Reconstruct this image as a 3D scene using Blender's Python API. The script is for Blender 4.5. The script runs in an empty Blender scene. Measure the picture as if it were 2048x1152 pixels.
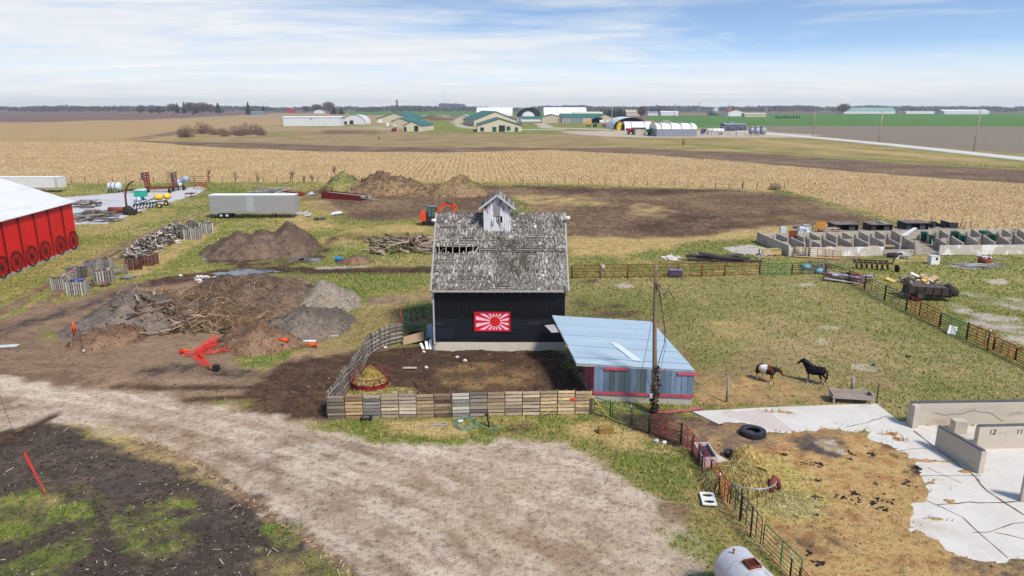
import bpy, math, random
import numpy as np
from mathutils import Vector, Matrix
# ------------------------------------------------------------------ camera, world, sun, exposure
SC = bpy.context.scene
COL = SC.collection
R = math.radians
H, FPX, PITCH = 18.0, 1420.0, math.atan(363 / 1420.0)
CP, SP = math.cos(PITCH), math.sin(PITCH)
cam = bpy.data.cameras.new('camera')
cam.sensor_width = 36.0
cam.lens = 36.0 * FPX / 2048.0
cam.clip_start, cam.clip_end = 0.5, 30000.0
camo = bpy.data.objects.new('camera', cam)
COL.objects.link(camo)
camo.location = (0, 0, H)
camo.rotation_euler = (R(90) - PITCH, 0, 0)
SC.camera = camo
SUN_EL, SUN_AZ = 50.0, 140.0         # azimuth from +Y towards +X: the sun is behind the camera, to its right
sd = Vector((math.sin(R(SUN_AZ)) * math.cos(R(SUN_EL)), math.cos(R(SUN_AZ)) * math.cos(R(SUN_EL)), math.sin(R(SUN_EL))))
sun = bpy.data.lights.new('sun', 'SUN')
sun.energy, sun.angle, sun.color = 2.5, R(10), (1.0, 0.94, 0.84)
suno = bpy.data.objects.new('sun', sun)
COL.objects.link(suno)
suno.rotation_euler = sd.to_track_quat('Z', 'Y').to_euler()
W = bpy.data.worlds.new('World')
SC.world = W
W.use_nodes = True
nt = W.node_tree
N, L = nt.nodes, nt.links
for n in list(N):
 N.remove(n)
def wn(t, **k):
 n = N.new(t)
 for a, b in k.items():
  setattr(n, a, b)
 return n
def wmath(op, a, b=None, c=None, clamp=False):
 n = wn('ShaderNodeMath', operation=op, use_clamp=clamp)
 for i, s in enumerate((a, b, c)):
  if s is None: continue
  if isinstance(s, (int, float)): n.inputs[i].default_value = s
  else: L.new(s, n.inputs[i])
 return n.outputs[0]
tc = wn('ShaderNodeTexCoord')
sep = wn('ShaderNodeSeparateXYZ')
L.new(tc.outputs['Generated'], sep.inputs[0])
zc = wmath('MAXIMUM', sep.outputs[2], 0.0)
# the sky: sampled somewhat steeper than seen so that its blue starts low over the plain
comb = wn('ShaderNodeCombineXYZ')
L.new(sep.outputs[0], comb.inputs[0]); L.new(sep.outputs[1], comb.inputs[1])
L.new(wmath('MULTIPLY_ADD', zc, 3.0, 0.03), comb.inputs[2])
nrm = wn('ShaderNodeVectorMath', operation='NORMALIZE')
L.new(comb.outputs[0], nrm.inputs[0])
sky = wn('ShaderNodeTexSky', sky_type='NISHITA', sun_disc=False)
sky.sun_elevation, sky.sun_rotation = R(SUN_EL), R(SUN_AZ)
sky.air_density, sky.dust_density, sky.ozone_density = 1.2, 0.6, 2.2
L.new(nrm.outputs[0], sky.inputs[0])
bg1 = wn('ShaderNodeBackground')
L.new(sky.outputs[0], bg1.inputs[0])
bg1.inputs[1].default_value = 0.10
# thin streaked cloud, thicker towards the horizon and the left
inv = wmath('DIVIDE', 1.0, wmath('ADD', zc, 0.045))
px = wmath('MULTIPLY', sep.outputs[0], inv)
py = wmath('MULTIPLY', sep.outputs[1], inv)
cv = wn('ShaderNodeCombineXYZ')
L.new(wmath('MULTIPLY_ADD', px, 0.46, wmath('MULTIPLY', py, 0.10)), cv.inputs[0])
L.new(wmath('MULTIPLY', py, 0.85), cv.inputs[1])
cv.inputs[2].default_value = 3.7
def wnoise(scale, detail, rough, dist=0.0):
 n = wn('ShaderNodeTexNoise')
 n.inputs['Scale'].default_value = scale; n.inputs['Detail'].default_value = detail
 n.inputs['Roughness'].default_value = rough; n.inputs['Distortion'].default_value = dist
 L.new(cv.outputs[0], n.inputs['Vector'])
 return n.outputs['Fac']
n1 = wnoise(0.42, 7, 0.62, 0.9)
n2 = wnoise(1.3, 8, 0.66, 0.4)
cl = wmath('ADD', wmath('MULTIPLY', n1, 0.70), wmath('MULTIPLY', n2, 0.30))
cl = wmath('ADD', cl, wmath('MULTIPLY', sep.outputs[0], -0.20))
cl = wmath('ADD', cl, wmath('MULTIPLY', zc, -0.9))
cl = wmath('MULTIPLY', wmath('SUBTRACT', cl, 0.33), 4.6, clamp=True)
haze = wmath('MULTIPLY', wmath('SUBTRACT', 0.075, zc), 20.0, clamp=True)
cl = wmath('MAXIMUM', wmath('MULTIPLY', cl, 0.88), wmath('MULTIPLY', haze, 0.93))
shade = wn('ShaderNodeMix', data_type='RGBA')
L.new(wmath('MULTIPLY', wmath('SUBTRACT', n2, 0.42), 4.0, clamp=True), shade.inputs[0])
shade.inputs[6].default_value = (0.84, 0.87, 0.90, 1)
shade.inputs[7].default_value = (1.0, 0.985, 0.945, 1)
bg2 = wn('ShaderNodeBackground')
L.new(shade.outputs[2], bg2.inputs[0])
CLOUD = 0.53
bg2.inputs[1].default_value = CLOUD
mx = wn('ShaderNodeMixShader')
L.new(cl, mx.inputs[0]); L.new(bg1.outputs[0], mx.inputs[1]); L.new(bg2.outputs[0], mx.inputs[2])
wo = wn('ShaderNodeOutputWorld')
L.new(mx.outputs[0], wo.inputs[0])
SC.view_settings.view_transform = 'Standard'
SC.view_settings.look = 'None'
SC.view_settings.exposure = 0.95
SC.view_settings.gamma = 1.0
SC.render.engine = 'CYCLES'
SC.cycles.max_bounces = 5
SC.cycles.diffuse_bounces = 2
SC.cycles.transparent_max_bounces = 6
SC.cycles.use_denoising = True
# ------------------------------------------------------------------ where a spot of the place lies
def G(u, v, z=0.0):
 """ground point (height z) under a spot of the photograph"""
 a, b = (u - 1024) / FPX, (576 - v) / FPX
 t = (H - z) / (SP - b * CP)
 return Vector((a * t, (CP + b * SP) * t, z))
def XA(u, y, z=0.0):
 return (u - 1024) / FPX * (y * CP - (z - H) * SP)
def ZA(v, y):
 b = (576 - v) / FPX
 return H - y * (SP - b * CP) / (CP + b * SP)
def MPP(y, z=0.0):
 return (y * CP - (z - H) * SP) / FPX
# ------------------------------------------------------------------ noise (numpy)
def _hash(ix, iy, seed):
 n = (ix.astype(np.int64) * 374761393 + iy.astype(np.int64) * 668265263 + seed * 974634541) & 0xFFFFFFFF
 n = ((n ^ (n >> 13)) * 1274126177) & 0xFFFFFFFF
 n = (n ^ (n >> 16)) & 0xFFFF
 return n / 65535.0
def vnoise(x, y, seed=0):
 x = np.asarray(x, float); y = np.asarray(y, float)
 ix, iy = np.floor(x), np.floor(y)
 fx, fy = x - ix, y - iy
 fx = fx * fx * (3 - 2 * fx); fy = fy * fy * (3 - 2 * fy)
 a = _hash(ix, iy, seed); b = _hash(ix + 1, iy, seed)
 c = _hash(ix, iy + 1, seed); d = _hash(ix + 1, iy + 1, seed)
 return (a + (b - a) * fx) * (1 - fy) + (c + (d - c) * fx) * fy
def fbm(x, y, seed=0, oct=4, gain=0.5):
 s, a, t = 0.0, 1.0, 0.0
 for o in range(oct):
  s = s + a * vnoise(x * 2 ** o + 17.3 * o, y * 2 ** o - 9.1 * o, seed + o)
  t += a; a *= gain
 return s / t            # 0..1
def sstep(a, b, x):
 t = np.clip((x - a) / (b - a), 0, 1)
 return t * t * (3 - 2 * t)
def poly_sd(px, py, pts):
 """signed distance, positive inside"""
 d = np.full(px.shape, 1e18); ins = np.zeros(px.shape, bool)
 n = len(pts)
 for i in range(n):
  ax, ay = pts[i]; bx, by = pts[(i + 1) % n]
  ex, ey = bx - ax, by - ay
  wx, wy = px - ax, py - ay
  t = np.clip((wx * ex + wy * ey) / (ex * ex + ey * ey + 1e-12), 0, 1)
  d = np.minimum(d, (wx - ex * t) ** 2 + (wy - ey * t) ** 2)
  if ay != by:
   c = ((ay <= py) & (by > py)) | ((by <= py) & (ay > py))
   ins ^= c & (px < ax + (py - ay) / (by - ay) * ex)
 d = np.sqrt(d)
 return np.where(ins, d, -d)
def line_d(px, py, pts):
 d = np.full(px.shape, 1e18)
 for (ax, ay), (bx, by) in zip(pts[:-1], pts[1:]):
  ex, ey = bx - ax, by - ay
  wx, wy = px - ax, py - ay
  t = np.clip((wx * ex + wy * ey) / (ex * ex + ey * ey + 1e-12), 0, 1)
  d = np.minimum(d, (wx - ex * t) ** 2 + (wy - ey * t) ** 2)
 return np.sqrt(d)
# ------------------------------------------------------------------ materials
ALB = 0.80
def lin(c):
 return [((v / 255) / 12.92 if v / 255 <= 0.04045 else ((v / 255 + 0.055) / 1.055) ** 2.4) for v in c]
def S(c, k=1.0):
 return tuple(min(0.9, v * ALB * k) for v in lin(c)) + (1.0,)
_M = {}
def M(name, c, rough=0.8, metal=0.0, var=0.25, scale=2.0, bump=0.15, c2=None, cov=0.3, s2=1.2, stretch=(1, 1, 1), rnd=0.12, attr=False, spec=0.3, sharp=9.0, alpha=None):
 if name in _M: return _M[name]
 m = bpy.data.materials.new(name); m.use_nodes = True
 nt = m.node_tree; N, L = nt.nodes, nt.links
 b = N['Principled BSDF']
 b.inputs['Roughness'].default_value = rough; b.inputs['Metallic'].default_value = metal
 b.inputs['Specular IOR Level'].default_value = spec
 tc = N.new('ShaderNodeTexCoord'); mp = N.new('ShaderNodeMapping')
 mp.inputs['Scale'].default_value = stretch
 oi = N.new('ShaderNodeObjectInfo')
 L.new(tc.outputs['Object'], mp.inputs['Vector'])
 off = N.new('ShaderNodeVectorMath'); off.operation = 'ADD'
 mu = N.new('ShaderNodeMath'); mu.operation = 'MULTIPLY'; mu.inputs[1].default_value = 37.0
 L.new(oi.outputs['Random'], mu.inputs[0])
 L.new(mp.outputs[0], off.inputs[0]); L.new(mu.outputs[0], off.inputs[1])
 def noise(sc, det, ro=0.6):
  n = N.new('ShaderNodeTexNoise'); n.inputs['Scale'].default_value = sc
  n.inputs['Detail'].default_value = det; n.inputs['Roughness'].default_value = ro
  L.new(off.outputs[0], n.inputs['Vector']); return n.outputs['Fac']
 n1 = noise(scale, 5); n2 = noise(scale * 9, 3)
 if attr:
  at = N.new('ShaderNodeAttribute'); at.attribute_name = 'Col'; base = at.outputs['Color']
 else:
  rg = N.new('ShaderNodeRGB'); rg.outputs[0].default_value = S(c); base = rg.outputs[0]
 if c2 is not None:
  n3 = noise(s2, 6, 0.68)
  mr = N.new('ShaderNodeMath'); mr.operation = 'MULTIPLY_ADD'; mr.use_clamp = True
  mr.inputs[1].default_value = sharp; mr.inputs[2].default_value = -sharp * (0.5 + (0.5 - cov) * 0.42)
  L.new(n3, mr.inputs[0])
  mi = N.new('ShaderNodeMix'); mi.data_type = 'RGBA'
  L.new(mr.outputs[0], mi.inputs[0]); L.new(base, mi.inputs[6]); mi.inputs[7].default_value = S(c2)
  base = mi.outputs[2]
 # brightness wander: 1 + var*(n1-.5)*2 + var*(n2-.5) + rnd*(object random-.5)
 def ma(op, a, bb, c_=None):
  n = N.new('ShaderNodeMath'); n.operation = op
  for i, s in enumerate((a, bb, c_)):
   if s is None: continue
   if isinstance(s, (int, float)): n.inputs[i].default_value = s
   else: L.new(s, n.inputs[i])
  return n.outputs[0]
 k = ma('MULTIPLY_ADD', n1, var * 2.6, 1 - var * 1.3)
 k = ma('MULTIPLY_ADD', n2, var * 1.6, ma('SUBTRACT', k, var * 0.8))
 if rnd: k = ma('MULTIPLY_ADD', oi.outputs['Random'], rnd * 2, ma('SUBTRACT', k, rnd))
 mm = N.new('ShaderNodeMix'); mm.data_type = 'RGBA'; mm.blend_type = 'MULTIPLY'; mm.inputs[0].default_value = 1
 L.new(base, mm.inputs[6]); L.new(k, mm.inputs[7])
 L.new(mm.outputs[2], b.inputs['Base Color'])
 if bump:
  bp = N.new('ShaderNodeBump'); bp.inputs['Strength'].default_value = min(1, bump * 2); bp.inputs['Distance'].default_value = 0.05
  L.new(ma('MULTIPLY_ADD', n1, 0.6, ma('MULTIPLY', n2, 0.4)), bp.inputs['Height']); L.new(bp.outputs[0], b.inputs['Normal'])
 if alpha: b.inputs['Alpha'].default_value = alpha
 _M[name] = m
 return m
# ------------------------------------------------------------------ mesh builder
class MB:
 def __init__(s):
  s.v, s.f, s.sm, s.c = [], [], [], []
 def add(s, vs, fs, smooth=False, col=None):
  o = len(s.v); s.v.extend([tuple(p) for p in vs])
  for f in fs:
   s.f.append([i + o for i in f]); s.sm.append(smooth); s.c.append(col)
  return s
 def box(s, c, d, rz=0.0, rot=None, col=None):
  hx, hy, hz = d[0] / 2, d[1] / 2, d[2] / 2
  m = rot if rot is not None else Matrix.Rotation(rz, 3, 'Z')
  c = Vector(c)
  vs = [c + m @ Vector((x * hx, y * hy, z * hz)) for z in (-1, 1) for y in (-1, 1) for x in (-1, 1)]
  return s.add(vs, [(0, 2, 3, 1), (4, 5, 7, 6), (0, 1, 5, 4), (2, 6, 7, 3), (0, 4, 6, 2), (1, 3, 7, 5)], col=col)
 def bb(s, x0, x1, y0, y1, z0, z1, col=None):
  return s.box(((x0 + x1) / 2, (y0 + y1) / 2, (z0 + z1) / 2), (abs(x1 - x0), abs(y1 - y0), abs(z1 - z0)), col=col)
 def bar(s, p, q, w, h=None, up=(0, 0, 1), col=None):
  p, q = Vector(p), Vector(q); h = h or w
  d = q - p; L_ = d.length
  if L_ < 1e-6: return s
  d = d / L_; up = Vector(up)
  if abs(d.dot(up)) > 0.98: up = Vector((0, 1, 0)) if abs(d.y) < 0.9 else Vector((1, 0, 0))
  x = d.cross(up).normalized(); z = x.cross(d)
  m = Matrix((x, d, z)).transposed()
  return s.box((p + q) / 2, (w, L_, h), rot=m, col=col)
 def loft(s, rings, cap=True, smooth=True, close=True, col=None):
  n = len(rings[0]); vs = [p for r in rings for p in r]; fs = []
  for i in range(len(rings) - 1):
   for j in range(n if close else n - 1):
    a, b = i * n + j, i * n + (j + 1) % n
    fs.append((a, b, b + n, a + n))
  s.add(vs, fs, smooth, col)
  if cap and close:
   o = len(s.v) - len(vs)
   s.f.append([o + j for j in range(n)][::-1]); s.sm.append(False); s.c.append(col)
   s.f.append([o + (len(rings) - 1) * n + j for j in range(n)]); s.sm.append(False); s.c.append(col)
  return s
 def path(s, pts, r, n=6, cap=True, col=None):
  pts = [Vector(p) for p in pts]; k = len(pts); rings = []
  rr = r if isinstance(r, (list, tuple)) else [r] * k
  px_ = None
  for i, p in enumerate(pts):
   d = (pts[min(i + 1, k - 1)] - pts[max(i - 1, 0)])
   d = d.normalized() if d.length > 1e-9 else Vector((0, 0, 1))
   if px_ is None:
    a = Vector((0, 0, 1)) if abs(d.z) < 0.9 else Vector((1, 0, 0))
    px_ = d.cross(a).normalized()
   else:
    px_ = (px_ - d * px_.dot(d)).normalized()
   y = d.cross(px_)
   rings.append([p + (px_ * math.cos(2 * math.pi * j / n) + y * math.sin(2 * math.pi * j / n)) * rr[i] for j in range(n)])
  return s.loft(rings, cap, True, True, col)
 def tube(s, p, q, r, n=8, r2=None, col=None):
  return s.path([p, q], [r, r if r2 is None else r2], n, col=col)
 def ring(s, c, R_, r, n=24, k=6, axis='Z', arc=(0, 360), col=None, sy=1.0):
  c = Vector(c); full = abs(arc[1] - arc[0]) >= 359.9
  rings = []
  m = n if full else n + 1
  for i in range(m):
   a = R(arc[0] + (arc[1] - arc[0]) * i / n)
   ca, sa = math.cos(a), math.sin(a)
   row = []
   for j in range(k):
    b = 2 * math.pi * j / k
    x, y, z = (R_ + r * math.cos(b)) * ca, (R_ + r * math.cos(b)) * sa * sy, r * math.sin(b)
    row.append(c + Vector({'Z': (x, y, z), 'X': (z, x, y), 'Y': (x, z, y)}[axis]))
   rings.append(row)
  if full: rings.append(rings[0])
  return s.loft(rings, not full, True, True, col)
 def lathe(s, prof, c=(0, 0, 0), n=20, axis='Z', col=None, cap=True):
  c = Vector(c); rings = []
  for r, h in prof:
   row = []
   for j in range(n):
    a = 2 * math.pi * j / n
    x, y = r * math.cos(a), r * math.sin(a)
    row.append(c + Vector({'Z': (x, y, h), 'X': (h, x, y), 'Y': (x, h, y)}[axis]))
   rings.append(row)
  return s.loft(rings, cap, True, True, col)
 def prism(s, outline, vec, col=None):
  """extrude a polygon by vec"""
  vec = Vector(vec); o = [Vector(p) for p in outline]; n = len(o)
  vs = o + [p + vec for p in o]
  fs = [tuple(range(n))[::-1], tuple(range(n, 2 * n))] + [(i, (i + 1) % n, n + (i + 1) % n, n + i) for i in range(n)]
  return s.add(vs, fs, col=col)
 def quad(s, *p, col=None):
  return s.add(p, [tuple(range(len(p)))], col=col)
 def blob(s, c, r, seed=0, n=8, amp=0.25, col=None):
  rng = random.Random(seed); rings = []
  c = Vector(c)
  for i in range(1, n // 2 + 2):
   t = math.pi * (i - 0.5) / (n // 2 + 1)
   rings.append([c + Vector((math.sin(t) * math.cos(2 * math.pi * j / n) * r[0], math.sin(t) * math.sin(2 * math.pi * j / n) * r[1], math.cos(t) * r[2])) * (1 + amp * (rng.random() - .5) * 2) for j in range(n)])
  return s.loft(rings, True, amp < 0.12, True, col)
 def build(s, name, mat, parent=None, world=True):
  me = bpy.data.meshes.new(name)
  v = s.v
  if parent is not None and world:
   o = parent.location; par = parent.parent
   off = Vector(o)
   while par is not None: off += par.location; par = par.parent
   v = [(p[0] - off.x, p[1] - off.y, p[2] - off.z) for p in v]
   loc = (0, 0, 0)
  elif parent is None and world:
   xs = [p[0] for p in v]; ys = [p[1] for p in v]; zs = [p[2] for p in v]
   loc = ((min(xs) + max(xs)) / 2, (min(ys) + max(ys)) / 2, min(zs))
   v = [(p[0] - loc[0], p[1] - loc[1], p[2] - loc[2]) for p in v]
  else: loc = (0, 0, 0)
  me.from_pydata(v, [], s.f)
  me.polygons.foreach_set('use_smooth', s.sm)
  if any(c is not None for c in s.c):
   ca = me.color_attributes.new('Col', 'FLOAT_COLOR', 'CORNER')
   arr = []
   for f, c in zip(s.f, s.c):
    c = c or (0.3, 0.3, 0.3, 1)
    arr.extend(tuple(c) * len(f))
   ca.data.foreach_set('color', arr)
  me.materials.append(mat)
  me.update()
  ob = bpy.data.objects.new(name, me)
  COL.objects.link(ob)
  ob.location = loc
  if parent is not None: ob.parent = parent
  return ob
def tag(o, label, cat, group=None, kind=None):
 if label: o['label'] = label
 if cat: o['category'] = cat
 if group: o['group'] = group
 if kind: o['kind'] = kind
 return o
def thing(name, label, cat, loc=(0, 0, 0), rz=0.0, group=None):
 o = bpy.data.objects.new(name, None)
 COL.objects.link(o); o.location = loc; o.rotation_euler = (0, 0, rz)
 o.empty_display_size = 0.3
 return tag(o, label, cat, group)
def copy_tree(o, parent=None):
 c = o.copy(); COL.objects.link(c)
 if parent is not None: c.parent = parent
 for ch in [x for x in COL.objects if x.parent == o]: copy_tree(ch, c)
 return c
ORD = ['first', 'second', 'third', 'fourth', 'fifth', 'sixth', 'seventh', 'eighth', 'ninth', 'tenth', 'eleventh', 'twelfth', 'thirteenth', 'fourteenth', 'fifteenth', 'sixteenth', 'seventeenth', 'eighteenth', 'nineteenth', 'twentieth']
rng = random.Random(7)
# ------------------------------------------------------------------ the ground: one sheet out to the horizon
PAL = {  # three tones of each kind of ground
'dry':     ((150, 134, 88), (174, 152, 106), (108, 100, 60)),
'grass':   ((130, 132, 70), (178, 156, 108), (88, 92, 48)),
'lush':    ((116, 128, 62), (152, 144, 90), (82, 94, 46)),
'pasture': ((134, 134, 78), (168, 148, 110), (104, 94, 62)),
'worn':    ((146, 124, 90), (164, 142, 104), (98, 84, 60)),
'straw':   ((194, 168, 118), (166, 140, 92), (132, 116, 66)),
'mud':     ((78, 60, 48), (106, 82, 62), (44, 35, 29)),
'soil':    ((80, 69, 61), (108, 92, 78), (42, 35, 31)),
'dirt':    ((130, 106, 84), (160, 134, 108), (84, 66, 52)),
'gravel':  ((216, 199, 178), (190, 169, 147), (142, 121, 101)),
'gravel2': ((194, 174, 150), (172, 151, 127), (132, 112, 93)),
'corn':    ((206, 178, 132), (188, 158, 112), (134, 108, 76)),
'corn2':   ((190, 160, 116), (162, 134, 92), (128, 104, 72)),
'plough':  ((112, 92, 76), (142, 120, 94), (76, 60, 50)),
'burn':    ((108, 86, 68), (150, 124, 92), (72, 54, 44)),
'far':     ((118, 98, 88), (134, 112, 96), (98, 82, 74)),
'farpale': ((172, 148, 112), (158, 134, 100), (142, 120, 92)),
'wheat':   ((84, 122, 54), (96, 132, 62), (72, 108, 48)),
'grey':    ((142, 126, 112), (130, 116, 100), (112, 110, 84)),
'bed':     ((196, 162, 110), (168, 122, 78), (98, 74, 50)),
'hay':     ((196, 178, 112), (170, 152, 92), (140, 122, 70)),
'wet':     ((88, 76, 70), (104, 92, 84), (58, 50, 48)),
'pale':    ((196, 184, 168), (176, 160, 140), (150, 130, 108)),
}
# name, corners as seen in the photograph, softness (m), edge wander (m), amount, height step (m)
Z = []
def zone(pal, pts, soft=0.5, wander=1.0, k=1.0, dz=0.0, wl=3.0, st=None):
 Z.append(('p', pal, pts, soft, wander, k, dz, wl, st))
def band(pal, pts, width, soft=0.4, wander=0.4, k=1.0, dz=0.0, wl=2.0, st=None):
 Z.append(('l', pal, pts, soft, wander, k, dz, wl, st, width))
# far country
zone('far', [(-900, 214.2), (3000, 214.2), (3000, 236), (-900, 246)], 20, 40, 1, 0, 200)
zone('farpale', [(280, 240), (560, 226), (900, 226), (900, 236), (560, 252), (-900, 262), (-900, 246)], 8, 14, .9, 0, 60)
zone('wheat', [(690, 222), (980, 220), (1180, 222), (1180, 229), (700, 230)], 15, 30, .9, 0, 90)
zone('far', [(-900, 218), (200, 219), (480, 221), (380, 231), (100, 244), (-900, 252)], 12, 10, 1, 0, 60)
zone('farpale', [(1020, 231), (1180, 231), (1180, 238), (1020, 238)], 8, 14, .6, 0, 60)
# fields
zone('corn2', [(-900, 252), (0, 247), (400, 238), (560, 238), (560, 290), (-900, 290)], 4, 6, 1, 0, 20)
zone('corn', [(-900, 384), (0, 366), (600, 363), (1000, 363), (1200, 368), (1480, 376), (1560, 382), (1640, 402), (1750, 432), (1850, 458), (2048, 482), (3000, 545), (3000, 420), (2048, 340), (1536, 300), (1000, 290), (500, 284), (-900, 284)], 1.2, 2, 1, 0, 6)
zone('dry', [(470, 252), (560, 250), (1100, 250), (1540, 268), (2048, 322), (3000, 425), (3000, 455), (2048, 342), (1536, 312), (1180, 294), (700, 296), (420, 290), (330, 280)], 3, 4, 1, 0, 20)
zone('farpale', [(470, 254), (1180, 254), (1300, 282), (700, 292), (400, 282)], 3, 6, .95, 0, 18)
zone('worn', [(500, 262), (1180, 262), (1240, 292), (700, 294), (440, 288)], 3, 6, .75, 0, 15)
zone('plough', [(255, 281), (520, 286), (760, 294), (1000, 295), (1250, 295), (1536, 308), (1800, 326), (2048, 341), (3000, 400), (3000, 452), (2048, 368), (1800, 350), (1536, 329), (1300, 309), (1100, 300), (900, 305), (640, 303), (420, 294)], 1.5, 2.5, 1, 0, 8)
zone('plough', [(245, 279), (365, 260), (400, 258), (380, 266), (300, 278)], 2, 3, .8, 0, 10)
band('lush', [(-900, 284), (0, 278), (120, 280), (400, 279), (520, 276), (560, 268)], 3.0, 3, 2, .55, 0, 10)
zone('wheat', [(1290, 233), (1500, 228), (3000, 226), (3000, 256), (2048, 253), (1536, 252), (1420, 256), (1320, 250)], 6, 8, 1, 0, 50)
zone('wheat', [(1640, 219), (1950, 218), (2048, 221), (2048, 224), (1640, 224)], 15, 20, .7, 0, 90)
zone('grey', [(1500, 252), (2048, 253), (3000, 258), (3000, 380), (2048, 308), (1790, 287), (1560, 266)], 4, 6, 1, 0, 30)
band('lush', [(1640, 277), (1800, 291), (2048, 312), (2400, 345)], 5, 3, 3, .6, 0, 12)
band('lush', [(1545, 274), (1700, 286), (1900, 306), (2048, 323), (2400, 362)], 3, 2, 2, .7, 0, 12)
band('straw', [(1480, 277), (1700, 300), (1900, 317)], 7, 4, 5, .75, 0, 14)
band('lush', [(1180, 291), (1400, 289), (1536, 304), (1800, 322), (2048, 336), (2500, 372)], 3.5, 2, 2, .9, 0, 12)
band('lush', [(1250, 276), (1420, 281), (1540, 278)], 6, 4, 4, .8, 0, 12)
# the far farmyard
zone('lush', [(838, 241), (960, 239), (1290, 249), (1310, 259), (1130, 268), (1000, 268), (840, 267), (800, 262)], 4, 3, .95, 0, 12)
zone('pale', [(1120, 262), (1300, 261), (1500, 262), (1640, 270), (1600, 275), (1300, 275), (1200, 272), (1130, 266)], 4, 4, .95, 0, 14)
zone('pale', [(900, 243), (912, 243), (935, 253), (1000, 258), (1130, 258), (1130, 260), (960, 259.6), (915, 254)], 3, 1, .9, 0, 12)
zone('pale', [(1070, 246), (1090, 246), (1110, 255), (1240, 258), (1240, 261), (1080, 256)], 3, 1, .9, 0, 12)
zone('pale', [(680, 251), (860, 250), (850, 253), (800, 256), (770, 258), (700, 255)], 4, 2, .8, 0, 12)
zone('lush', [(545, 262), (590, 262), (600, 270), (545, 271)], 4, 4, .7, 0, 10)
zone('lush', [(680, 249), (800, 252), (790, 255), (600, 254)], 4, 2, .7, 0, 10)
zone('mud', [(648, 259), (750, 260), (760, 268), (640, 268)], 5, 5, .55, 0, 10)
# near side of the field fence
zone('grass', [(-900, 384), (0, 368), (600, 364), (1000, 364), (1200, 369), (1560, 383), (1750, 433), (1850, 460), (2048, 484), (3000, 560), (3000, 900), (-900, 900)], 1.0, 1.2, 1, 0, 5)
band('straw', [(-300, 373), (0, 366), (600, 362), (1000, 363), (1200, 368), (1560, 382)], 3.0, 2, 1.5, .7, 0, 5)
band('lush', [(1560, 384), (1640, 403), (1750, 434), (1850, 459)], 2.0, 1.0, 1, .8, 0, 5)
zone('lush', [(160, 372), (420, 366), (500, 372), (470, 384), (300, 392), (180, 388)], 2, 4, .7, 0, 8)
zone('lush', [(320, 430), (440, 400), (520, 440), (430, 452)], 2, 3, .55, 0, 6)
zone('burn', [(610, 378), (700, 366), (860, 368), (960, 372), (1000, 372), (1480, 380), (1560, 386), (1640, 406), (1770, 442), (1760, 452), (1600, 456), (1500, 462), (1420, 474), (1280, 484), (1130, 482), (1040, 440), (900, 436), (760, 440), (690, 438), (640, 420)], 2, 3, 1, .02, 7)
zone('straw', [(1020, 388), (1160, 392), (1240, 410), (1120, 412), (1020, 404)], 2, 4, .65, 0, 5)
zone('straw', [(1260, 410), (1340, 412), (1330, 434), (1250, 428)], 2, 4, .6, 0, 5)
zone('straw', [(1440, 430), (1560, 436), (1480, 450)], 2, 4, .4, 0, 5)
zone('mud', [(1040, 372), (1480, 382), (1300, 392), (1080, 384)], 2, 4, .6, 0, 6)
zone('mud', [(1270, 440), (1560, 420), (1700, 436), (1500, 456), (1300, 468)], 2, 4, .5, 0, 6)
zone('lush', [(1005, 396), (1050, 402), (1060, 430), (1005, 436)], 1.5, 2, .6, 0, 5)
zone('lush', [(1160, 404), (1195, 406), (1190, 414), (1160, 412)], 1.5, 1.5, .7, 0, 4)
zone('straw', [(1130, 472), (1280, 478), (1420, 470), (1540, 455), (1640, 452), (1560, 470), (1440, 486), (1250, 506), (1135, 512)], 1.5, 2, .95, 0, 5)
zone('straw', [(560, 440), (700, 452), (860, 446), (860, 470), (700, 462), (600, 460)], 1.5, 2, .8, 0, 5)
zone('straw', [(540, 410), (640, 402), (680, 425), (600, 442), (540, 436)], 1.5, 2, .7, 0, 5)
zone('lush', [(580, 462), (720, 452), (860, 466), (840, 500), (740, 528), (640, 530), (600, 490)], 1.2, 3, .75, 0, 4)
zone('straw', [(700, 455), (800, 452), (850, 462), (800, 476), (720, 478), (640, 500), (650, 480)], 1.0, 2, .55, 0, 3)
zone('mud', [(690, 470), (860, 462), (864, 474), (760, 482), (700, 480)], 1, 1.5, .5, 0, 4)
zone('mud', [(400, 520), (420, 500), (520, 516), (610, 500), (680, 470), (640, 520), (540, 536), (430, 532)], .8, 1.5, .85, 0, 3)
zone('lush', [(430, 455), (520, 446), (480, 480), (420, 510), (330, 540), (250, 560), (330, 500)], .8, 1.5, .8, 0, 3)
zone('straw', [(330, 490), (420, 450), (440, 462), (330, 530), (270, 560), (255, 548)], .7, 1.2, .8, 0, 3)
# left: tracks through the grass
for o in ([(395, 428), (330, 452), (240, 492), (150, 538), (60, 590), (-60, 660)], [(405, 440), (330, 470), (230, 520), (130, 575), (40, 640), (-60, 720)]):
 band('dirt', o, .55, .35, .5, .95, -.03, 2)
band('soil', [(345, 462), (290, 478), (220, 512)], .5, .4, .4, .8, -.03, 2)
band('dirt', [(400, 430), (470, 420), (600, 400)], .8, .6, .5, .7, 0, 3)
zone('straw', [(170, 440), (300, 415), (380, 420), (300, 445), (180, 470)], 1, 2, .45, 0, 4)
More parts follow.
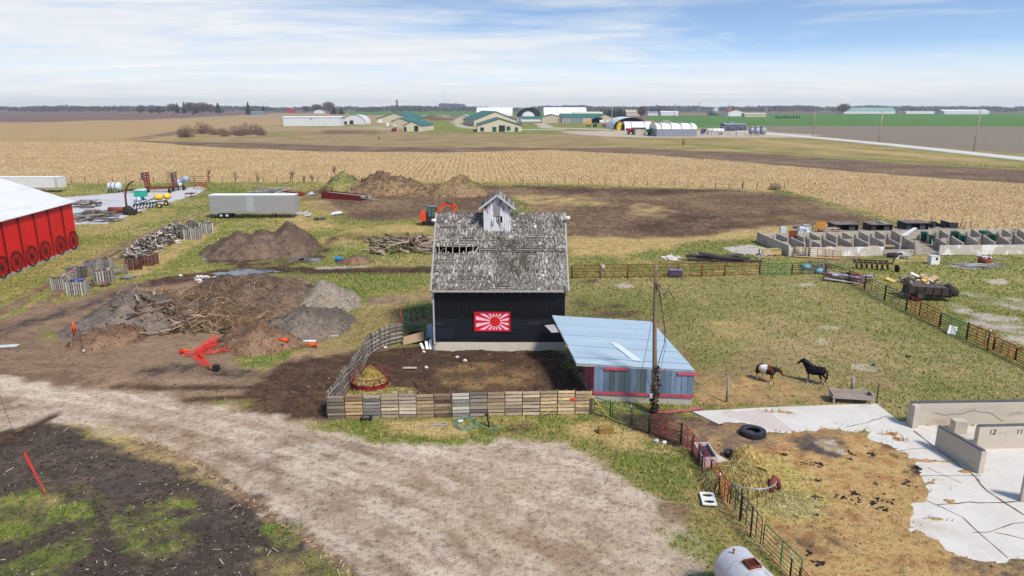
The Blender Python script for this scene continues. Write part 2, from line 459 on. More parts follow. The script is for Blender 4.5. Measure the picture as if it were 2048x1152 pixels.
# dirt yard round the heaps
zone('dirt', [(-700, 720), (0, 640), (120, 605), (250, 570), (330, 556), (420, 545), (560, 552), (640, 560), (720, 600), (700, 640), (620, 670), (640, 690), (700, 690), (820, 690), (900, 760), (690, 850), (500, 850), (300, 800), (-700, 760)], .8, 1.5, 1, 0, 3, (-4, 6, 1.2))
band('wet', [(-80, 690), (40, 650), (160, 612), (280, 572), (400, 556)], 1.2, .6, .8, .7, -.03, 2)
band('mud', [(330, 562), (430, 546), (560, 540), (700, 540), (790, 540), (870, 538), (960, 534)], 1.8, .7, .6, .95, -.02, 2)
band('pale', [(640, 536), (700, 534), (730, 533)], .5, .4, .5, .7, 0, 2)
zone('lush', [(560, 546), (860, 550), (860, 580), (760, 620), (720, 610), (640, 562)], 1, 2, .65, 0, 3)
zone('lush', [(690, 560), (740, 580), (730, 610), (700, 600)], .6, 1, .8, 0, 2)
zone('lush', [(670, 612), (740, 612), (690, 650), (655, 660), (640, 640)], .6, 1, .9, 0, 2)
zone('dry', [(720, 612), (864, 570), (864, 650), (800, 660), (720, 700), (640, 690), (650, 672), (700, 640)], .7, 1.2, .9, 0, 2.5)
zone('dirt', [(740, 596), (864, 584), (864, 610), (790, 612), (735, 610)], .8, 1.2, .75, 0, 3)
zone('lush', [(795, 606), (864, 600), (864, 622), (800, 628)], .5, .8, .8, 0, 2)
zone('straw', [(560, 700), (640, 684), (700, 690), (690, 712), (600, 720)], .6, 1, .6, 0, 2)
zone('lush', [(80, 658), (130, 662), (140, 680), (85, 676)], .4, .6, .75, 0, 2)
zone('lush', [(560, 690), (640, 664), (640, 680), (600, 700)], .4, .6, .75, 0, 2)
zone('mud', [(560, 720), (640, 712), (730, 700), (900, 684), (1110, 690), (1180, 800), (1180, 812), (690, 812), (640, 850), (560, 835), (460, 810), (520, 770)], .5, 1.2, .95, 0, 2)
band('mud', [(240, 770), (330, 776), (470, 773), (600, 768), (690, 770)], .45, .3, .3, .9, -.05, 1.5)
band('mud', [(330, 800), (430, 795), (560, 790), (660, 792)], .5, .3, .3, .9, -.05, 1.5)
band('soil', [(300, 745), (340, 735), (420, 738), (500, 748)], .9, .6, .6, .8, -.04, 1.5)
zone('lush', [(470, 718), (520, 700), (580, 700), (570, 722), (530, 740), (480, 736)], .3, .6, .95, .04, 1.5)
zone('lush', [(430, 800), (500, 796), (520, 812), (470, 820)], .4, .8, .5, 0, 1.5)
zone('bed', [(880, 730), (1000, 722), (1090, 745), (1060, 775), (930, 785), (880, 765)], .8, 1.4, .3, 0, 2)
# the gravel drive and what lies on its near side
zone('gravel', [(-800, 740), (0, 752), (100, 770), (300, 788), (460, 815), (560, 832), (660, 852), (760, 880), (900, 885), (1040, 872), (1140, 884), (1200, 920), (1260, 960), (1340, 1000), (1400, 1080), (1420, 1160), (1450, 1300), (700, 1300), (560, 1060), (440, 950), (280, 880), (60, 850), (-800, 900)], .5, 1.2, 1, 0, 2.5, (-27, 9, .7))
zone('gravel2', [(760, 930), (1040, 880), (1200, 930), (1330, 1010), (1410, 1120), (1430, 1300), (950, 1300), (900, 1050)], 1.2, 2.5, .85, 0, 3, (-35, 6, .7))
band('dirt', [(560, 880), (760, 920), (960, 1000), (1120, 1100), (1200, 1180)], .8, .6, 1.2, .4, 0, 2)
band('dirt', [(620, 980), (760, 1000), (900, 1070), (980, 1150)], .7, .6, 1.2, .4, 0, 2)
band('dirt', [(-100, 800), (100, 810), (300, 850), (520, 930), (720, 1060), (840, 1180)], .7, .6, .8, .5, 0, 2)
UPC, LOC = [(-60, 768), (0, 770), (300, 800), (560, 845), (900, 905), (1180, 1010), (1340, 1165)], [(-60, 850), (0, 845), (280, 880), (440, 950), (560, 1040), (660, 1110), (720, 1165)]
for f, wd, kk in ((.10, .2, .5), (.17, .16, .6), (.30, .2, .7), (.36, .14, .5), (.47, .22, .7), (.55, .16, .6), (.66, .2, .7), (.72, .15, .6), (.84, .2, .6), (.93, .18, .7)):
 band('dirt', [(a[0] + (b[0] - a[0]) * f, a[1] + (b[1] - a[1]) * f) for a, b in zip(UPC, LOC)], wd * .85, .18, .22, kk * .55, -.025, 2)
zone('soil', [(-800, 860), (0, 862), (110, 842), (200, 872), (300, 905), (430, 965), (520, 1010), (620, 1070), (690, 1130), (720, 1300), (-800, 1300)], .35, .9, 1, 0, 1.6)
zone('straw', [(120, 845), (250, 858), (330, 885), (450, 950), (410, 950), (260, 905)], .4, .8, .5, 0, 1.5)
band('dirt', [(270, 878), (340, 905), (400, 930), (440, 960), (500, 1000), (560, 1040), (620, 1080), (680, 1130), (700, 1160)], .36, .15, .12, .85, -.03, 1)
zone('wet', [(190, 950), (300, 955), (280, 995), (190, 990)], .5, .6, .85, -.02, 1.2)
zone('wet', [(385, 1015), (450, 1020), (440, 1050), (385, 1045)], .5, .6, .85, -.02, 1.2)
band('mud', [(-40, 900), (30, 872), (80, 845), (110, 830)], .4, .3, .3, .9, -.06, 1.2)
zone('lush', [(-700, 1000), (0, 998), (60, 984), (130, 988), (185, 1008), (160, 1035), (110, 1060), (60, 1090), (-700, 1110)], .5, 1.3, .85, .05, 1.3)
zone('dry', [(20, 998), (90, 990), (130, 1000), (60, 1030)], .4, .6, .5, .02, 1)
zone('lush', [(210, 1030), (330, 1018), (380, 1060), (320, 1110), (250, 1085)], .6, 1.8, .5, .03, .9)
zone('lush', [(340, 998), (388, 998), (385, 1016), (345, 1014)], .2, .4, .9, .03, .8)
zone('lush', [(90, 1100), (180, 1060), (170, 1110), (110, 1150), (-100, 1180), (0, 1130)], .4, .8, .55, .03, 1)
zone('lush', [(530, 1050), (610, 1050), (600, 1090), (550, 1092)], .25, .5, .8, .03, 1)
zone('dry', [(520, 1100), (640, 1100), (720, 1152), (720, 1300), (480, 1300)], .4, .9, .6, .02, 1)
zone('lush', [(620, 1105), (660, 1110), (720, 1150), (730, 1200), (640, 1180)], .3, .7, .6, .03, 1)
# verge in front of the pallet fence
zone('grass', [(640, 850), (700, 838), (1000, 842), (1185, 832), (1260, 855), (1370, 905), (1460, 1020), (1540, 1110), (1620, 1200), (1660, 1300), (1450, 1300), (1420, 1160), (1390, 1070), (1330, 1000), (1260, 960), (1200, 918), (1140, 882), (1040, 870), (900, 882), (780, 880)], .4, 1.0, 1, .02, 1.5)
zone('lush', [(700, 868), (900, 876), (1000, 872), (980, 888), (840, 886)], .4, .8, .8, .03, 1.5)
zone('lush', [(700, 840), (760, 846), (750, 862), (705, 858)], .3, .5, .8, .03, 1)
zone('straw', [(760, 842), (900, 840), (940, 862), (920, 876), (800, 866)], .5, .8, .9, .02, 1.5)
zone('straw', [(1130, 840), (1220, 836), (1300, 876), (1280, 900), (1200, 890), (1130, 868)], .5, .8, .9, .02, 1.5)
zone('lush', [(1230, 920), (1300, 900), (1380, 910), (1400, 960), (1340, 980), (1270, 960)], .5, 1, .55, .02, 1.5)
zone('lush', [(1085, 838), (1170, 838), (1150, 850), (1090, 850)], .3, .5, .8, .02, 1)
zone('mud', [(970, 850), (1070, 846), (1060, 862), (980, 866)], .4, .6, .6, 0, 1)
zone('dirt', [(1310, 1005), (1390, 1010), (1400, 1040), (1330, 1045)], .4, .7, .85, -.02, 1.2)
zone('lush', [(1310, 1060), (1400, 1070), (1410, 1130), (1360, 1110)], .4, .8, .55, .02, 1)
zone('lush', [(1500, 1090), (1560, 1130), (1540, 1150)], .3, .5, .8, .02, 1)
zone('dry', [(1380, 960), (1450, 1000), (1500, 1070), (1450, 1100), (1400, 1050)], .4, .8, .6, .02, 1)
# pasture
zone('pasture', [(1134, 560), (1660, 552), (1760, 590), (2048, 735), (2600, 980), (2600, 1300), (1800, 860), (1700, 800), (1390, 800), (1390, 740), (1310, 645), (1134, 640)], .8, 1.5, 1, 0, 3)
zone('lush', [(1200, 590), (1330, 586), (1420, 610), (1300, 625), (1180, 612)], 1.2, 2, .35, 0, 3)
zone('lush', [(1500, 580), (1640, 600), (1640, 640), (1500, 620)], 1.2, 2, .3, 0, 3)
zone('lush', [(1640, 690), (1760, 700), (1740, 740), (1660, 740)], 1, 1.6, .5, 0, 2)
zone('lush', [(1860, 760), (1960, 770), (1940, 792), (1850, 788)], .6, 1.2, .5, 0, 2)
zone('straw', [(1400, 640), (1500, 640), (1520, 680), (1420, 680)], 1, 1.5, .45, 0, 2)
zone('worn', [(1134, 640), (1320, 645), (1400, 740), (1480, 700), (1700, 660), (1780, 700), (1760, 800), (1660, 808), (1390, 806)], 1, 2, .55, 0, 2.5)
zone('mud', [(1140, 605), (1240, 608), (1300, 640), (1140, 640)], 1, 1.6, .5, 0, 2)
zone('worn', [(1390, 740), (1500, 740), (1540, 800), (1400, 812)], .8, 1, .8, 0, 2)
zone('bed', [(1400, 760), (1520, 750), (1640, 780), (1640, 806), (1400, 806)], .8, 1.5, .55, 0, 1.5)
for u, v, a, b in ((1180, 563, 20, 5), (1250, 570, 20, 5), (1640, 680, 15, 5), (1730, 735, 30, 8), (1610, 570, 20, 4), (1660, 655, 18, 6)):
 zone('wet' if u == 1180 else 'pale', [(u - a, v), (u - a * .4, v - b), (u + a * .6, v - b * .8), (u + a, v + b * .3), (u, v + b)], .4, .8, .75, 0, 1)
# east of the paddock fence
zone('lush', [(1560, 530), (1700, 515), (2048, 515), (2600, 560), (2600, 700), (2048, 620), (1900, 590), (1760, 545)], 1, 2, .85, 0, 3)
zone('lush', [(1135, 510), (1250, 512), (1420, 480), (1500, 480), (1520, 520), (1420, 545), (1140, 545)], 1, 1.8, .75, 0, 3)
zone('straw', [(1220, 508), (1290, 516), (1320, 530), (1260, 528)], .8, 1.2, .5, 0, 2)
zone('pale', [(1880, 600), (1960, 620), (2048, 650), (2200, 700), (2200, 740), (2048, 690), (1940, 640)], .8, 2.2, .75, 0, 2)
zone('pale', [(1930, 585), (2048, 600), (2048, 616), (1960, 606)], .8, 1.8, .5, 0, 2)
zone('pale', [(1972, 560), (2000, 556), (2024, 564), (2000, 570), (1975, 568)], .3, .5, .9, 0, 1)
zone('straw', [(1800, 505), (1900, 503), (1870, 522), (1790, 524)], .6, 1, .8, 0, 2)
zone('dirt', [(1600, 510), (1720, 512), (1690, 530), (1620, 528)], .6, 1, .6, 0, 2)
# right foreground: bedding trodden over the concrete
zone('mud', [(1190, 830), (1310, 822), (1400, 836), (1560, 868), (1500, 905), (1420, 900), (1370, 895), (1290, 866)], .4, .8, .95, 0, 1.5)
zone('bed', [(1370, 850), (1480, 860), (1560, 870), (1700, 860), (1745, 880), (1800, 905), (1850, 950), (1860, 990), (1840, 1030), (1870, 1080), (1900, 1112), (2048, 1130), (2200, 1300), (1660, 1300), (1600, 1160), (1500, 1060), (1440, 990), (1400, 930)], .25, .9, 1, .0, 1.2)
zone('dirt', [(1340, 835), (1480, 838), (1560, 880), (1540, 910), (1440, 900), (1390, 890)], .5, .8, .75, 0, 1.2)
zone('wet', [(1580, 880), (1680, 872), (1700, 900), (1680, 920), (1600, 912)], .5, .7, .8, -.01, 1.2)
zone('pale', [(1628, 884), (1668, 880), (1684, 905), (1652, 910)], .2, .5, .6, 0, .8)
zone('hay', [(1440, 910), (1540, 905), (1620, 950), (1650, 1000), (1620, 1040), (1530, 1060), (1490, 1010)], .6, 1, .8, .03, 1.2)
zone('mud', [(1560, 1080), (1660, 1060), (1690, 1090), (1600, 1120)], .6, 1, .55, 0, 1.2)
zone('mud', [(1760, 885), (1810, 888), (1800, 920), (1750, 905)], .3, .6, .55, 0, .8)
zone('mud', [(1820, 920), (1850, 935), (1850, 960), (1810, 950)], .3, .6, .7, 0, .8)
zone('dirt', [(1900, 1112), (2048, 1122), (2300, 1300), (1960, 1300)], .3, .5, .7, 0, 1)
def W2(pts):
 return [tuple(G(u, max(v, 214.05))[:2]) for u, v in pts]
# concrete slabs lie on the ground; the ground is pressed down beneath them and bedding lies over their edge
SLAB_R = W2([(1385, 824), (1540, 816), (1752, 808), (1800, 845), (1900, 845), (2600, 820), (2600, 1135), (1700, 1135), (1560, 1000), (1500, 880)])
SLAB_L = W2([(100, 397), (205, 389), (250, 384), (400, 373), (414, 378), (396, 388), (340, 405), (300, 415), (240, 438), (214, 447), (60, 452)])
PUD = [[(402, 516), (414, 509), (424, 511), (421, 516), (410, 518)], [(576, 516), (590, 511), (604, 512), (600, 518), (580, 519)], [(606, 518), (622, 514), (637, 516), (634, 520), (615, 521)], [(448, 545), (480, 540), (520, 540), (535, 543), (500, 547), (462, 549)]]
def fan_grid():
 ys = [-30.0, -10.0, 2.0, 10.0, 15.0, 19.0]
 y = 21.5
 while y < 9500:
  ys.append(y); y += max(0.15, 0.0046 * y)
 ys = np.array(ys)
 nc = 600
 t = np.linspace(-1, 1, nc); t = np.sign(t) * (0.62 * np.abs(t) + 0.33 * np.abs(t) ** 3)
 X = (np.maximum(ys, 0)[:, None] + 17.0) * t[None, :]
 Y = np.repeat(ys[:, None], nc, 1)
 return X, Y
GX, GY = fan_grid()
shp = GX.shape
gx, gy = GX.ravel(), GY.ravel()
pal0 = [np.array(S(c)[:3]) for c in PAL['dry']]
C = [np.tile(p, (gx.size, 1)) for p in pal0]
gz = np.zeros(gx.size); rgh = np.full(gx.size, .03); gcorn = np.zeros(gx.size); ggr = np.full(gx.size, .3)
GRASSY = {'dry': .5, 'grass': .8, 'lush': 1, 'pasture': .75, 'worn': .3, 'straw': .35, 'hay': .5, 'wheat': 0, 'bed': .15}
ROUGH = {'mud': .10, 'soil': .085, 'burn': .09, 'dirt': .05, 'plough': .08, 'bed': .05, 'lush': .05, 'grass': .045, 'gravel': .018, 'gravel2': .018, 'hay': .08, 'wet': .012, 'pale': .015, 'wheat': 0, 'far': 0, 'farpale': 0, 'corn': .05}
wxA, wyA = {}, {}
for z in Z:
 pts = W2(z[2]); soft, wander, k, dz, wl, st = z[3:9]
 width = z[9] if z[0] == 'l' else 0
 a = np.array(pts); pad = soft + wander * 1.2 + width + 1
 i = np.nonzero((gx > a[:, 0].min() - pad) & (gx < a[:, 0].max() + pad) & (gy > a[:, 1].min() - pad) & (gy < a[:, 1].max() + pad))[0]
 if not i.size: continue
 x, y = gx[i], gy[i]
 sdv = poly_sd(x, y, pts) if z[0] == 'p' else width - line_d(x, y, pts)
 nz = fbm(x / wl, y / wl, len(z[1]) * 7 + len(pts) + int(a[0, 0] * 3) % 50, 5, .62) - .5
 w = sstep(-soft, soft, sdv + nz * 2.6 * wander)
 if k < .9: w = np.clip(w * k * (0.45 + 1.1 * sstep(.36, .64, fbm(x / (wl * .55), y / (wl * .55), 91, 4, .6))), 0, 1)
 p = [np.array(S(c)[:3]) for c in PAL[z[1]]]
 if st:
  ang, lx, ly = R(st[0]), st[1], st[2]
  q = fbm((x * math.cos(ang) + y * math.sin(ang)) / lx, (-x * math.sin(ang) + y * math.cos(ang)) / ly, 5, 5, .6)
  q = sstep(.40, .62, q)[:, None] * .75
  p = [p[0] * (1 - q) + p[1] * q, p[1] * (1 - q) + p[2] * q * .5 + p[1] * q * .5, p[2]]
 for j in range(3):
  C[j][i] = C[j][i] * (1 - w[:, None]) + p[j] * w[:, None]
 gz[i] += dz * w
 rgh[i] = rgh[i] * (1 - w) + ROUGH.get(z[1], .03) * w
 gcorn[i] = gcorn[i] * (1 - w) + (1.0 if z[1] == 'corn' else .35 if z[1] == 'corn2' else 0) * w
 ggr[i] = ggr[i] * (1 - w) + GRASSY.get(z[1], 0) * w
for j in range(3): C[j][:, 2] *= 1 - .09 * np.clip(ggr * 2, 0, 1)
# micro relief
near = np.nonzero((gy > 0) & (gy < 420))[0]
x, y = gx[near], gy[near]
rel = (fbm(x / 1.1, y / 1.1, 3, 5, .62) - .5) * 2
gz[near] += rel * rgh[near] * 1.6 * sstep(420, 160, y)
gz += -.02
# pressed under the slabs, except where bedding was trodden over them
for sl, poly in (('R', SLAB_R), ('L', SLAB_L)):
 a = np.array(poly)
 i = np.nonzero((gx > a[:, 0].min() - 3) & (gx < a[:, 0].max() + 3) & (gy > a[:, 1].min() - 3) & (gy < a[:, 1].max() + 3))[0]
 x, y = gx[i], gy[i]
 s = sstep(-.1, .5, poly_sd(x, y, poly))
 if sl == 'R':
  bedp = W2([(1280, 868), (1480, 842), (1510, 850), (1530, 864), (1548, 866), (1660, 858), (1740, 862), (1752, 880), (1790, 890), (1838, 926), (1862, 958), (1868, 992), (1830, 1035), (1835, 1052), (1890, 1098), (1920, 1114), (2300, 1122), (2300, 1400), (1500, 1400), (1300, 950)])
  b = sstep(-.45, .45, poly_sd(x, y, bedp) + (fbm(x / 1.3, y / 1.3, 8, 5, .65) - .5) * 1.3)
  top = .09 + (fbm(x / .5, y / .5, 12, 4, .6) - .5) * .09
  patch = np.maximum.reduce([sstep(.5, -.3, np.hypot((x - q.x) / ra, (y - q.y) / rb) - .5 + (fbm(x / .5, y / .5, 30, 4) - .5)) for q, ra, rb in ((G(1778, 870), 1.3, .6), (G(1795, 880), .9, .8), (G(1852, 922), 1.6, .7), (G(1905, 925), 2.2, .35), (G(1935, 945), 1.4, .4), (G(1878, 968), .9, .9), (G(1900, 1005), .8, .5), (G(1870, 1040), 1.4, .5), (G(1562, 826), 2.4, .35), (G(1910, 853), 3.2, .35), (G(1740, 1010), 1.0, 1.0))])
  patch = np.maximum(patch, sstep(.60, .70, fbm(x / .8, y / .8, 44, 4, .6)) * sstep(-3.2, -.6, poly_sd(x, y, bedp)) * .62)
  base = gz[i] * (1 - s) + s * np.maximum(-.10 + b * (top + .10), -.1 + patch * .17)
  gz[i] = np.where(poly_sd(x, y, poly) > -2.2, np.maximum(base, -.12 + b * (top + .12) * sstep(-2.2, -1.2, poly_sd(x, y, poly))), base)
  kk = (s * np.clip(patch - b, 0, 1))[:, None]
  for j in range(3): C[j][i] = C[j][i] * (1 - kk) + np.array(S(PAL['bed'][j])[:3]) * kk
 else:
  n = sstep(.0, 1.0, poly_sd(x, y, poly) + (fbm(x / 2.0, y / 2.0, 9, 5, .6) - .5) * 3)
  gz[i] = gz[i] * (1 - n) - .12 * n
for pd in PUD:
 pp = W2(pd); a = np.array(pp)
 i = np.nonzero((gx > a[:, 0].min() - 3) & (gx < a[:, 0].max() + 3) & (gy > a[:, 1].min() - 3) & (gy < a[:, 1].max() + 3))[0]
 x, y = gx[i], gy[i]
 n = sstep(-.8, .7, poly_sd(x, y, pp) + (fbm(x / .8, y / .8, 19, 4) - .5) * 1.6)
 gz[i] = gz[i] * (1 - n) - .12 * n
def gheight(x, y):
 """height of the ground sheet at one spot (nearest vertex)"""
 return 0.0
def ground_mat():
 m = bpy.data.materials.new('ground'); m.use_nodes = True
 nt = m.node_tree; N, L = nt.nodes, nt.links
 b = N['Principled BSDF']; b.inputs['Roughness'].default_value = .95; b.inputs['Specular IOR Level'].default_value = .15
 def at(n):
  a = N.new('ShaderNodeAttribute'); a.attribute_name = n; return a
 tc = N.new('ShaderNodeTexCoord')
 def noise(sc, det, ro=.6, vec=None):
  n = N.new('ShaderNodeTexNoise'); n.inputs['Scale'].default_value = sc; n.inputs['Detail'].default_value = det; n.inputs['Roughness'].default_value = ro
  L.new(vec or tc.outputs['Object'], n.inputs['Vector']); return n.outputs['Fac']
 def ma(op, a, bb, c=None, cl=False):
  n = N.new('ShaderNodeMath'); n.operation = op; n.use_clamp = cl
  for i, s in enumerate((a, bb, c)):
   if s is None: continue
   if isinstance(s, (int, float)): n.inputs[i].default_value = s
   else: L.new(s, n.inputs[i])
  return n.outputs[0]
 def mix(f, a, bb):
  n = N.new('ShaderNodeMix'); n.data_type = 'RGBA'; L.new(f, n.inputs[0]); L.new(a, n.inputs[6]); L.new(bb, n.inputs[7]); return n.outputs[2]
 nA = noise(.9, 7, .68); nB = noise(3.2, 6, .7); nC = noise(13, 4, .7); nF = noise(.06, 6, .65)
 c = mix(ma('MULTIPLY_ADD', ma('ADD', ma('MULTIPLY', nA, .6), ma('MULTIPLY', nF, .4)), 9, -4.2, True), at('C1').outputs[0], at('C2').outputs[0])
 c = mix(ma('MULTIPLY_ADD', ma('ADD', ma('MULTIPLY', nB, .62), ma('MULTIPLY', nC, .38)), 9, -4.85, True), c, at('C3').outputs[0])
 # stubble rows of the corn field
 sp = N.new('ShaderNodeSeparateXYZ'); L.new(tc.outputs['Object'], sp.inputs[0])
 d = ma('ADD', ma('MULTIPLY_ADD', sp.outputs[1], .055, sp.outputs[0]), ma('MULTIPLY', nA, .5))
 row = ma('MULTIPLY_ADD', ma('SINE', ma('MULTIPLY', d, 2 * math.pi / 1.52), 0), .5, .5)
 row = ma('MULTIPLY', ma('MULTIPLY', row, ma('MULTIPLY_ADD', nF, 4.5, -1.6, True)), at('corn').outputs['Fac'])
 c = mix(ma('MULTIPLY', row, .85), c, at('C3').outputs[0])
 k = ma('MULTIPLY_ADD', nC, 2.1, ma('MULTIPLY_ADD', nB, 2.6, ma('MULTIPLY_ADD', nF, .9, -1.8)))
 mm = N.new('ShaderNodeMix'); mm.data_type = 'RGBA'; mm.blend_type = 'MULTIPLY'; mm.inputs[0].default_value = 1
 L.new(c, mm.inputs[6]); L.new(k, mm.inputs[7]); L.new(mm.outputs[2], b.inputs['Base Color'])
 bp = N.new('ShaderNodeBump'); bp.inputs['Strength'].default_value = .9; bp.inputs['Distance'].default_value = .10
 L.new(ma('ADD', nB, ma('MULTIPLY', nC, .5)), bp.inputs['Height']); L.new(bp.outputs[0], b.inputs['Normal'])
 return m
def grid_mesh(name, X, Y, Zz, mat, keep=None):
 r, c = X.shape
 me = bpy.data.meshes.new(name)
 me.vertices.add(r * c)
 me.vertices.foreach_set('co', np.stack([X.ravel(), Y.ravel(), Zz.ravel()], 1).astype(np.float32).ravel())
 i = np.arange((r - 1) * c).reshape(r - 1, c)[:, :-1].ravel()
 q = np.stack([i, i + 1, i + c + 1, i + c], 1)
 if keep is not None:
  kp = keep.ravel(); q = q[kp[q].any(1)]
 me.loops.add(q.size); me.polygons.add(len(q))
 me.loops.foreach_set('vertex_index', q.ravel().astype(np.int32))
 me.polygons.foreach_set('loop_start', (np.arange(len(q)) * 4).astype(np.int32))
 me.polygons.foreach_set('use_smooth', np.ones(len(q), bool))
 me.update(calc_edges=True)
 me.materials.append(mat)
 ob = bpy.data.objects.new(name, me); COL.objects.link(ob)
 return ob
GROUND_M = ground_mat()
ground = grid_mesh('ground', GX, GY, gz.reshape(shp), GROUND_M)
ground['kind'] = 'structure'
for j in range(3):
 a = ground.data.color_attributes.new('C%d' % (j + 1), 'FLOAT_COLOR', 'POINT')
 a.data.foreach_set('color', np.concatenate([C[j], np.ones((gx.size, 1))], 1).astype(np.float32).ravel())
a = ground.data.attributes.new('corn', 'FLOAT', 'POINT'); a.data.foreach_set('value', gcorn.astype(np.float32))
mb = MB(); mb.quad((-14000, -3000, -.9), (14000, -3000, -.9), (14000, 14000, -.9), (-14000, 14000, -.9))
tag(mb.build('subsoil', M('subsoil', (118, 100, 88), scale=.01, bump=0)), None, None, None, 'structure')
def slab(name, pts, z0, z1, mat):
 m = MB(); m.prism([(x, y, z0) for x, y in pts], (0, 0, z1 - z0)); o = m.build(name, mat); o['kind'] = 'structure'; return o
def ccw(p):
 s = sum(a[0] * b[1] - b[0] * a[1] for a, b in zip(p, p[1:] + p[:1])); return p if s > 0 else p[::-1]
CONC = M('concrete_floor', (204, 198, 190), rough=.9, var=.16, scale=.5, bump=.08, c2=(172, 156, 134), cov=.38, s2=.4, sharp=4)
slab('concrete_yard', ccw(SLAB_R), -.35, .05, CONC)
slab('concrete_pad', ccw(SLAB_L), -.30, .02, M('concrete_old', (206, 204, 206), rough=.9, var=.14, scale=.25, bump=.06, c2=(150, 140, 128), cov=.30, s2=.16, sharp=5, stretch=(.5, 1.6, 1)))
slab('concrete_apron', ccw(W2([(1444, 496), (1500, 490), (1532, 496), (1560, 506), (1540, 511), (1470, 508)])), -.2, .05, M('concrete_apron', (186, 178, 168), var=.12, scale=.5))
WATER = M('puddle_water', (90, 96, 108), rough=.06, var=.1, bump=0, spec=.6)
for k, pd in enumerate(PUD):
 pp = W2(pd); c = np.mean(np.array(pp), 0)
 o = slab('puddle', ccw([(c[0] + (p[0] - c[0]) * 1.6, c[1] + (p[1] - c[1]) * 1.6) for p in pp]), -.3, -.055, WATER)
# the gravel road on the right, a low bank of its own
rc = [(1440, 258), (1530, 267), (1640, 276), (1790, 290.5), (2048, 318), (2300, 347), (2700, 397)]
m = MB()
pts = [G(u, v) for u, v in rc]
lr = []
for i, p in enumerate(pts):
 d = (pts[min(i + 1, len(pts) - 1)] - pts[max(i - 1, 0)]); d.normalize(); n = Vector((-d.y, d.x, 0))
 lr.append((p + n * 7.0 + Vector((0, 0, -.6)), p + n * 3.6 + Vector((0, 0, .28)), p - n * 3.6 + Vector((0, 0, .28)), p - n * 7.0 + Vector((0, 0, -.6))))
for a_, b_ in zip(lr[:-1], lr[1:]):
 for j in range(3): m.quad(a_[j], b_[j], b_[j + 1], a_[j + 1])
tag(m.build('road', M('road_gravel', (226, 222, 218), var=.12, scale=.1, bump=.02)), None, None, None, 'structure')
# ------------------------------------------------------------------ loose cover on the ground: grass, clods, stubble (nobody could count them)
def tri_cloud(name, P, TIPS, COLS, mat, kind='stuff'):
 """P: (n,k,3) base corners and tip as triangles; COLS (n,3)"""
 n, k = P.shape[0], P.shape[1]
 me = bpy.data.meshes.new(name)
 me.vertices.add(n * k); me.vertices.foreach_set('co', P.astype(np.float32).ravel())
 T = np.array(TIPS)
 F = (np.arange(n)[:, None, None] * k + T[None]).reshape(-1, 3)
 me.loops.add(F.size); me.polygons.add(len(F))
 me.loops.foreach_set('vertex_index', F.astype(np.int32).ravel())
 me.polygons.foreach_set('loop_start', (np.arange(len(F)) * 3).astype(np.int32))
 me.update(calc_edges=True)
 a = me.color_attributes.new('Col', 'FLOAT_COLOR', 'POINT')
 a.data.foreach_set('color', np.concatenate([np.repeat(COLS, k, 0), np.ones((n * k, 1))], 1).astype(np.float32).ravel())
 me.materials.append(mat)
 o = bpy.data.objects.new(name, me); COL.objects.link(o); o['kind'] = kind
 return o
def attr_mat(name, rough=.9, var=0, spec=.1):
 m = bpy.data.materials.new(name); m.use_nodes = True
 nt = m.node_tree; b = nt.nodes['Principled BSDF']; b.inputs['Roughness'].default_value = rough; b.inputs['Specular IOR Level'].default_value = spec
 a = nt.nodes.new('ShaderNodeAttribute'); a.attribute_name = 'Col'
 if var:
  n = nt.nodes.new('ShaderNodeTexNoise'); n.inputs['Scale'].default_value = 12; n.inputs['Detail'].default_value = 4
  tc = nt.nodes.new('ShaderNodeTexCoord'); nt.links.new(tc.outputs['Object'], n.inputs['Vector'])
  k = nt.nodes.new('ShaderNodeMath'); k.operation = 'MULTIPLY_ADD'; k.inputs[1].default_value = var * 4; k.inputs[2].default_value = 1 - var * 2
  nt.links.new(n.outputs['Fac'], k.inputs[0])
  mm = nt.nodes.new('ShaderNodeMix'); mm.data_type = 'RGBA'; mm.blend_type = 'MULTIPLY'; mm.inputs[0].default_value = 1
  nt.links.new(a.outputs['Color'], mm.inputs[6]); nt.links.new(k.outputs[0], mm.inputs[7]); nt.links.new(mm.outputs[2], b.inputs['Base Color'])
 else: nt.links.new(a.outputs['Color'], b.inputs['Base Color'])
 return m
NR = np.random.default_rng(11)
LEAFM = attr_mat('leafy')
gzz = gz
in_slab = (poly_sd(gx, gy, SLAB_R) > -.3) & (gz < .0)
in_slab |= (poly_sd(gx, gy, SLAB_L) > -.3) & (gz < -.08)
def scatter(weight, ymin, ymax, cap):
 vis = (gy > ymin) & (gy < ymax) & (np.abs(gx) < gy * .80 + 8) & ~in_slab
 i = np.nonzero(vis)[0]
 i = i[NR.random(i.size) < weight[i]]
 if i.size > cap: i = NR.choice(i, cap, replace=False)
 sx = np.maximum(.15, .0046 * gy[i]) * .6
 return i, gx[i] + NR.normal(0, 1, i.size) * sx, gy[i] + NR.normal(0, 1, i.size) * sx, gz[i]
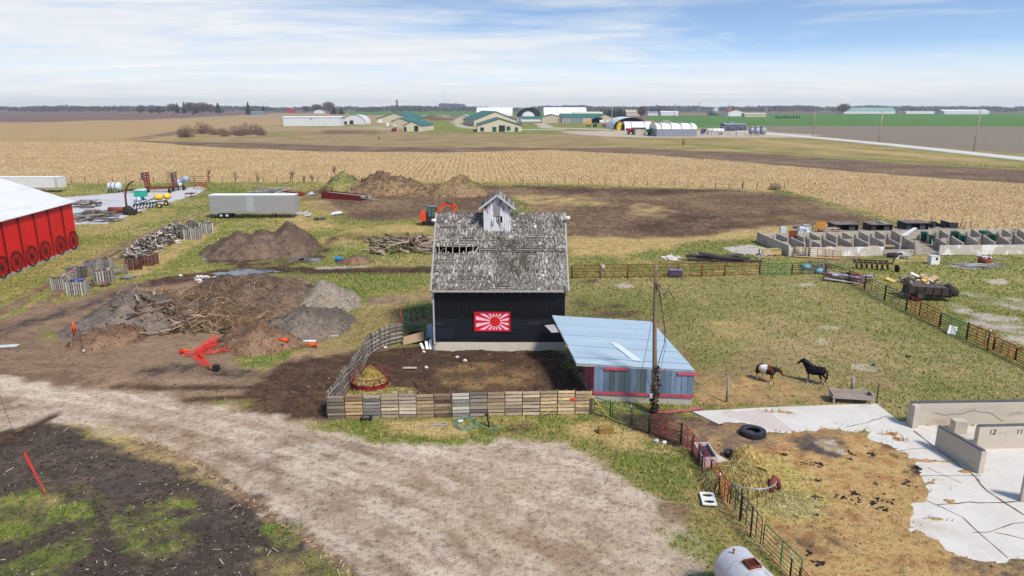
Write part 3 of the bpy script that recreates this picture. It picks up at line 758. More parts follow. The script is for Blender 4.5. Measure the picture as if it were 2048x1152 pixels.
# grass blades
i, bx, by, bz = scatter(np.clip(ggr * 1.15 - .12, 0, 1), 21, 230, 330000)
n = i.size
h = (NR.random(n) ** 1.5 * .13 + .05) * (.6 + .6 * ggr[i]) + .0007 * by
w = .018 + .00065 * by
ang = NR.random(n) * np.pi; tx, ty = NR.normal(0, 1, (2, n)) * h * .5
P = np.zeros((n, 3, 3))
P[:, 0] = np.stack([bx - np.cos(ang) * w, by - np.sin(ang) * w, bz - .01], 1)
P[:, 1] = np.stack([bx + np.cos(ang) * w, by + np.sin(ang) * w, bz - .01], 1)
P[:, 2] = np.stack([bx + tx, by + ty, bz + h], 1)
sel = NR.random(n)[:, None]
cc = np.where(sel < .5, C[0][i], np.where(sel < .82, C[1][i], C[2][i])) * (.8 + .5 * NR.random((n, 1)))
tri_cloud('grass', P, [(0, 1, 2)], cc, LEAFM)
# clods and crumbs of earth, chips and straw
wt = np.where((rgh < .022) & (ggr < .12) & (gy < 75), .5, np.clip((rgh - .035) * 9, 0, .5) * (ggr < .6))
i, bx, by, bz = scatter(wt, 21, 230, 150000)
n = i.size
s = ((.02 + .07 * NR.random(n) ** 2.5) + .0007 * by) * np.where(rgh[i] < .022, .55, 1.15)
P = np.zeros((n, 4, 3)); a0 = NR.random(n) * 6.28
for j in range(3):
 aj = a0 + j * 2.09 + NR.normal(0, .3, n); rj = s * (.6 + .8 * NR.random(n))
 P[:, j] = np.stack([bx + np.cos(aj) * rj, by + np.sin(aj) * rj, bz - .02], 1)
P[:, 3] = np.stack([bx + NR.normal(0, 1, n) * s * .3, by + NR.normal(0, 1, n) * s * .3, bz + s * (.22 + .35 * NR.random(n))], 1)
sel = NR.random(n)[:, None]
cc = np.where(sel < .4, C[0][i], np.where(sel < .6, C[1][i], C[2][i])) * (.7 + .55 * NR.random((n, 1)))
pale = NR.random(n) < .03
cc[pale] = np.array(S((176, 160, 140))[:3]) * (.6 + .5 * NR.random((pale.sum(), 1)))
tri_cloud('soil_clods', P, [(0, 1, 3), (1, 2, 3), (2, 0, 3)], cc, LEAFM)
# corn stubble, standing in its rows
i, bx, by, bz = scatter(gcorn * .95, 90, 420, 130000)
n = i.size
rw = 1.52; q = bx + .055 * by
snap = np.round(q / rw) * rw
keep = NR.random(n) < .45
bx = np.where(keep, snap - .055 * by + NR.normal(0, .18, n), bx)
h = .12 + .22 * NR.random(n); w = .05 + .00045 * by
ang = NR.random(n) * np.pi; tx, ty = NR.normal(0, 1, (2, n)) * .16
P = np.zeros((n, 3, 3))
P[:, 0] = np.stack([bx - np.cos(ang) * w, by - np.sin(ang) * w, bz - .02], 1)
P[:, 1] = np.stack([bx + np.cos(ang) * w, by + np.sin(ang) * w, bz - .02], 1)
P[:, 2] = np.stack([bx + tx, by + ty, bz + h], 1)
sel = NR.random(n)[:, None]
cc = np.where(sel < .75, C[0][i], C[1][i]) * (.8 + .6 * NR.random((n, 1)))
tri_cloud('corn_stubble', P, [(0, 1, 2)], cc, LEAFM)
# wood chips lying about the dark soil of the near left corner
pts_ = []
n = 430
uu, vv = NR.random(n) * 760 - 40, 850 + NR.random(n) ** 1.2 * 310
m = MB()
soilp = W2([(-800, 860), (0, 862), (110, 842), (200, 872), (300, 905), (430, 965), (520, 1010), (620, 1070), (690, 1130), (720, 1300), (-800, 1300)])
for u, v in zip(uu, vv):
 p = G(u, v)
 if poly_sd(np.array([p.x]), np.array([p.y]), soilp)[0] < .1: continue
 k = rng.random(); L_ = .05 + .16 * k * k + (.3 if rng.random() < .08 else 0); t = rng.uniform(.55, 1.1)
 m.box((p.x, p.y, .03 + .02 * rng.random()), (L_, .02 + .03 * rng.random(), .015), rot=Matrix.Rotation(rng.uniform(0, 6.28), 3, 'Z') @ Matrix.Rotation(rng.uniform(-.5, .5), 3, 'Y'), col=S((190 * t, 172 * t, 148 * t)))
o = m.build('wood_chips', attr_mat('chips')); o['kind'] = 'stuff'
# the tread of a tractor tyre pressed into the drive's edge
m = MB()
tr = [(270, 878), (340, 905), (400, 930), (440, 960), (500, 1000), (560, 1040), (620, 1080), (680, 1130), (700, 1160)]
P_ = [G(u, v) for u, v in tr]
s = 0.0
for a_, b_ in zip(P_[:-1], P_[1:]):
 d = b_ - a_; L_ = d.length; d.normalize(); nn = Vector((-d.y, d.x, 0))
 while s < L_:
  c_ = a_ + d * s
  for sg in (-1, 1):
   if rng.random() < .22: continue
   k = rng.uniform(.8, 1.5)
   p0 = c_ + nn * (.03 * sg + rng.gauss(0, .02)) + d * .05 * sg; p1 = c_ + nn * (rng.uniform(.16, .28) * sg) - d * .14
   m.bar(p0 + Vector((0, 0, -.01)), p1 + Vector((0, 0, -.006)), .06, .04, col=S((138 * k, 116 * k, 94 * k)))
  s += .24
 s -= L_
o = m.build('tyre_tread_marks', attr_mat('tread')); o['kind'] = 'structure'
# ------------------------------------------------------------------ the old corn crib in the middle
BY = 51.3                                 # its front
def shingle_roof():
 yE, zE = BY - .45, 4.72               # eave
 yR, zR = 56.15, 9.75                  # ridge
 x0, x1 = XA(862, yE, zE) , XA(1137, yE, zE)
 return x0, x1, yE, zE, yR, zR
rx0, rx1, yE, zE, yR, zR = shingle_roof()
wx0, wx1 = XA(868, BY, 2), XA(1131, BY, 2)
yB = 2 * yR - BY
crib = thing('corn_crib', 'old black and grey corn crib with a patchy shingle roof, small cupola on its ridge', 'barn', ((wx0 + wx1) / 2, BY, 0))
BLK = M('black_boards', (20, 21, 27), rough=.4, var=.35, scale=.8, bump=.25, c2=(66, 70, 88), cov=.30, s2=.6, stretch=(.3, 1, 5), rnd=0)
BLKV = M('black_battens', (15, 15, 19), rough=.55, var=.4, scale=.9, bump=.2, c2=(50, 52, 64), cov=.18, s2=1.4, stretch=(3, 1, .35), rnd=0)
GREYW = M('weathered_wood', (156, 150, 144), rough=.95, var=.35, scale=3, bump=.3, c2=(92, 86, 80), cov=.4, s2=3)
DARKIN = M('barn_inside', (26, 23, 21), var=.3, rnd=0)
m = MB(); m.bb(wx0 - .03, wx1 + .03, BY - .06, BY + .35, -.2, .66); m.bb(wx0, wx0 + .3, BY + .35, yB, -.2, .6); m.bb(wx1 - .3, wx1, BY + .35, yB, -.2, .6)
m.build('foundation', M('foundation', (206, 196, 178), var=.14, scale=1.2, bump=.1, c2=(150, 138, 118), cov=.25, s2=.8), crib)
ZM = 2.42
m = MB()                                   # lapped horizontal boards
z = .66; k = 0
while z < ZM - .01:
 segs = [wx0, rng.uniform(wx0 + 2, wx1 - 2), wx1] if rng.random() < .7 else [wx0, wx1]
 for a_, b_ in zip(segs[:-1], segs[1:]):
  o = rng.uniform(-.012, .012)
  m.add([(a_, BY - .055 + o, z), (b_ - .01, BY - .055 + o, z), (b_ - .01, BY - .02 + o, z + .21), (a_, BY - .02 + o, z + .21), (a_, BY + .01, z), (b_ - .01, BY + .01, z)], [(0, 1, 2, 3), (4, 5, 1, 0)])
 z += .205
m.build('lower_siding', BLK, crib)
m = MB(); m.bb(wx0 + .1, wx0 + 1.5, BY - .085, BY - .05, .95, 1.75); m.build('patch_panel', M('patch_panel', (34, 38, 50), rough=.5, var=.2), crib)
m = MB(); x = wx0
while x < wx1 - .05:                       # upright boards above
 w = min(rng.uniform(.24, .32), wx1 - x)
 d = rng.uniform(0, .05)
 m.bb(x, x + w - .012, BY + .02 - d, BY + .06, ZM, 5.1); x += w
m.build('upper_siding', BLKV, crib)
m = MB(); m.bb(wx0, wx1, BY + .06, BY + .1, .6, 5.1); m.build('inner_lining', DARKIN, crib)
m = MB()
for xx in (wx0, wx1 - .06):
 m.prism([(xx, BY, .6), (xx, yB, .6), (xx, yB, 5.0), (xx, yR, zR - .1), (xx, BY, 5.0)], (.06, 0, 0))
m.bb(wx0, wx1, yB - .06, yB, .6, 5.0)
m.build('wall', GREYW, crib)
m = MB(); m.bb(wx0 - .05, wx0 + .07, BY - .1, BY - .05, .5, 4.9); m.build('corner_board', M('corner_board', (190, 186, 180), var=.3, scale=3), crib)
# roof: decking, lath and shingles, each shingle its own slip of wood
sl = Vector((0, yR - yE, zR - zE)); SLN = sl.length; su = sl.normalized(); sn = Vector((0, -su.z, su.y))
def RP(x, s, o=0.0):
 if s > 3.56: o += .11          # the upper tier laps over the lower one
 return Vector((x, yE, zE)) + su * s + sn * o
roof = MB()
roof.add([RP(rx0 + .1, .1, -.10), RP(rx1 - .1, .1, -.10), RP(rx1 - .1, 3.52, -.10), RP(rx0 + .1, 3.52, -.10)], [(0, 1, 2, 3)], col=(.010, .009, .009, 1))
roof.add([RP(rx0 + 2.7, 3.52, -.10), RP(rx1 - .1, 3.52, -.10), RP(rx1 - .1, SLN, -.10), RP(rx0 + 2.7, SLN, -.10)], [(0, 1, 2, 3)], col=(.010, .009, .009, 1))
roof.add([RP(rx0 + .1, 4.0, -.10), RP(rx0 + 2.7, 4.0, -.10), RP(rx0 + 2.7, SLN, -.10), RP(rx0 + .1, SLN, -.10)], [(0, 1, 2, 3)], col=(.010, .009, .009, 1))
yb2, zb2 = 2 * yR - yE, zE
roof.add([(rx0, yR, zR - .05), (rx1, yR, zR - .05), (rx1, yb2, zb2), (rx0, yb2, zb2)], [(0, 3, 2, 1)], col=S((96, 90, 86)))
GAP = (3.50, 3.98, rx0 + .35, rx0 + 3.55)    # where lath and shingles are gone
s = .0
while s < SLN - .05:                        # lath
 ga = GAP[0] - .04 < s < GAP[1]
 k = rng.uniform(.75, 1.2)
 xa = GAP[3] if ga else rx0 + .05
 roof.bar(RP(xa, s + .06, -.05 + rng.uniform(-.012, .012)), RP(rx1 - .05, s + .06, -.05 + rng.uniform(-.012, .012)), .095, .025, up=sn, col=S((146 * k, 138 * k, 130 * k)))
 s += .155
for j in range(7):                          # rafters showing in the gap
 x = GAP[2] + .05 + j * .52
 roof.bar(RP(x, GAP[0] - .1, -.06), RP(x, GAP[1] + .1, -.06), .05, .06, up=sn, col=S((176, 168, 158)))
roof.bar(RP(GAP[3] - .42, GAP[0], -.03), RP(GAP[3] - .12, GAP[1], -.02), .1, .03, up=sn, col=S((170, 162, 152)))
roof.bar(RP(GAP[2] + .15, GAP[0] + .1, -.08), RP(GAP[2] + .45, GAP[1] - .05, -.08), .04, .03, up=sn, col=S((120, 112, 104)))
rows = int(SLN / .16)
for r in range(rows):
 s = .02 + r * .16 + rng.uniform(-.02, .02)
 x = rx0 + rng.uniform(0, .08)
 while x < rx1 - .06:
  w = rng.uniform(.06, .13)
  bare = fbm(np.array([x * .55]), np.array([s * .9]), 40, 4, .6)[0]
  lft = sstep(1.2, -2.2, np.array([x]))[0]
  upp = sstep(3.6, 5.2, np.array([s]))[0]
  p = .09 + 2.0 * max(0, bare - .49) * (.5 + 1.5 * lft * (.45 + .55 * upp)) + .22 * lft * (s > 2.2) + .12 * upp
  if 4.0 < s < 5.3 and x > rx0 + 7.2: p += .22
  if GAP[0] - .12 < s < GAP[1] and x < GAP[3]: p = 1
  if GAP[0] - .05 < s < GAP[0] + .22 and x > rx0 + 3.3: p += .75 if x < rx0 + 4.6 or x > rx0 + 6.2 else .3
  if s < .35 and rx0 + 4.4 < x < rx0 + 6.0: p = .8
  if rx1 - 1.4 < x < rx1 - .8 and .3 < s < .5: p = 1
  if rng.random() > p:
   t = rng.random(); moss = fbm(np.array([x * 1.1]), np.array([s * 1.2]), 60, 3)[0]
   dark = sstep(.46, .66, np.array([moss]))[0] * .55 + .45 * sstep(2.0, 0.2, np.array([abs(x - .4)]))[0] * (s < 4.6)
   g = 98 + 84 * t ** 1.2 * (1 - .5 * dark) + (40 if rng.random() < .08 else 0) - 30 * dark
   tw = rng.uniform(-.018, .018)
   L_ = rng.uniform(.18, .30)
   rot = Matrix((Vector((1, tw * 3, 0)).normalized(), su, sn)).transposed()
   lift = rng.uniform(0, .035) if rng.random() < .3 else 0
   roof.box(RP(x + w / 2, s + L_ / 2, .012 + lift), (w - .012, L_, .018), rot=Matrix.Rotation(rng.gauss(0, .05), 3, sn) @ rot @ Matrix.Rotation(.075 + lift * 3, 3, 'X'), col=S((g, g * .97 - 2 * dark, g * .93 - 8 * dark)))
  x += w
for xx in (rx0 - .02, rx1 + .02):           # barge boards
 for a_, b_ in ((0, 3.45), (3.5, SLN)):
  roof.bar(RP(xx, a_, .0), RP(xx, b_, .0), .12, .14, up=sn, col=S((168, 164, 158)))
k = 10
xs_ = np.linspace(rx0, rx1, k)
roof.box(((rx0 + rx1) / 2, yR, zR + .03), (rx1 - rx0, .22, .06), col=S((64, 60, 58)))
roof.bar(RP(rx0 + .1, .0, .03), RP(rx1 - .4, .0, .03), .16, .03, up=sn, col=S((150, 144, 138)))
roof.build('roof', attr_mat('shingles', .95, .25), crib)
for j in range(16):
 x = wx0 + .12 + j * (wx1 - wx0 - .2) / 15.2
 m = MB(); m.bar((x, BY + .05, 4.95), (x, yE + .06, zE - .12), .06, .12); m.build('rafter_tail', M('rafter_tail', (198, 192, 184), var=.2, scale=4), crib)
for u, v in ((853, 441), (1134, 436)):
 y = yR - .9; x = (rx0 - .16) if u < 1000 else (rx1 + .16)
 m = MB(); m.lathe([(.02, -.16), (.13, -.14), (.15, .1), (.1, .2), (.02, .22)], (x, y, ZA(v, y)), 10, 'X'); m.build('vent_cap', M('white_enamel', (226, 226, 226), var=.08), crib)
for v in (511, 539):
 y = yR - 2.0; m = MB(); m.tube((rx0 - .1, y, ZA(v, y)), (rx0 + .1, y, ZA(v, y)), .07, 8); m.build('insulator', M('white_enamel', (226, 226, 226), var=.08), crib)
# cupola
cyF = 54.75; cz0 = zE + (cyF - yE) * sl.z / sl.y
ux0, ux1 = XA(967.5, cyF, 9.2), XA(1021.5, cyF, 9.2)
cz1 = ZA(412, cyF); czp = ZA(391, cyF); cyB = 2 * yR - cyF; cxm = (ux0 + ux1) / 2
PEEL = M('peeled_white_paint', (226, 226, 230), rough=.85, var=.25, scale=2.5, bump=.3, c2=(112, 108, 110), cov=.44, s2=1.5, stretch=(2.6, 2.6, .7), rnd=.04, sharp=14)
m = MB(); m.bb(ux0 + .06, ux1 - .06, cyF + .06, cyB - .06, cz0 - .6, cz1); m.prism([(ux0 + .06, cyF + .06, cz1), (ux1 - .06, cyF + .06, cz1), (cxm, cyF + .06, czp - .06)], (0, cyB - cyF - .12, 0)); cup = m.build('cupola', DARKIN, crib)
def cprt(name, m, mat):
 o = m.build(name, mat, crib); o.parent = cup; return o
m = MB(); nb = 13; bwid = (ux1 - ux0) / nb
for j in range(nb):
 xa, xb = ux0 + j * bwid, ux0 + (j + 1) * bwid - .014
 def top(x): return cz1 + (czp - cz1) * (1 - abs(x - cxm) / (cxm - ux0))
 d = rng.uniform(0, .03)
 if j == 8:
  for za, zb in ((cz0 - .02, cz0 + .82), (cz0 + 1.32, None)):
   m.prism([(xa, cyF - d, za), (xb, cyF - d, za), (xb, cyF - d, zb or top(xb)), (xa, cyF - d, zb or top(xa))], (0, .05, 0))
 else:
  zlo = cz0 - .02 + (.0 if j != 1 else .25)
  m.prism([(xa, cyF - d, zlo), (xb, cyF - d, zlo), (xb, cyF - d, top(xb)), (xa, cyF - d, top(xa))], (0, .05, 0))
for xx in (ux0 - .03, ux1 + .0): m.bb(xx, xx + .03, cyF + .05, cyB, cz0 - .4, cz1)
cprt('wall', m, PEEL)
m = MB(); m.bb(ux0 + bwid * 5, ux0 + bwid * 8 - .03, cyF - .07, cyF - .03, cz0 + 1.35, cz0 + 2.25); cprt('shutter', m, M('grey_shutter', (138, 136, 140), var=.25, scale=2, c2=(196, 196, 200), cov=.2, s2=2))
m = MB(); m.bb(ux0 - .03, ux1 + .03, cyF - .09, cyF - .02, cz0 - .08, cz0 + .03); cprt('sill', m, M('sill_grey', (168, 168, 172), var=.2))
m = MB()
ov, oy = .36, .32
for sgn in (-1, 1):
 ex = cxm + sgn * (cxm - ux0 + ov); ez = cz1 - ov * (czp - cz1) / (cxm - ux0)
 dn = Vector((ex - cxm, 0, ez - czp)); Ld = dn.length; dn.normalize()
 nrm_ = Vector((-dn.z * sgn, 0, dn.x * sgn)) if sgn > 0 else Vector((dn.z, 0, -dn.x))
 if nrm_.z < 0: nrm_ = -nrm_
 q = 0.0
 while q < Ld - .02:
  kk = rng.uniform(.5, 1.1)
  c_ = Vector((cxm, (cyF + cyB) / 2, czp + .06)) + dn * (q + .06) + nrm_ * rng.uniform(0, .03)
  m.bar(c_ + Vector((0, -(cyB - cyF) / 2 - oy + rng.uniform(-.04, .04), 0)), c_ + Vector((0, (cyB - cyF) / 2 + oy, 0)), .14, .03, up=nrm_, col=S((150 * kk, 146 * kk, 142 * kk)))
  q += .125
 m.bar((cxm, cyF - oy - .02, czp + .05), (ex, cyF - oy - .02, ez + .05), .05, .14, col=S((196, 194, 190)))
cprt('roof', m, attr_mat('cupola_roof', .95, .25))
m = MB(); m.tube((cxm + .05, yR, czp), (cxm + .05, yR, czp + .85), .018, 6); m.tube((cxm + .4, yR + .2, czp - .4), (cxm + .4, yR + .2, czp + .55), .012, 6); cprt('lightning_rod', m, M('rod_grey', (120, 110, 100)))
# the painted board on its front
fx0, fx1 = XA(949, BY - .12, 1.9), XA(1020.5, BY - .12, 1.9)
fz0, fz1 = ZA(662, BY - .12), ZA(624, BY - .12)
fl = thing('sunburst_board', 'red painted board with pink rays round a red sun, hung on the black barn wall', 'painted sign', ((fx0 + fx1) / 2, BY - .12, fz0))
RED = M('board_red', (206, 30, 40), rough=.6, var=.12, scale=2, bump=.05)
m = MB(); m.bb(fx0, fx1, BY - .15, BY - .09, fz0, fz1); m.build('board', RED, fl)
m = MB()
bw = .09
for a_, b_, c_, d_ in ((fx0 - .02, fx1 + .02, fz1 - bw, fz1 + .01), (fx0 - .02, fx1 + .02, fz0 - .01, fz0 + bw), (fx0 - .02, fx0 + bw, fz0 + bw, fz1 - bw), (fx1 - bw, fx1 + .02, fz0 + bw, fz1 - bw)):
 m.bb(a_, b_, BY - .19, BY - .15, c_, d_)
m.build('frame', M('board_frame', (196, 26, 40), rough=.55, var=.15), fl)
fcx, fcz = fx0 + (fx1 - fx0) * .575, (fz0 + fz1) / 2
X0, X1, Z0_, Z1_ = fx0 + bw + .03, fx1 - bw - .03, fz0 + bw + .02, fz1 - bw - .02
def hit(a):
 dx, dz = math.cos(a), math.sin(a); t = 1e9
 if dx > 1e-9: t = min(t, (X1 - fcx) / dx)
 if dx < -1e-9: t = min(t, (X0 - fcx) / dx)
 if dz > 1e-9: t = min(t, (Z1_ - fcz) / dz)
 if dz < -1e-9: t = min(t, (Z0_ - fcz) / dz)
 return t
m = MB(); rad = (fz1 - fz0) * .245
for j in range(16):
 a0_, a1_ = (j + .25) * math.pi / 8, (j + .75) * math.pi / 8
 aa = [a0_ + (a1_ - a0_) * q / 6 for q in range(7)]
 crn = [math.atan2(zc_ - fcz, xc_ - fcx) % (2 * math.pi) for xc_ in (X0, X1) for zc_ in (Z0_, Z1_)]
 aa = sorted(aa + [c for c in crn if a0_ < c < a1_])
 o = [(fcx + math.cos(a) * hit(a), BY - .150, fcz + math.sin(a) * hit(a)) for a in aa]
 i_ = [(fcx + math.cos(a) * rad * 1.04, BY - .150, fcz + math.sin(a) * rad * 1.04) for a in reversed(aa)]
 m.prism(o + i_, (0, -.006, 0))
m.build('rays', M('board_pink', (240, 192, 214), rough=.6, var=.08), fl)
m = MB(); m.lathe([(rad, 0), (rad, -.010)], (fcx, BY - .150, fcz), 28, 'Y'); m.build('sun_disc', M('board_disc', (214, 34, 38), rough=.6, var=.08), fl)
# ------------------------------------------------------------------ the low blue shed
FL, FR = G(1187, 801), G(1383, 809)
def sp(u, v, z): return G(u, v, z)
rfl, rfr, rbl, rbr = sp(1153, 727, 2.42), sp(1390, 741, 2.25), sp(1104, 630.5, 3.05), sp(1303, 643, 2.92)
shed = thing('shed', 'low blue plank shed with pale blue sheet roof and pink trim beside the black barn', 'shed', (FL + FR) / 2)
BLUEP = M('blue_planks', (104, 130, 158), rough=.85, var=.25, scale=1.2, bump=.2, c2=(86, 106, 122), cov=.4, s2=1.6, stretch=(3, 3, .5), rnd=.05, attr=True)
PINK = M('pink_paint', (198, 84, 104), rough=.8, var=.25, scale=2.5, bump=.15, c2=(160, 90, 96), cov=.3, s2=2)
dF = (FR - FL).normalized(); nF_ = Vector((dF.y, -dF.x, 0)); LF = (FR - FL).length
def zt(t): return 2.30 - .14 * t      # top of the front wall
m = MB(); t = 0.0
while t < LF - .02:
 w = min(rng.uniform(.27, .36), LF - t)
 k = rng.uniform(.8, 1.12); d = rng.uniform(0, .03)
 grey = .28 < t / LF < .32 or .10 < t / LF < .30 or .38 < t / LF < .52
 c_ = S((98 * k, 112 * k, 118 * k)) if grey else S((120 * k, 142 * k, 166 * k))
 p = FL + dF * (t + w / 2) + nF_ * d
 m.box((p.x, p.y, (.50 + zt(t / LF)) / 2), (w - .014, .04, zt(t / LF) - .50), rz=math.atan2(dF.y, dF.x), col=c_)
 t += w
m.build('front_wall', BLUEP, shed)
m = MB(); p = (FL + FR) / 2; m.box((p.x - nF_.x * .09, p.y - nF_.y * .09, .21), (LF, .2, .50), rz=math.atan2(dF.y, dF.x)); m.build('foundation', M('shed_base', (190, 186, 178), var=.18, scale=1.4, c2=(150, 140, 124), cov=.3), shed)
m = MB()
for a_, b_, z_, h_, o_ in ((0, 1, .56, .2, .075),):
 m.box((FL + dF * LF * .5 + nF_ * o_ + Vector((0, 0, z_))), (LF + .06, .03, h_), rz=math.atan2(dF.y, dF.x))
m.build('base_trim', PINK, shed)
m = MB()
for a_, b_, z_ in ((.10, .34, 2.2), (.84, 1.05, 2.04)):
 m.box((FL + dF * LF * (a_ + b_) / 2 + nF_ * .09 + Vector((0, 0, z_))), (LF * (b_ - a_), .03, .17), rz=math.atan2(dF.y, dF.x))
m.build('eave_trim', PINK, shed)
ml = MB()
dL = Vector((rbl.x - rfl.x, rbl.y - rfl.y, 0)).normalized(); LL = 7.2
nL = Vector((-dL.y, dL.x, 0))
def side(m, P0, D, n_, L_, za, zb, cols, z0=.45):
 t = 0.0
 while t < L_ - .02:
  w = min(rng.uniform(.27, .36), L_ - t); f = t / L_; k = rng.uniform(.82, 1.12)
  zt_ = za + (zb - za) * f; p = P0 + D * (t + w / 2) + n_ * rng.uniform(0, .03)
  m.box((p.x, p.y, (z0 + zt_) / 2), (w - .014, .04, zt_ - z0), rz=math.atan2(D.y, D.x), col=S(tuple(c * k for c in cols))); t += w
side(ml, FL, dL, nL, 1.0, 2.28, 2.4, (214, 92, 112), .2)
side(ml, FL + dL * 1.6, dL, nL, 1.0, 2.36, 2.45, (214, 92, 112), .2)
ml.build('side_wall', M('pink_planks', (1, 1, 1), attr=True, var=.25, scale=1.4, stretch=(3, 3, .5), c2=(150, 120, 118), cov=.3, s2=1.5), shed)
mr = MB(); side(mr, FR, dL, -nL, LL, 2.1, 2.8, (104, 128, 156)); pB = FL + dL * LL; side(mr, pB, dF, -nF_, LF, 2.9, 2.75, (104, 128, 156)); mr.build('rear_wall', BLUEP, shed)
for k in (1.3, 2.9, 5.0, 7.0):
 m = MB(); p = FL + dL * k; q = 2.3 + .09 * k; m.bb(p.x - .07, p.x + .07, p.y - .07, p.y + .07, -.1, q); m.build('post', GREYW, shed)
m = MB(); m.bar(FL + dL * 1.5 - dF * .55 + Vector((0, 0, 1.3)), FL + dL * .1 - dF * .1 + Vector((0, 0, .1)), .1, .05); m.build('leaning_board', GREYW, shed)
RB = M('roof_blue', (172, 192, 206), rough=.5, var=.12, scale=.5, bump=.05, c2=(208, 214, 214), cov=.40, s2=.8, stretch=(.3, 2.6, 1), rnd=0, sharp=5)
m = MB(); nst = 9
for j in range(nst):                       # overlapping sheets, laid crosswise
 f0, f1 = j / nst, (j + 1) / nst + (.012 if j < nst - 1 else 0)
 A, B = rfl.lerp(rbl, f0), rfr.lerp(rbr, f0); D, E = rfl.lerp(rbl, f1), rfr.lerp(rbr, f1)
 o = Vector((0, 0, .012 * (nst - j) * .25 + (.035 if j % 2 else 0)))
 m.prism([A + o, B + o, E, D], (0, 0, -.035))
rf = m.build('roof', RB, shed)
m = MB(); m.prism([rfl.lerp(rbl, a) .lerp(rfr.lerp(rbr, a), b) + Vector((0, 0, .055)) for a, b in ((.10, .52), (.10, .60), (.43, .485), (.43, .42))], (0, 0, .012)); o = m.build('bare_strip', M('bare_metal', (206, 216, 222), var=.15), shed); o.parent = rf
m = MB(); m.bar(rfl + Vector((0, .02, -.1)), rfr + Vector((0, .02, -.1)), .03, .12); m.bar(rfl + Vector((.02, 0, -.1)), rbl + Vector((.02, 0, -.1)), .03, .14); m.build('fascia', M('fascia', (182, 180, 176), var=.3, scale=2, c2=(170, 96, 104), cov=.3), shed)
a_ = rbl.lerp(rfl, .14); m = MB(); m.prism([a_ + Vector((-.75, -.1, -.32)), a_ + Vector((-.0, -.1, -.25)), a_ + Vector((.25, -1.7, -.3)), a_ + Vector((-.35, -1.6, -.36))], (0, 0, .04)); m.build('awning_sheet', M('awning_sheet', (180, 176, 174), var=.25, scale=2, c2=(120, 112, 108), cov=.3), shed)
# ------------------------------------------------------------------ pallet fence
PALM = attr_mat('pallet_wood', .95, .3)
TONES = [(150, 136, 122), (186, 158, 120), (156, 148, 140), (196, 178, 154), (188, 172, 158), (160, 140, 114), (148, 128, 108), (186, 180, 172), (150, 138, 130), (184, 162, 134), (176, 158, 138), (190, 172, 146), (198, 176, 140), (204, 180, 144), (188, 164, 134)]
TW = ['dark grey brown', 'yellowish tan', 'cool grey', 'pale tan', 'pinkish grey', 'olive brown', 'dull brown', 'whitish grey', 'ash grey', 'tan', 'mid tan', 'light tan', 'honey', 'bright honey', 'warm brown']
def pallet(P, Q, h, tone, label, group, lean=0.0, z0=0.0):
 P, Q = Vector(P), Vector(Q); d = (Q - P); L_ = d.length; d.normalize(); n = Vector((d.y, -d.x, 0))
 t = thing('pallet', label, 'pallet', ((P + Q) / 2), 0, group)
 up = (Vector((0, 0, 1)) + n * lean).normalized()
 def at(s, z, o): return P + d * s + up * (z + z0) + n * o
 nb = 7; m = MB(); bh = h / nb
 for k in range(nb):
  if rng.random() < .02: continue
  kk = rng.uniform(.72, 1.16); w = bh * rng.uniform(.66, .8); zc_ = bh * (k + .5)
  tl = rng.uniform(-.012, .012)
  m.bar(at(.015 + rng.uniform(0, .02), zc_ + tl, .07), at(L_ - .015 - rng.uniform(0, .02), zc_ - tl, .07), .02, w, col=S(tuple(c * kk for c in tone)))
 m.build('deck', PALM, t)
 m = MB()
 for k in range(5):
  kk = rng.uniform(.6, 1.0); zc_ = h * (k + .5) / 5
  m.bar(at(.02, zc_, -.07), at(L_ - .02, zc_, -.07), .02, .1, col=S(tuple(c * kk for c in tone)))
 m.build('back_boards', PALM, t)
 for s in (.04, L_ / 2, L_ - .04):
  kk = rng.uniform(.5, .75); m = MB(); m.bar(at(s, -.02, 0), at(s, h + rng.uniform(0, .04), 0), .045, .115, up=n, col=S(tuple(c * kk for c in tone))); m.build('stringer', PALM, t)
 return t
A, B = G(656, 838), G(1184, 827)
hp = ZA(789, A.y)
for k in range(15):
 p, q = A.lerp(B, k / 15), A.lerp(B, (k + 1) / 15)
 q = q - (q - p).normalized() * .015
 pallet(p, q, hp * rng.uniform(.97, 1.03), TONES[k], '%s pallet, %s from the left in the front row of the pallet fence' % (TW[k], ORD[k]), 'pallets in the front row of the fence', rng.uniform(-.03, .03))
lp = [A + Vector((-.05, .12, 0)), G(688, 790), G(722, 742), G(737, 712), G(757, 699), G(781, 689), G(806, 684)]
ds = [0]
for a_, b_ in zip(lp[:-1], lp[1:]): ds.append(ds[-1] + (b_ - a_).length)
def along(pts, ds, s):
 for i in range(len(pts) - 1):
  if s <= ds[i + 1] or i == len(pts) - 2:
   return pts[i].lerp(pts[i + 1], (s - ds[i]) / (ds[i + 1] - ds[i]))
nP = max(6, int(round(ds[-1] / 1.12)))
for k in range(nP):
 p, q = along(lp, ds, ds[-1] * k / nP), along(lp, ds, ds[-1] * (k + 1) / nP)
 q = q - (q - p).normalized() * .015
 pallet(q, p, hp * rng.uniform(.94, 1.05), (178, 166, 156), 'weathered pallet, %s back from the corner in the left side of the pallet fence' % ORD[min(k, 19)], 'pallets in the left side of the fence', rng.uniform(-.05, .05))
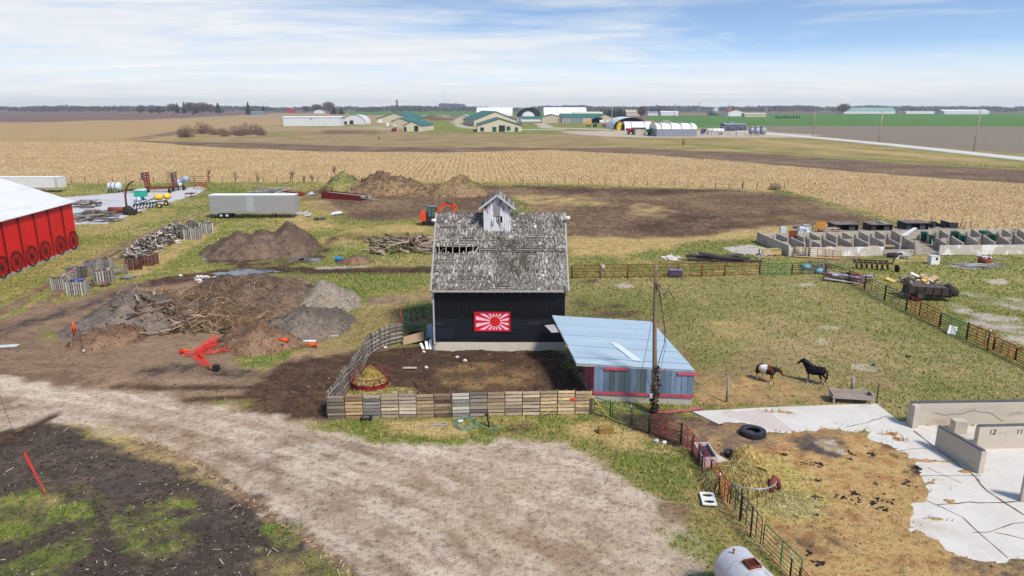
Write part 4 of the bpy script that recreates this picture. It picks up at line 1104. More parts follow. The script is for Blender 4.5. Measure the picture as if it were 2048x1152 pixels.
# ------------------------------------------------------------------ pipe panels
GREEN = M('green_pipe', (36, 118, 72), rough=.5, var=.2, scale=4, bump=0, c2=(60, 84, 62), cov=.22, s2=3)
DGREEN = M('dark_green_pipe', (44, 76, 66), rough=.55, var=.25, scale=4, bump=0)
REDP = M('red_pipe', (160, 44, 46), rough=.55, var=.25, scale=4, bump=0, c2=(104, 50, 44), cov=.3, s2=3)
RUSTP = M('rust_pipe', (136, 64, 54), rough=.7, var=.3, scale=4, bump=0)
GREYP = M('grey_pipe', (84, 80, 80), rough=.55, var=.25, scale=4, bump=0)
def panel(P, Q, h, mat, label, group, rails=6, ups=(.5,), r=.022, z0=.12, name='pipe_fence', cat='fence', lean=(0, 0), split=True):
 P, Q = Vector(P), Vector(Q); d = (Q - P).normalized()
 t = thing(name, label, cat, (P + Q) / 2, 0, group)
 up = Vector((lean[0], lean[1], 1))
 a, b = P + d * .03, Q - d * .03; c = .12
 m = MB()
 m.path([a + up * z0, a + up * (h - c), a + d * (c * .3) + up * (h - c * .3), a + d * c + up * h, b - d * c + up * h, b - d * (c * .3) + up * (h - c * .3), b + up * (h - c), b + up * z0], r * 1.15, 6)
 if split: m.build('frame', mat, t); m2 = None
 for k in range(rails - 1):
  f = k / (rails - 1); z = z0 + (h - z0) * (f ** 1.12)
  mm_ = MB() if split else m
  mm_.tube(a + up * z, b + up * z, r * .8, 5)
  if split: mm_.build('rail', mat, t)
 for u in ups:
  mm_ = MB() if split else m
  p = a.lerp(b, u); mm_.bar(p + up * z0, p + up * h, .05, .025)
  if split: mm_.build('upright', mat, t)
 if not split: m.build('frame', mat, t)
 return t
g1 = [(1187, 827), (1222, 837), (1261, 853), (1297, 867)]
def hgt(u, vb, vt):
 p = G(u, vb); return ZA(vt, p.y)
g = G
def pan(b0, b1, t0, mat, label, grp, ups=(.5,), **k):
 return panel(G(*b0), G(*b1), hgt(b0[0], b0[1], t0), mat, label, grp, ups=ups, **k)
gr = 'pipe panels between the shed and the lower right corner'
pan((1187, 828), (1262, 853), 794, GREEN, 'bright green pipe panel starting at the right end of the pallet fence', gr, name='pipe_gate', cat='gate')
pan((1263, 853), (1297, 867), 815, GREEN, 'short green pipe panel just left of the utility pole foot', gr, ups=(), name='pipe_gate', cat='gate')
pan((1299, 867), (1361, 888), 829, REDP, 'first red pipe panel right after the green ones near the utility pole', gr)
pan((1362, 888), (1396, 927), 845, REDP, 'red pipe panel curving in front of the white tub', gr, ups=(.35, .7))
pan((1397, 927), (1420, 960), 885, REDP, 'red pipe panel beside the pinkish slab, third from the pole', gr, ups=(.5,))
pan((1421, 960), (1455, 1011), 917, REDP, 'last red pipe panel before the dark green ones, by the hay', gr, ups=(.45, .8))
pan((1458, 1013), (1480, 1042), 965, DGREEN, 'dark green pipe panel by the half buried hay feeder', gr, ups=(.5,))
pan((1481, 1042), (1521, 1094), 990, GREYP, 'thin dark grey pipe panel before the near green gate', gr, ups=(.25, .5, .75), rails=5)
pan((1524, 1095), (1600, 1172), 1046, GREEN, 'near bright green gate beside the silver tank', gr, ups=(.5,), name='pipe_gate', cat='gate')
pan((1596, 1165), (1680, 1260), 1132, REDP, 'red panel end at the bottom edge beyond the green gate', gr, ups=(.5,))
POSTD = M('post_dark', (40, 38, 38), rough=.7, var=.2)
WHT = M('white_tip', (220, 220, 216), var=.1)
def post(u, v, vt, label, grp, r=.035, mat=POSTD, cap=True, name='steel_post'):
 p = G(u, v); h = ZA(vt, p.y); t = thing(name, label, 'post', p, 0, grp)
 m = MB(); m.tube(p, p + Vector((0, 0, h)), r, 6); m.build('shaft', mat, t)
 if cap: m = MB(); m.tube(p + Vector((0, 0, h - .12)), p + Vector((0, 0, h + .02)), r * 1.2, 6); m.build('tip', WHT, t)
 return t
sg = 'dark posts carrying the near pipe panels'
for u, v, vt, lb in ((1220, 838, 799, 'dark post in the middle of the first green gate'), (1261, 854, 811, 'dark post with white tip between the two green gates'), (1298, 868, 828, 'dark post where green and red panels meet'), (1361, 889, 844, 'dark post between the first two red panels'), (1383, 916, 872, 'dark post in front of the white tub'), (1404, 942, 905, 'dark post in front of the pinkish slab'), (1437, 992, 947, 'dark post with white tip in the last red panel'), (1479, 1042, 977, 'dark post in the dark green panel by the hay'), (1501, 1073, 1013, 'thin dark post halfway along the grey panel'), (1580, 1155, 1112, 'dark post with white tip in the near green gate')):
 post(u, v, vt, lb, sg, cap=('tip' in lb))
# wooden end post and the orange flagged board at the pallet fence's end
p = G(1181, 827); t = thing('wooden_post', 'squat dark wooden post at the right end of the pallet fence', 'post', p)
m = MB(); m.bb(p.x - .1, p.x + .1, p.y - .12, p.y + .12, -.1, ZA(795, p.y)); m.build('shaft', M('dark_timber', (88, 76, 66), var=.3, scale=4, bump=.2), t)
m = MB(); q = G(1176, 826); m.bar(Vector((q.x - 1.0, q.y - .14, ZA(796, q.y))), Vector((q.x + .35, q.y - .16, ZA(792, q.y))), .03, .18); m.build('cross_board', M('tan_board', (196, 164, 120), var=.2), t)
m = MB(); m.blob((q.x - .95, q.y - .2, ZA(796, q.y)), (.24, .06, .12), 3); m.build('orange_flag', M('orange_flag', (226, 78, 40), var=.15), t)
def rope(pts, r, label, name, cat, mat, sag=0.0, n=5):
 pp = []
 for a_, b_ in zip(pts[:-1], pts[1:]):
  for k in range(10):
   f = k / 10; q = a_.lerp(b_, f); q.z -= sag * 4 * f * (1 - f); pp.append(q)
 pp.append(pts[-1]); m = MB(); m.path(pp, r, n); return tag(m.build(name, mat), label, cat)
YEL = M('yellow_rope', (212, 182, 84), var=.15)
def P3(u, v, y): return Vector((XA(u, y, ZA(v, y)), y, ZA(v, y)))
rope([P3(1178, 783, 39.3), P3(1220, 836, 38.6), P3(1252, 846, 37.7)], .018, 'yellow rope slung from the pallet fence end across the green gate', 'rope', 'rope', YEL, .05)
rope([P3(1134, 783, 39.3), P3(1118, 808, 39.1), P3(1085, 830, 38.9)], .018, 'yellow rope hanging diagonally over the front pallet fence', 'rope', 'rope', YEL, .05)
# ------------------------------------------------------------------ utility pole
p = G(1308, 826); ztop = ZA(529, p.y)
pole = thing('utility_pole', 'tall bare wooden utility pole with loose wires in front of the blue shed', 'utility pole', p)
topx = XA(1311.5, p.y, ztop)
POLEM = M('pole_wood', (138, 116, 96), var=.3, scale=3, bump=.3, stretch=(4, 4, .5), c2=(96, 84, 76), cov=.35, s2=1.4)
m = MB(); nseg = 8
pp = [Vector((p.x + (topx - p.x) * f + .02 * math.sin(f * 7), p.y, -.2 + (ztop + .2) * f)) for f in np.linspace(0, 1, nseg)]
m.path(pp, [.165 - .075 * f for f in np.linspace(0, 1, nseg)], 10); m.build('shaft', POLEM, pole)
m = MB()
for k in range(420):
 f = rng.random(); a = rng.uniform(0, 6.28); z = 3.0 * f ** 1.2; rr = .13 + rng.random() * .11 * (1 - f * .6)
 c = Vector((p.x + rr * math.cos(a), p.y + rr * math.sin(a), z)); s_ = .05 + .07 * rng.random(); g_ = rng.uniform(.6, 1.5)
 m.add([c + Vector((rng.gauss(0, s_), rng.gauss(0, s_), rng.gauss(0, s_))) for _ in range(3)], [(0, 1, 2)], col=S((70 * g_, 58 * g_, 48 * g_)))
m.build('dead_vine', attr_mat('vine'), pole)
WIREM = M('wire_grey', (56, 54, 56), rough=.5, bump=0)
def pw(pts, r=.018, name='loose_wire', parent=pole, mat=WIREM):
 q = [P3(u, v, p.y - .15 - .02 * i) for i, (u, v) in enumerate(pts)]
 m = MB(); m.path(q, r, 5); return m.build(name, mat, parent)
pw([(1313, 563), (1318, 572), (1325, 580), (1336, 577), (1343, 590), (1348, 598)], .022)
pw([(1313, 572), (1319, 590), (1322, 612), (1327, 640), (1331, 662), (1328, 690), (1320, 715), (1313, 740)], .022)
pw([(1313, 570), (1320, 582), (1328, 592), (1333, 584)])
pw([(1314, 568), (1322, 596), (1330, 594), (1335, 580)])
pw([(1321, 594), (1330, 670), (1332, 690), (1324, 725), (1318, 750)], .014)
pw([(1294, 750), (1297, 765), (1304, 780), (1309, 790)], .014)
m = MB(); m.bb(p.x - .34, p.x - .18, p.y - .2, p.y - .06, 1.05, 1.3); m.build('meter_box', M('meter_grey', (196, 200, 204), var=.1), pole)
wpts = [(1304, 640), (1288, 722), (1270, 792), (1246, 862), (1213, 962), (1177, 1040), (1127, 1152), (1085, 1250)]
q = []
for i, (u, v) in enumerate(wpts):
 f = i / (len(wpts) - 1); y = p.y - .2 - f * 14.0; q.append(P3(u, v, y))
m = MB(); m.path(q, .013, 5); tag(m.build('service_wire', WIREM), 'thin dark wire sagging from the utility pole across the drive', 'wire')
# ------------------------------------------------------------------ round hay feeders
HAYM = attr_mat('hay_strands')
def hay(name, label, cat, loc, rx, ry, h, n, seed, tones=((198, 180, 112), (170, 150, 84), (214, 200, 140), (128, 110, 62)), peaky=1.4, blade=.35):
 r_ = random.Random(seed); m = MB()
 def hz(x, y):
  d = math.hypot(x / rx, y / ry); b = max(0, 1 - d) ** (1 / peaky) * h
  return b * (.85 + .3 * float(vnoise(np.array([x * 2.3 + seed]), np.array([y * 2.3]), seed)[0]))
 k = 14
 for i in range(k):
  for j in range(k):
   xs = [rx * (-1 + 2 * (i + a) / k) for a in (0, 1)]; ys = [ry * (-1 + 2 * (j + a) / k) for a in (0, 1)]
   if math.hypot((xs[0] + xs[1]) / 2 / rx, (ys[0] + ys[1]) / 2 / ry) > 1.05: continue
   c = r_.choice(tones); q = r_.uniform(.6, .95)
   m.quad((xs[0], ys[0], hz(xs[0], ys[0])), (xs[1], ys[0], hz(xs[1], ys[0])), (xs[1], ys[1], hz(xs[1], ys[1])), (xs[0], ys[1], hz(xs[0], ys[1])), col=S(tuple(v * q for v in c)))
 for _ in range(n):
  a = r_.uniform(0, 6.28); d = r_.random() ** .6 * 1.12
  x, y = rx * d * math.cos(a), ry * d * math.sin(a); z = hz(x, y)
  b = r_.uniform(0, 6.28); L_ = blade * r_.uniform(.4, 1.2); w = r_.uniform(.008, .022)
  dx, dy = math.cos(b) * L_, math.sin(b) * L_
  z2 = hz(x + dx, y + dy) + r_.uniform(0, .14)
  c = r_.choice(tones); q = r_.uniform(.75, 1.2)
  m.add([(x - dy / L_ * w, y + dx / L_ * w, z + .015), (x + dy / L_ * w, y - dx / L_ * w, z + .015), (x + dx, y + dy, z2)], [(0, 1, 2)], col=S(tuple(min(250, v * q) for v in c)))
 o = m.build(name, HAYM, None, world=False); o.location = loc
 return tag(o, label, cat)
FRED = M('feeder_red', (142, 36, 46), rough=.55, var=.25, scale=3, c2=(104, 46, 44), cov=.3, s2=2)
c = G(741, 772); Rf = 39.0 * MPP(c.y); zt_ = ZA(747, c.y)
fd = thing('hay_feeder', 'round red steel hay feeder full of hay inside the pallet fence corner', 'hay feeder', c)
m = MB(); m.lathe([(Rf * .93, 0), (Rf * .93, .42)], c, 28, 'Z', cap=False); m.lathe([(Rf * .92, .42), (Rf * .92, 0)], c, 28, 'Z', cap=False); m.build('base_band', FRED, fd)
m = MB(); m.ring(c + Vector((0, 0, zt_)), Rf, .032, 32, 6); m.build('top_rail', FRED, fd)
m = MB(); m.ring(c + Vector((0, 0, .43)), Rf * .93, .025, 32, 6); m.build('lower_rail', FRED, fd)
proto = None
for k in range(14):
 a = 2 * math.pi * k / 14; ca, sa = math.cos(a), math.sin(a)
 m = MB()
 def rp(r_, t_, z): return Vector((c.x + r_ * ca - t_ * sa, c.y + r_ * sa + t_ * ca, z))
 m.path([rp(Rf, .0, zt_), rp(Rf, .0, zt_ - .2), rp(Rf * .97, .2, zt_ - .42), rp(Rf * .95, .27, zt_ - .6), rp(Rf * .93, .22, .42)], .022, 5); m.build('bar', FRED, fd)
hay('hay_heap', 'loose hay heaped high inside the round red feeder', 'hay', (c.x, c.y, .05), Rf * .9, Rf * .9, .74, 1000, 3, peaky=3.2, blade=.3)
hay('hay_clump', 'darker hay clump crowning the heap in the red feeder', 'hay', (c.x + .05, c.y + .1, .50), .72, .6, .85, 700, 4, blade=.25, tones=((178, 150, 74), (140, 114, 56), (206, 182, 110)), peaky=1.9)
q = G(782, 783); hay('spilled_hay', 'spilled hay on the mud around the foot of the red feeder', 'hay', (q.x - .5, q.y - .2, 0.0), 2.3, .9, .14, 700, 5)
c = G(1506, 985)
hay('hay_heap', 'big tangled hay heap behind the near red and green panels', 'hay', (c.x - .45, c.y + .9, 0), 1.75, 1.5, 1.15, 2600, 6, peaky=2.0, blade=.55, tones=((196, 176, 108), (160, 138, 76), (214, 196, 132), (108, 90, 52)))
q = G(1488, 922); hay('hay_clump', 'pale straw clump lying over the top of the big hay heap', 'hay', (q.x, q.y - .4, .15), .8, .65, 1.0, 700, 7, tones=((226, 200, 142), (206, 176, 104), (188, 150, 80)), peaky=2.4)
q = G(1580, 1010); hay('spilled_hay', 'pale trampled hay spread right of the big heap', 'hay', (q.x, q.y, -.01), 2.2, 1.8, .22, 1500, 8, tones=((206, 194, 136), (176, 160, 100), (190, 176, 118)))
fd2 = thing('hay_feeder', 'half buried feeder ring of bent grey pipe and rusty red sheet in the hay', 'hay feeder', c)
GALV = M('galvanised_pipe', (150, 160, 164), rough=.4, metal=.4, var=.2, bump=0)
cc_ = P3(1496, 945, c.y - .3); cc_.z = 0
m = MB(); m.ring((c.x - .35, c.y - .2, 1.02), 1.25, .035, 26, 6, arc=(215, 335)); m.build('top_rail', GALV, fd2)
m = MB(); m.ring((c.x - .35, c.y - .2, .9), 1.25, .03, 26, 6, arc=(30, 62)); m.build('rail_end', M('dark_iron', (54, 42, 42), var=.2), fd2)
for a in (232, 252, 272, 292, 312):
 m = MB(); m.tube((c.x - .35 + 1.25 * math.cos(R(a)), c.y - .2 + 1.25 * math.sin(R(a)), .0), (c.x - .35 + 1.25 * math.cos(R(a)), c.y - .2 + 1.25 * math.sin(R(a)), 1.0), .016, 5); m.build('bar', M('dark_iron', (54, 42, 42), var=.2), fd2)
q = G(1550, 985); m = MB()
m.path([(q.x - .25, q.y - .2, 0), (q.x - .2, q.y, .5), (q.x - .05, q.y + .1, .75), (q.x + .12, q.y + .1, .6), (q.x + .2, q.y, .2)], [.12, .16, .15, .13, .1], 8); m.build('rusty_sheet', M('rusty_sheet', (124, 62, 54), var=.35, scale=5), fd2)
q = G(1211, 866); hy = thing('hay_bale', 'small square hay bale on the grass left of the green gates', 'hay bale', q, .1)
m = MB(); r_ = random.Random(2)
m.box((0, 0, .2), (.8, .42, .4), col=S((172, 144, 84)))
for _ in range(700):
 x, y, z = r_.uniform(-.42, .42), r_.uniform(-.24, .24), r_.uniform(0, .42)
 f = r_.choice((0, 1, 2));
 if f == 0: y = -.22
 elif f == 1: z = .41
 else: x = r_.choice((-.42, .42))
 L_ = .12; a = r_.uniform(0, 6.28); k = r_.uniform(.7, 1.25)
 m.add([(x, y, z), (x + .012, y - .01, z + .012), (x + math.cos(a) * L_, y - r_.uniform(0, .06), z + math.sin(a) * L_ * .4)], [(0, 1, 2)], col=S((186 * k, 158 * k, 96 * k)))
m.build('straw', HAYM, hy, world=False)
for z in (.1, .3):
 m = MB(); m.bar((-.41, -.225, z), (.41, -.225, z), .01, .012); m.build('twine', M('twine', (150, 110, 60)), hy, world=False)
# ------------------------------------------------------------------ tractor tyre
c = G(1505, 872); Rt = 24.5 * MPP(c.y); ht = .40
m = MB()
m.lathe([(Rt * .50, .03), (Rt * .62, 0), (Rt * .90, .01), (Rt * .97, .07), (Rt * .985, ht / 2), (Rt * .97, ht - .07), (Rt * .90, ht), (Rt * .62, ht + .01), (Rt * .53, ht - .05), (Rt * .62, ht - .12), (Rt * .85, ht * .6), (Rt * .85, ht * .4), (Rt * .62, .12), (Rt * .50, .03)], c, 40, 'Z', cap=False)
for k in range(26):
 a = 2 * math.pi * k / 26
 for sg, z0_, z1_ in ((1, .02, .22), (-1, .18, ht - .01)):
  aa = a + (0.12 if sg < 0 else 0)
  p0 = Vector((math.cos(aa) * Rt * .98, math.sin(aa) * Rt * .98, z0_ if sg > 0 else z1_)); p1 = Vector((math.cos(aa + .16) * Rt * 1.0, math.sin(aa + .16) * Rt * 1.0, ht / 2))
  m.bar(c + p0, c + p1, .06, .05, up=(math.cos(aa), math.sin(aa), 0))
  q0 = Vector((math.cos(aa) * Rt * .90, math.sin(aa) * Rt * .90, .005 if sg > 0 else ht + .005))
  m.bar(c + q0, c + p0, .06, .03)
tag(m.build('tractor_tyre', M('rubber', (52, 54, 62), rough=.85, var=.25, scale=3, bump=.1)), 'big black tractor tyre lying flat on the edge of the concrete', 'tyre')
# ------------------------------------------------------------------ tub, slab, bucket, dresser top
q0 = G(1408, 940); q1 = G(1388, 905)
tub = thing('bath_tub', 'white tub with a dark inside standing behind the red panels', 'tub', (q0 + q1) / 2 + Vector((.35, .1, 0)))
o = Vector(tub.location); d = (q1 - q0).normalized(); az = math.atan2(d.y, d.x)
TUBW = M('tub_white', (214, 208, 206), rough=.5, var=.15, scale=2, c2=(176, 140, 136), cov=.3, s2=2)
m = MB(); rm = Matrix.Rotation(az, 3, 'Z')
def lb(m, c_, s_): m.box(o + rm @ Vector(c_), s_, rot=rm)
lb(m, (0, .36, .3), (1.7, .06, .6)); lb(m, (0, -.36, .3), (1.7, .06, .6)); lb(m, (.82, 0, .3), (.06, .66, .6)); lb(m, (-.82, 0, .3), (.06, .66, .6))
m.build('shell', TUBW, tub)
m = MB(); lb(m, (0, 0, .42), (1.56, .64, .02)); m.build('water', M('dark_water', (40, 42, 50), rough=.1, spec=.5), tub)
q = G(1428, 925); m = MB(); m.prism([q + Vector(v) for v in ((-.7, .5, 0), (-.1, .9, 0), (.75, -.5, 0), (.35, -.9, 0), (-.3, -.4, 0))], (0, 0, .28)); tag(m.build('stone_slab', M('pink_stone', (206, 190, 182), var=.15, scale=3, bump=.2)), 'pinkish stone slab on the ground behind the red panels', 'slab')
q = G(1457, 912); t = thing('feed_tub', 'small black rubber feed tub beside the hay heap', 'tub', q); m = MB(); m.lathe([(.2, 0), (.27, .3), (.24, .3), (.2, .06)], q, 16); m.build('tub', POSTD, t)
q = G(1416, 1002); t = thing('basin_top', 'white board with two oval holes lying on the grass beside the panels', 'vanity top', q, R(-6))
m = MB()
def plate(m, cx, cy, w, h, ex, ey, z0_, z1_):
 n = 32; O, I = [], []
 for k in range(n):
  a = 2 * math.pi * (k + .5) / n; c_, s_ = math.cos(a), math.sin(a)
  f = min(w / 2 / max(abs(c_), 1e-6), h / 2 / max(abs(s_), 1e-6)); O.append((cx + c_ * f, cy + s_ * f)); I.append((cx + c_ * ex, cy + s_ * ey))
 for k in range(n):
  j = (k + 1) % n
  m.quad((*O[k], z1_), (*O[j], z1_), (*I[j], z1_), (*I[k], z1_)); m.quad((*O[k], z0_), (*O[j], z0_), (*O[j], z1_), (*O[k], z1_)); m.quad((*I[j], z0_), (*I[k], z0_), (*I[k], z1_), (*I[j], z1_))
plate(m, 0, -.28, .66, .56, .25, .15, .10, .15); plate(m, 0, .28, .66, .56, .25, .15, .10, .15)
m.build('board', M('gloss_white', (232, 232, 230), rough=.4, var=.06), t, world=False)
for u, v in ((1313, 884), (1328, 887)):
 q = G(u, v); m = MB(); m.blob((q.x, q.y, .07), (.14, .1, .1), u); tag(m.build('stone', M('pale_stone', (212, 214, 208), var=.12)), 'small pale stone on the grass in front of the red panels', 'stone', 'stones by the red panels')
# ------------------------------------------------------------------ things in front of the pallet fence
q = G(733, 840); t = thing('feed_pan', 'black square rubber pan on the grass before the pallet fence', 'pan', q)
m = MB(); m.bb(q.x - .3, q.x + .3, q.y - .2, q.y + .2, .0, .05)
for dx, dy, w, h in ((-.3, 0, .04, .44), (.3, 0, .04, .44), (0, .2, .6, .04), (0, -.2, .6, .04)): m.box((q.x + dx, q.y + dy, .1), (w, h, .2))
m.build('pan', POSTD, t)
HOSE = M('green_hose', (96, 150, 138), rough=.5, var=.2, bump=0)
q = G(931, 849); m = MB(); r_ = random.Random(4); pp = []
for k in range(90):
 a = k * .21; rr = .60 + .12 * math.sin(k * .37) + .06 * r_.random(); pp.append((q.x + rr * math.cos(a), q.y + rr * math.sin(a) * 1.15, .05 + .0012 * k))
pp += [(q.x + 1.1, q.y - .5, .05), (q.x + 1.5, q.y - .7, .05), (q.x + 2.2, q.y - .5, .05)]
m.path(pp, .022, 5); tag(m.build('garden_hose', HOSE), 'coiled pale green hose lying on straw before the pallet fence', 'hose')
q = G(921, 846); m = MB(); m.box((q.x, q.y, .13), (.3, .16, .1), rz=.3); tag(m.build('hose_nozzle', M('pale_plastic', (198, 214, 214), var=.1)), 'small pale plastic box lying inside the coiled hose', 'box')
m = MB(); a_, b_ = G(827, 856), G(896, 851); m.path([a_ + Vector((0, 0, .05)), a_.lerp(b_, .5) + Vector((0, .1, .08)), b_ + Vector((0, 0, .05))], .025, 5); m.path([a_.lerp(b_, .3) + Vector((0, .05, .05)), b_ + Vector((0, .35, .07))], .02, 5); m.path([G(868, 860) + Vector((0, 0, .05)), G(895, 850) + Vector((0, 0, .08))], .02, 5); tag(m.build('bent_pipe', M('grey_pipe2', (168, 168, 170), var=.15)), 'bundle of bent grey pipes lying on straw by the hose', 'pipes')
q = G(978, 854); t = thing('hydrant', 'short black yard hydrant leaning before the pallet fence', 'hydrant', q); m = MB(); m.tube(q, q + Vector((-.1, .1, .72)), .05, 8); m.build('stem', POSTD, t); m = MB(); m.box(q + Vector((-.12, .06, .75)), (.2, .12, .12)); m.build('head', POSTD, t)
m = MB(); m.bar(G(903, 834) + Vector((0, -.1, 0)), P3(901, 788, 39.0), .03, .03); tag(m.build('leaning_stick', M('stick_dark', (70, 60, 54), var=.2)), 'thin dark stick leaning on the whitish pallet of the fence', 'stick')
# ------------------------------------------------------------------ silver tank
c = G(1463, 1127, 1.25); ax = Vector((.27, -.963, 0)).normalized(); sx = Vector((-ax.y, ax.x, 0)) * -1
tank = thing('steel_tank', 'big silver cylindrical tank with a rusty hatch at the bottom edge', 'tank', (c.x, c.y, 0))
SILV = M('tank_silver', (202, 202, 206), rough=.45, metal=.15, var=.16, scale=1.6, bump=.03, c2=(150, 140, 132), cov=.28, s2=1.4, stretch=(1, 1, 1))
rt = .80
def ringp(s, r_): return [c + ax * s + (sx * math.cos(a) + Vector((0, 0, 1)) * math.sin(a)) * r_ for a in np.linspace(0, 2 * math.pi, 49)[:-1]]
m = MB(); m.loft([ringp(s, r_) for s, r_ in ((-.16, .02), (-.155, .25), (-.12, .5), (-.06, .70), (.05, .79), (.10, .80), (4.2, .80), (4.3, .6))]); m.build('shell', SILV, tank)
for s in (.14, .82, 1.58):
 m = MB(); m.loft([ringp(s - .02, .80), ringp(s - .015, .812), ringp(s + .015, .812), ringp(s + .02, .80)], cap=False); m.build('weld_band', M('weld_grey', (168, 170, 174), metal=.2, rough=.5, var=.15), tank)
RUST = M('rust', (128, 64, 40), rough=.85, var=.35, scale=5, bump=.1, c2=(72, 40, 32), cov=.4, s2=4)
m = MB(); m.loft([ringp(2.0, .80), ringp(2.01, .82), ringp(2.06, .82), ringp(2.07, .80)], cap=False); m.build('rust_band', RUST, tank)
hb = c + ax * 1.22 + Vector((0, 0, .80)); rmat = Matrix.Rotation(math.atan2(ax.y, ax.x), 3, 'Z')
m = MB()
for v_, s_ in (((0, .22, .02), (.48, .04, .14)), ((0, -.22, .02), (.48, .04, .14)), ((.22, 0, .02), (.04, .40, .14)), ((-.22, 0, .02), (.04, .40, .14))): m.box(hb + rmat @ Vector(v_), s_, rot=rmat)
hn = m.build('hatch', RUST, tank)
m = MB(); m.box(hb + rmat @ Vector((0, 0, .01)), (.40, .40, .03), rot=rmat); o = m.build('hatch_plate', M('rust_dark', (70, 28, 22), var=.3), tank); o.parent = hn
m = MB(); hv = c + ax * .42 + sx * .25 + Vector((0, 0, .76)); m.tube(hv, hv + Vector((0, 0, .16)), .03, 8); m.box(hv + Vector((0, 0, .17)), (.1, .05, .04)); m.build('valve', RUST, tank)
m = MB(); bq = c + ax * .1 - sx * .72 + Vector((0, 0, -.45)); m.box(bq, (.1, .45, .4), rot=rmat); m.build('bracket', RUST, tank)
for s in (.3, 3.2):
 m = MB(); sq = c + ax * s; m.box((sq.x, sq.y, .25), (.12, 1.2, .6), rot=rmat); m.build('saddle', RUST, tank)
m = MB(); yq = c + ax * .2 - sx * .85; m.tube((yq.x - .1, yq.y, 0), (yq.x, yq.y - .1, .75), .05, 8); m.build('jack', M('yellow_paint', (214, 196, 60), var=.15), tank)
# ------------------------------------------------------------------ bunker walls with numbers
CW = M('board_marked_concrete', (196, 186, 170), rough=.9, var=.13, scale=1.0, bump=.12, c2=(158, 146, 128), cov=.33, s2=.9, stretch=(.5, .5, 2.6), rnd=.05, sharp=5)
CAP = M('dark_cap', (96, 96, 98), rough=.7, var=.25, scale=2)
def bwall(name, label, P, Q, h, w, capb=True, mat=CW):
 P, Q = Vector(P), Vector(Q); d = (Q - P).normalized(); n = Vector((-d.y, d.x, 0))
 t = thing(name, label, 'concrete wall', (P + Q) / 2)
 m = MB(); m.prism([P, Q, Q + n * w, P + n * w], (0, 0, h)); m.build('wall', mat, t)
 if capb: m = MB(); m.bar(P + n * w / 2 + Vector((0, 0, h + .035)) + d * .05, Q + n * w / 2 + Vector((0, 0, h + .035)), w * .7, .07); m.build('top_rail', CAP, t)
 return t, d, n
P, Q = G(1818, 853), G(2230, 846); hw = ZA(808, P.y)
t, d, n = bwall('bunker_wall', 'long pale concrete wall in the pasture edge, rearmost of the yard walls', P, Q, hw, .32)
m = MB(); m.prism([P + Vector((-.02, -.35, 0)), P + Vector((.3, -.35, 0)), P + Vector((.3, 0.0, 0)), P + Vector((-.02, 0.0, 0))], (0, 0, hw - .01)); m.build('end_pier', CW, t)
m = MB(); pc = [P + d * s + Vector((0, -.006, z)) for s, z in ((1.3, .85), (2.0, .68), (3.0, .74), (3.7, .95), (4.6, .8), (5.2, .45), (5.6, .2))]
for a_, b_ in zip(pc[:-1], pc[1:]):
 mid = a_.lerp(b_, .5) + Vector((0, 0, rng.uniform(-.06, .06))); m.bar(a_, mid, .012, .022); m.bar(mid, b_, .012, .022)
m.build('crack', M('crack', (92, 84, 76), bump=0), t)
P, Q = G(1966, 949), G(1878, 896); hw = ZA(853, Q.y)
t, d, n = bwall('bunker_wall', 'slanting concrete wall standing alone in the white yard, left of the numbered wall', P, Q, hw, .30)
P, Q = G(1952, 900), G(2240, 893); hw = ZA(855, P.y)
t, d, n = bwall('bunker_wall', 'concrete wall with the black numbers 12 and 11 stencilled on it', P, Q, hw, .30)
def digit(m, P0, d, x, z, h, pat):
 w = h * .5
 for (x0, z0_, x1, z1_) in pat:
  a_ = P0 + d * (x + x0 * w) + Vector((0, -.008, z + z0_ * h)); b_ = P0 + d * (x + x1 * w) + Vector((0, -.008, z + z1_ * h)); m.bar(a_, b_, .012, .045)
D1 = [(.5, 0, .5, 1)]
D2 = [(0, .95, 1, .95), (1, .95, 1, .55), (1, .55, 0, .1), (0, .05, 1.05, .05)]
INK = M('black_stencil', (40, 38, 38), var=.2, bump=0)
for nm, u, pats in (('number_twelve', 1972, (D1, D2)), ('number_eleven', 2028, (D1, D1))):
 m = MB(); s0 = (G(u, 899) - P).length
 for j, pt in enumerate(pats): digit(m, P, d, s0 + j * .2, hw - .42, .27, pt)
 m.build(nm, INK, t)
P, Q = G(2041, 1006), G(2260, 1100); hw = ZA(951, P.y)
t, d, n = bwall('bunker_wall', 'end of a concrete wall cut off by the right edge', P + Vector((0, 0, 0)), P + Vector((2.5, -.9, 0)), hw, .28)
q = G(1915, 866); m = MB(); m.box((q.x, q.y, .4), (.7, .5, .8)); tag(m.build('concrete_block', CW), 'pale concrete block behind the slanting wall', 'block')
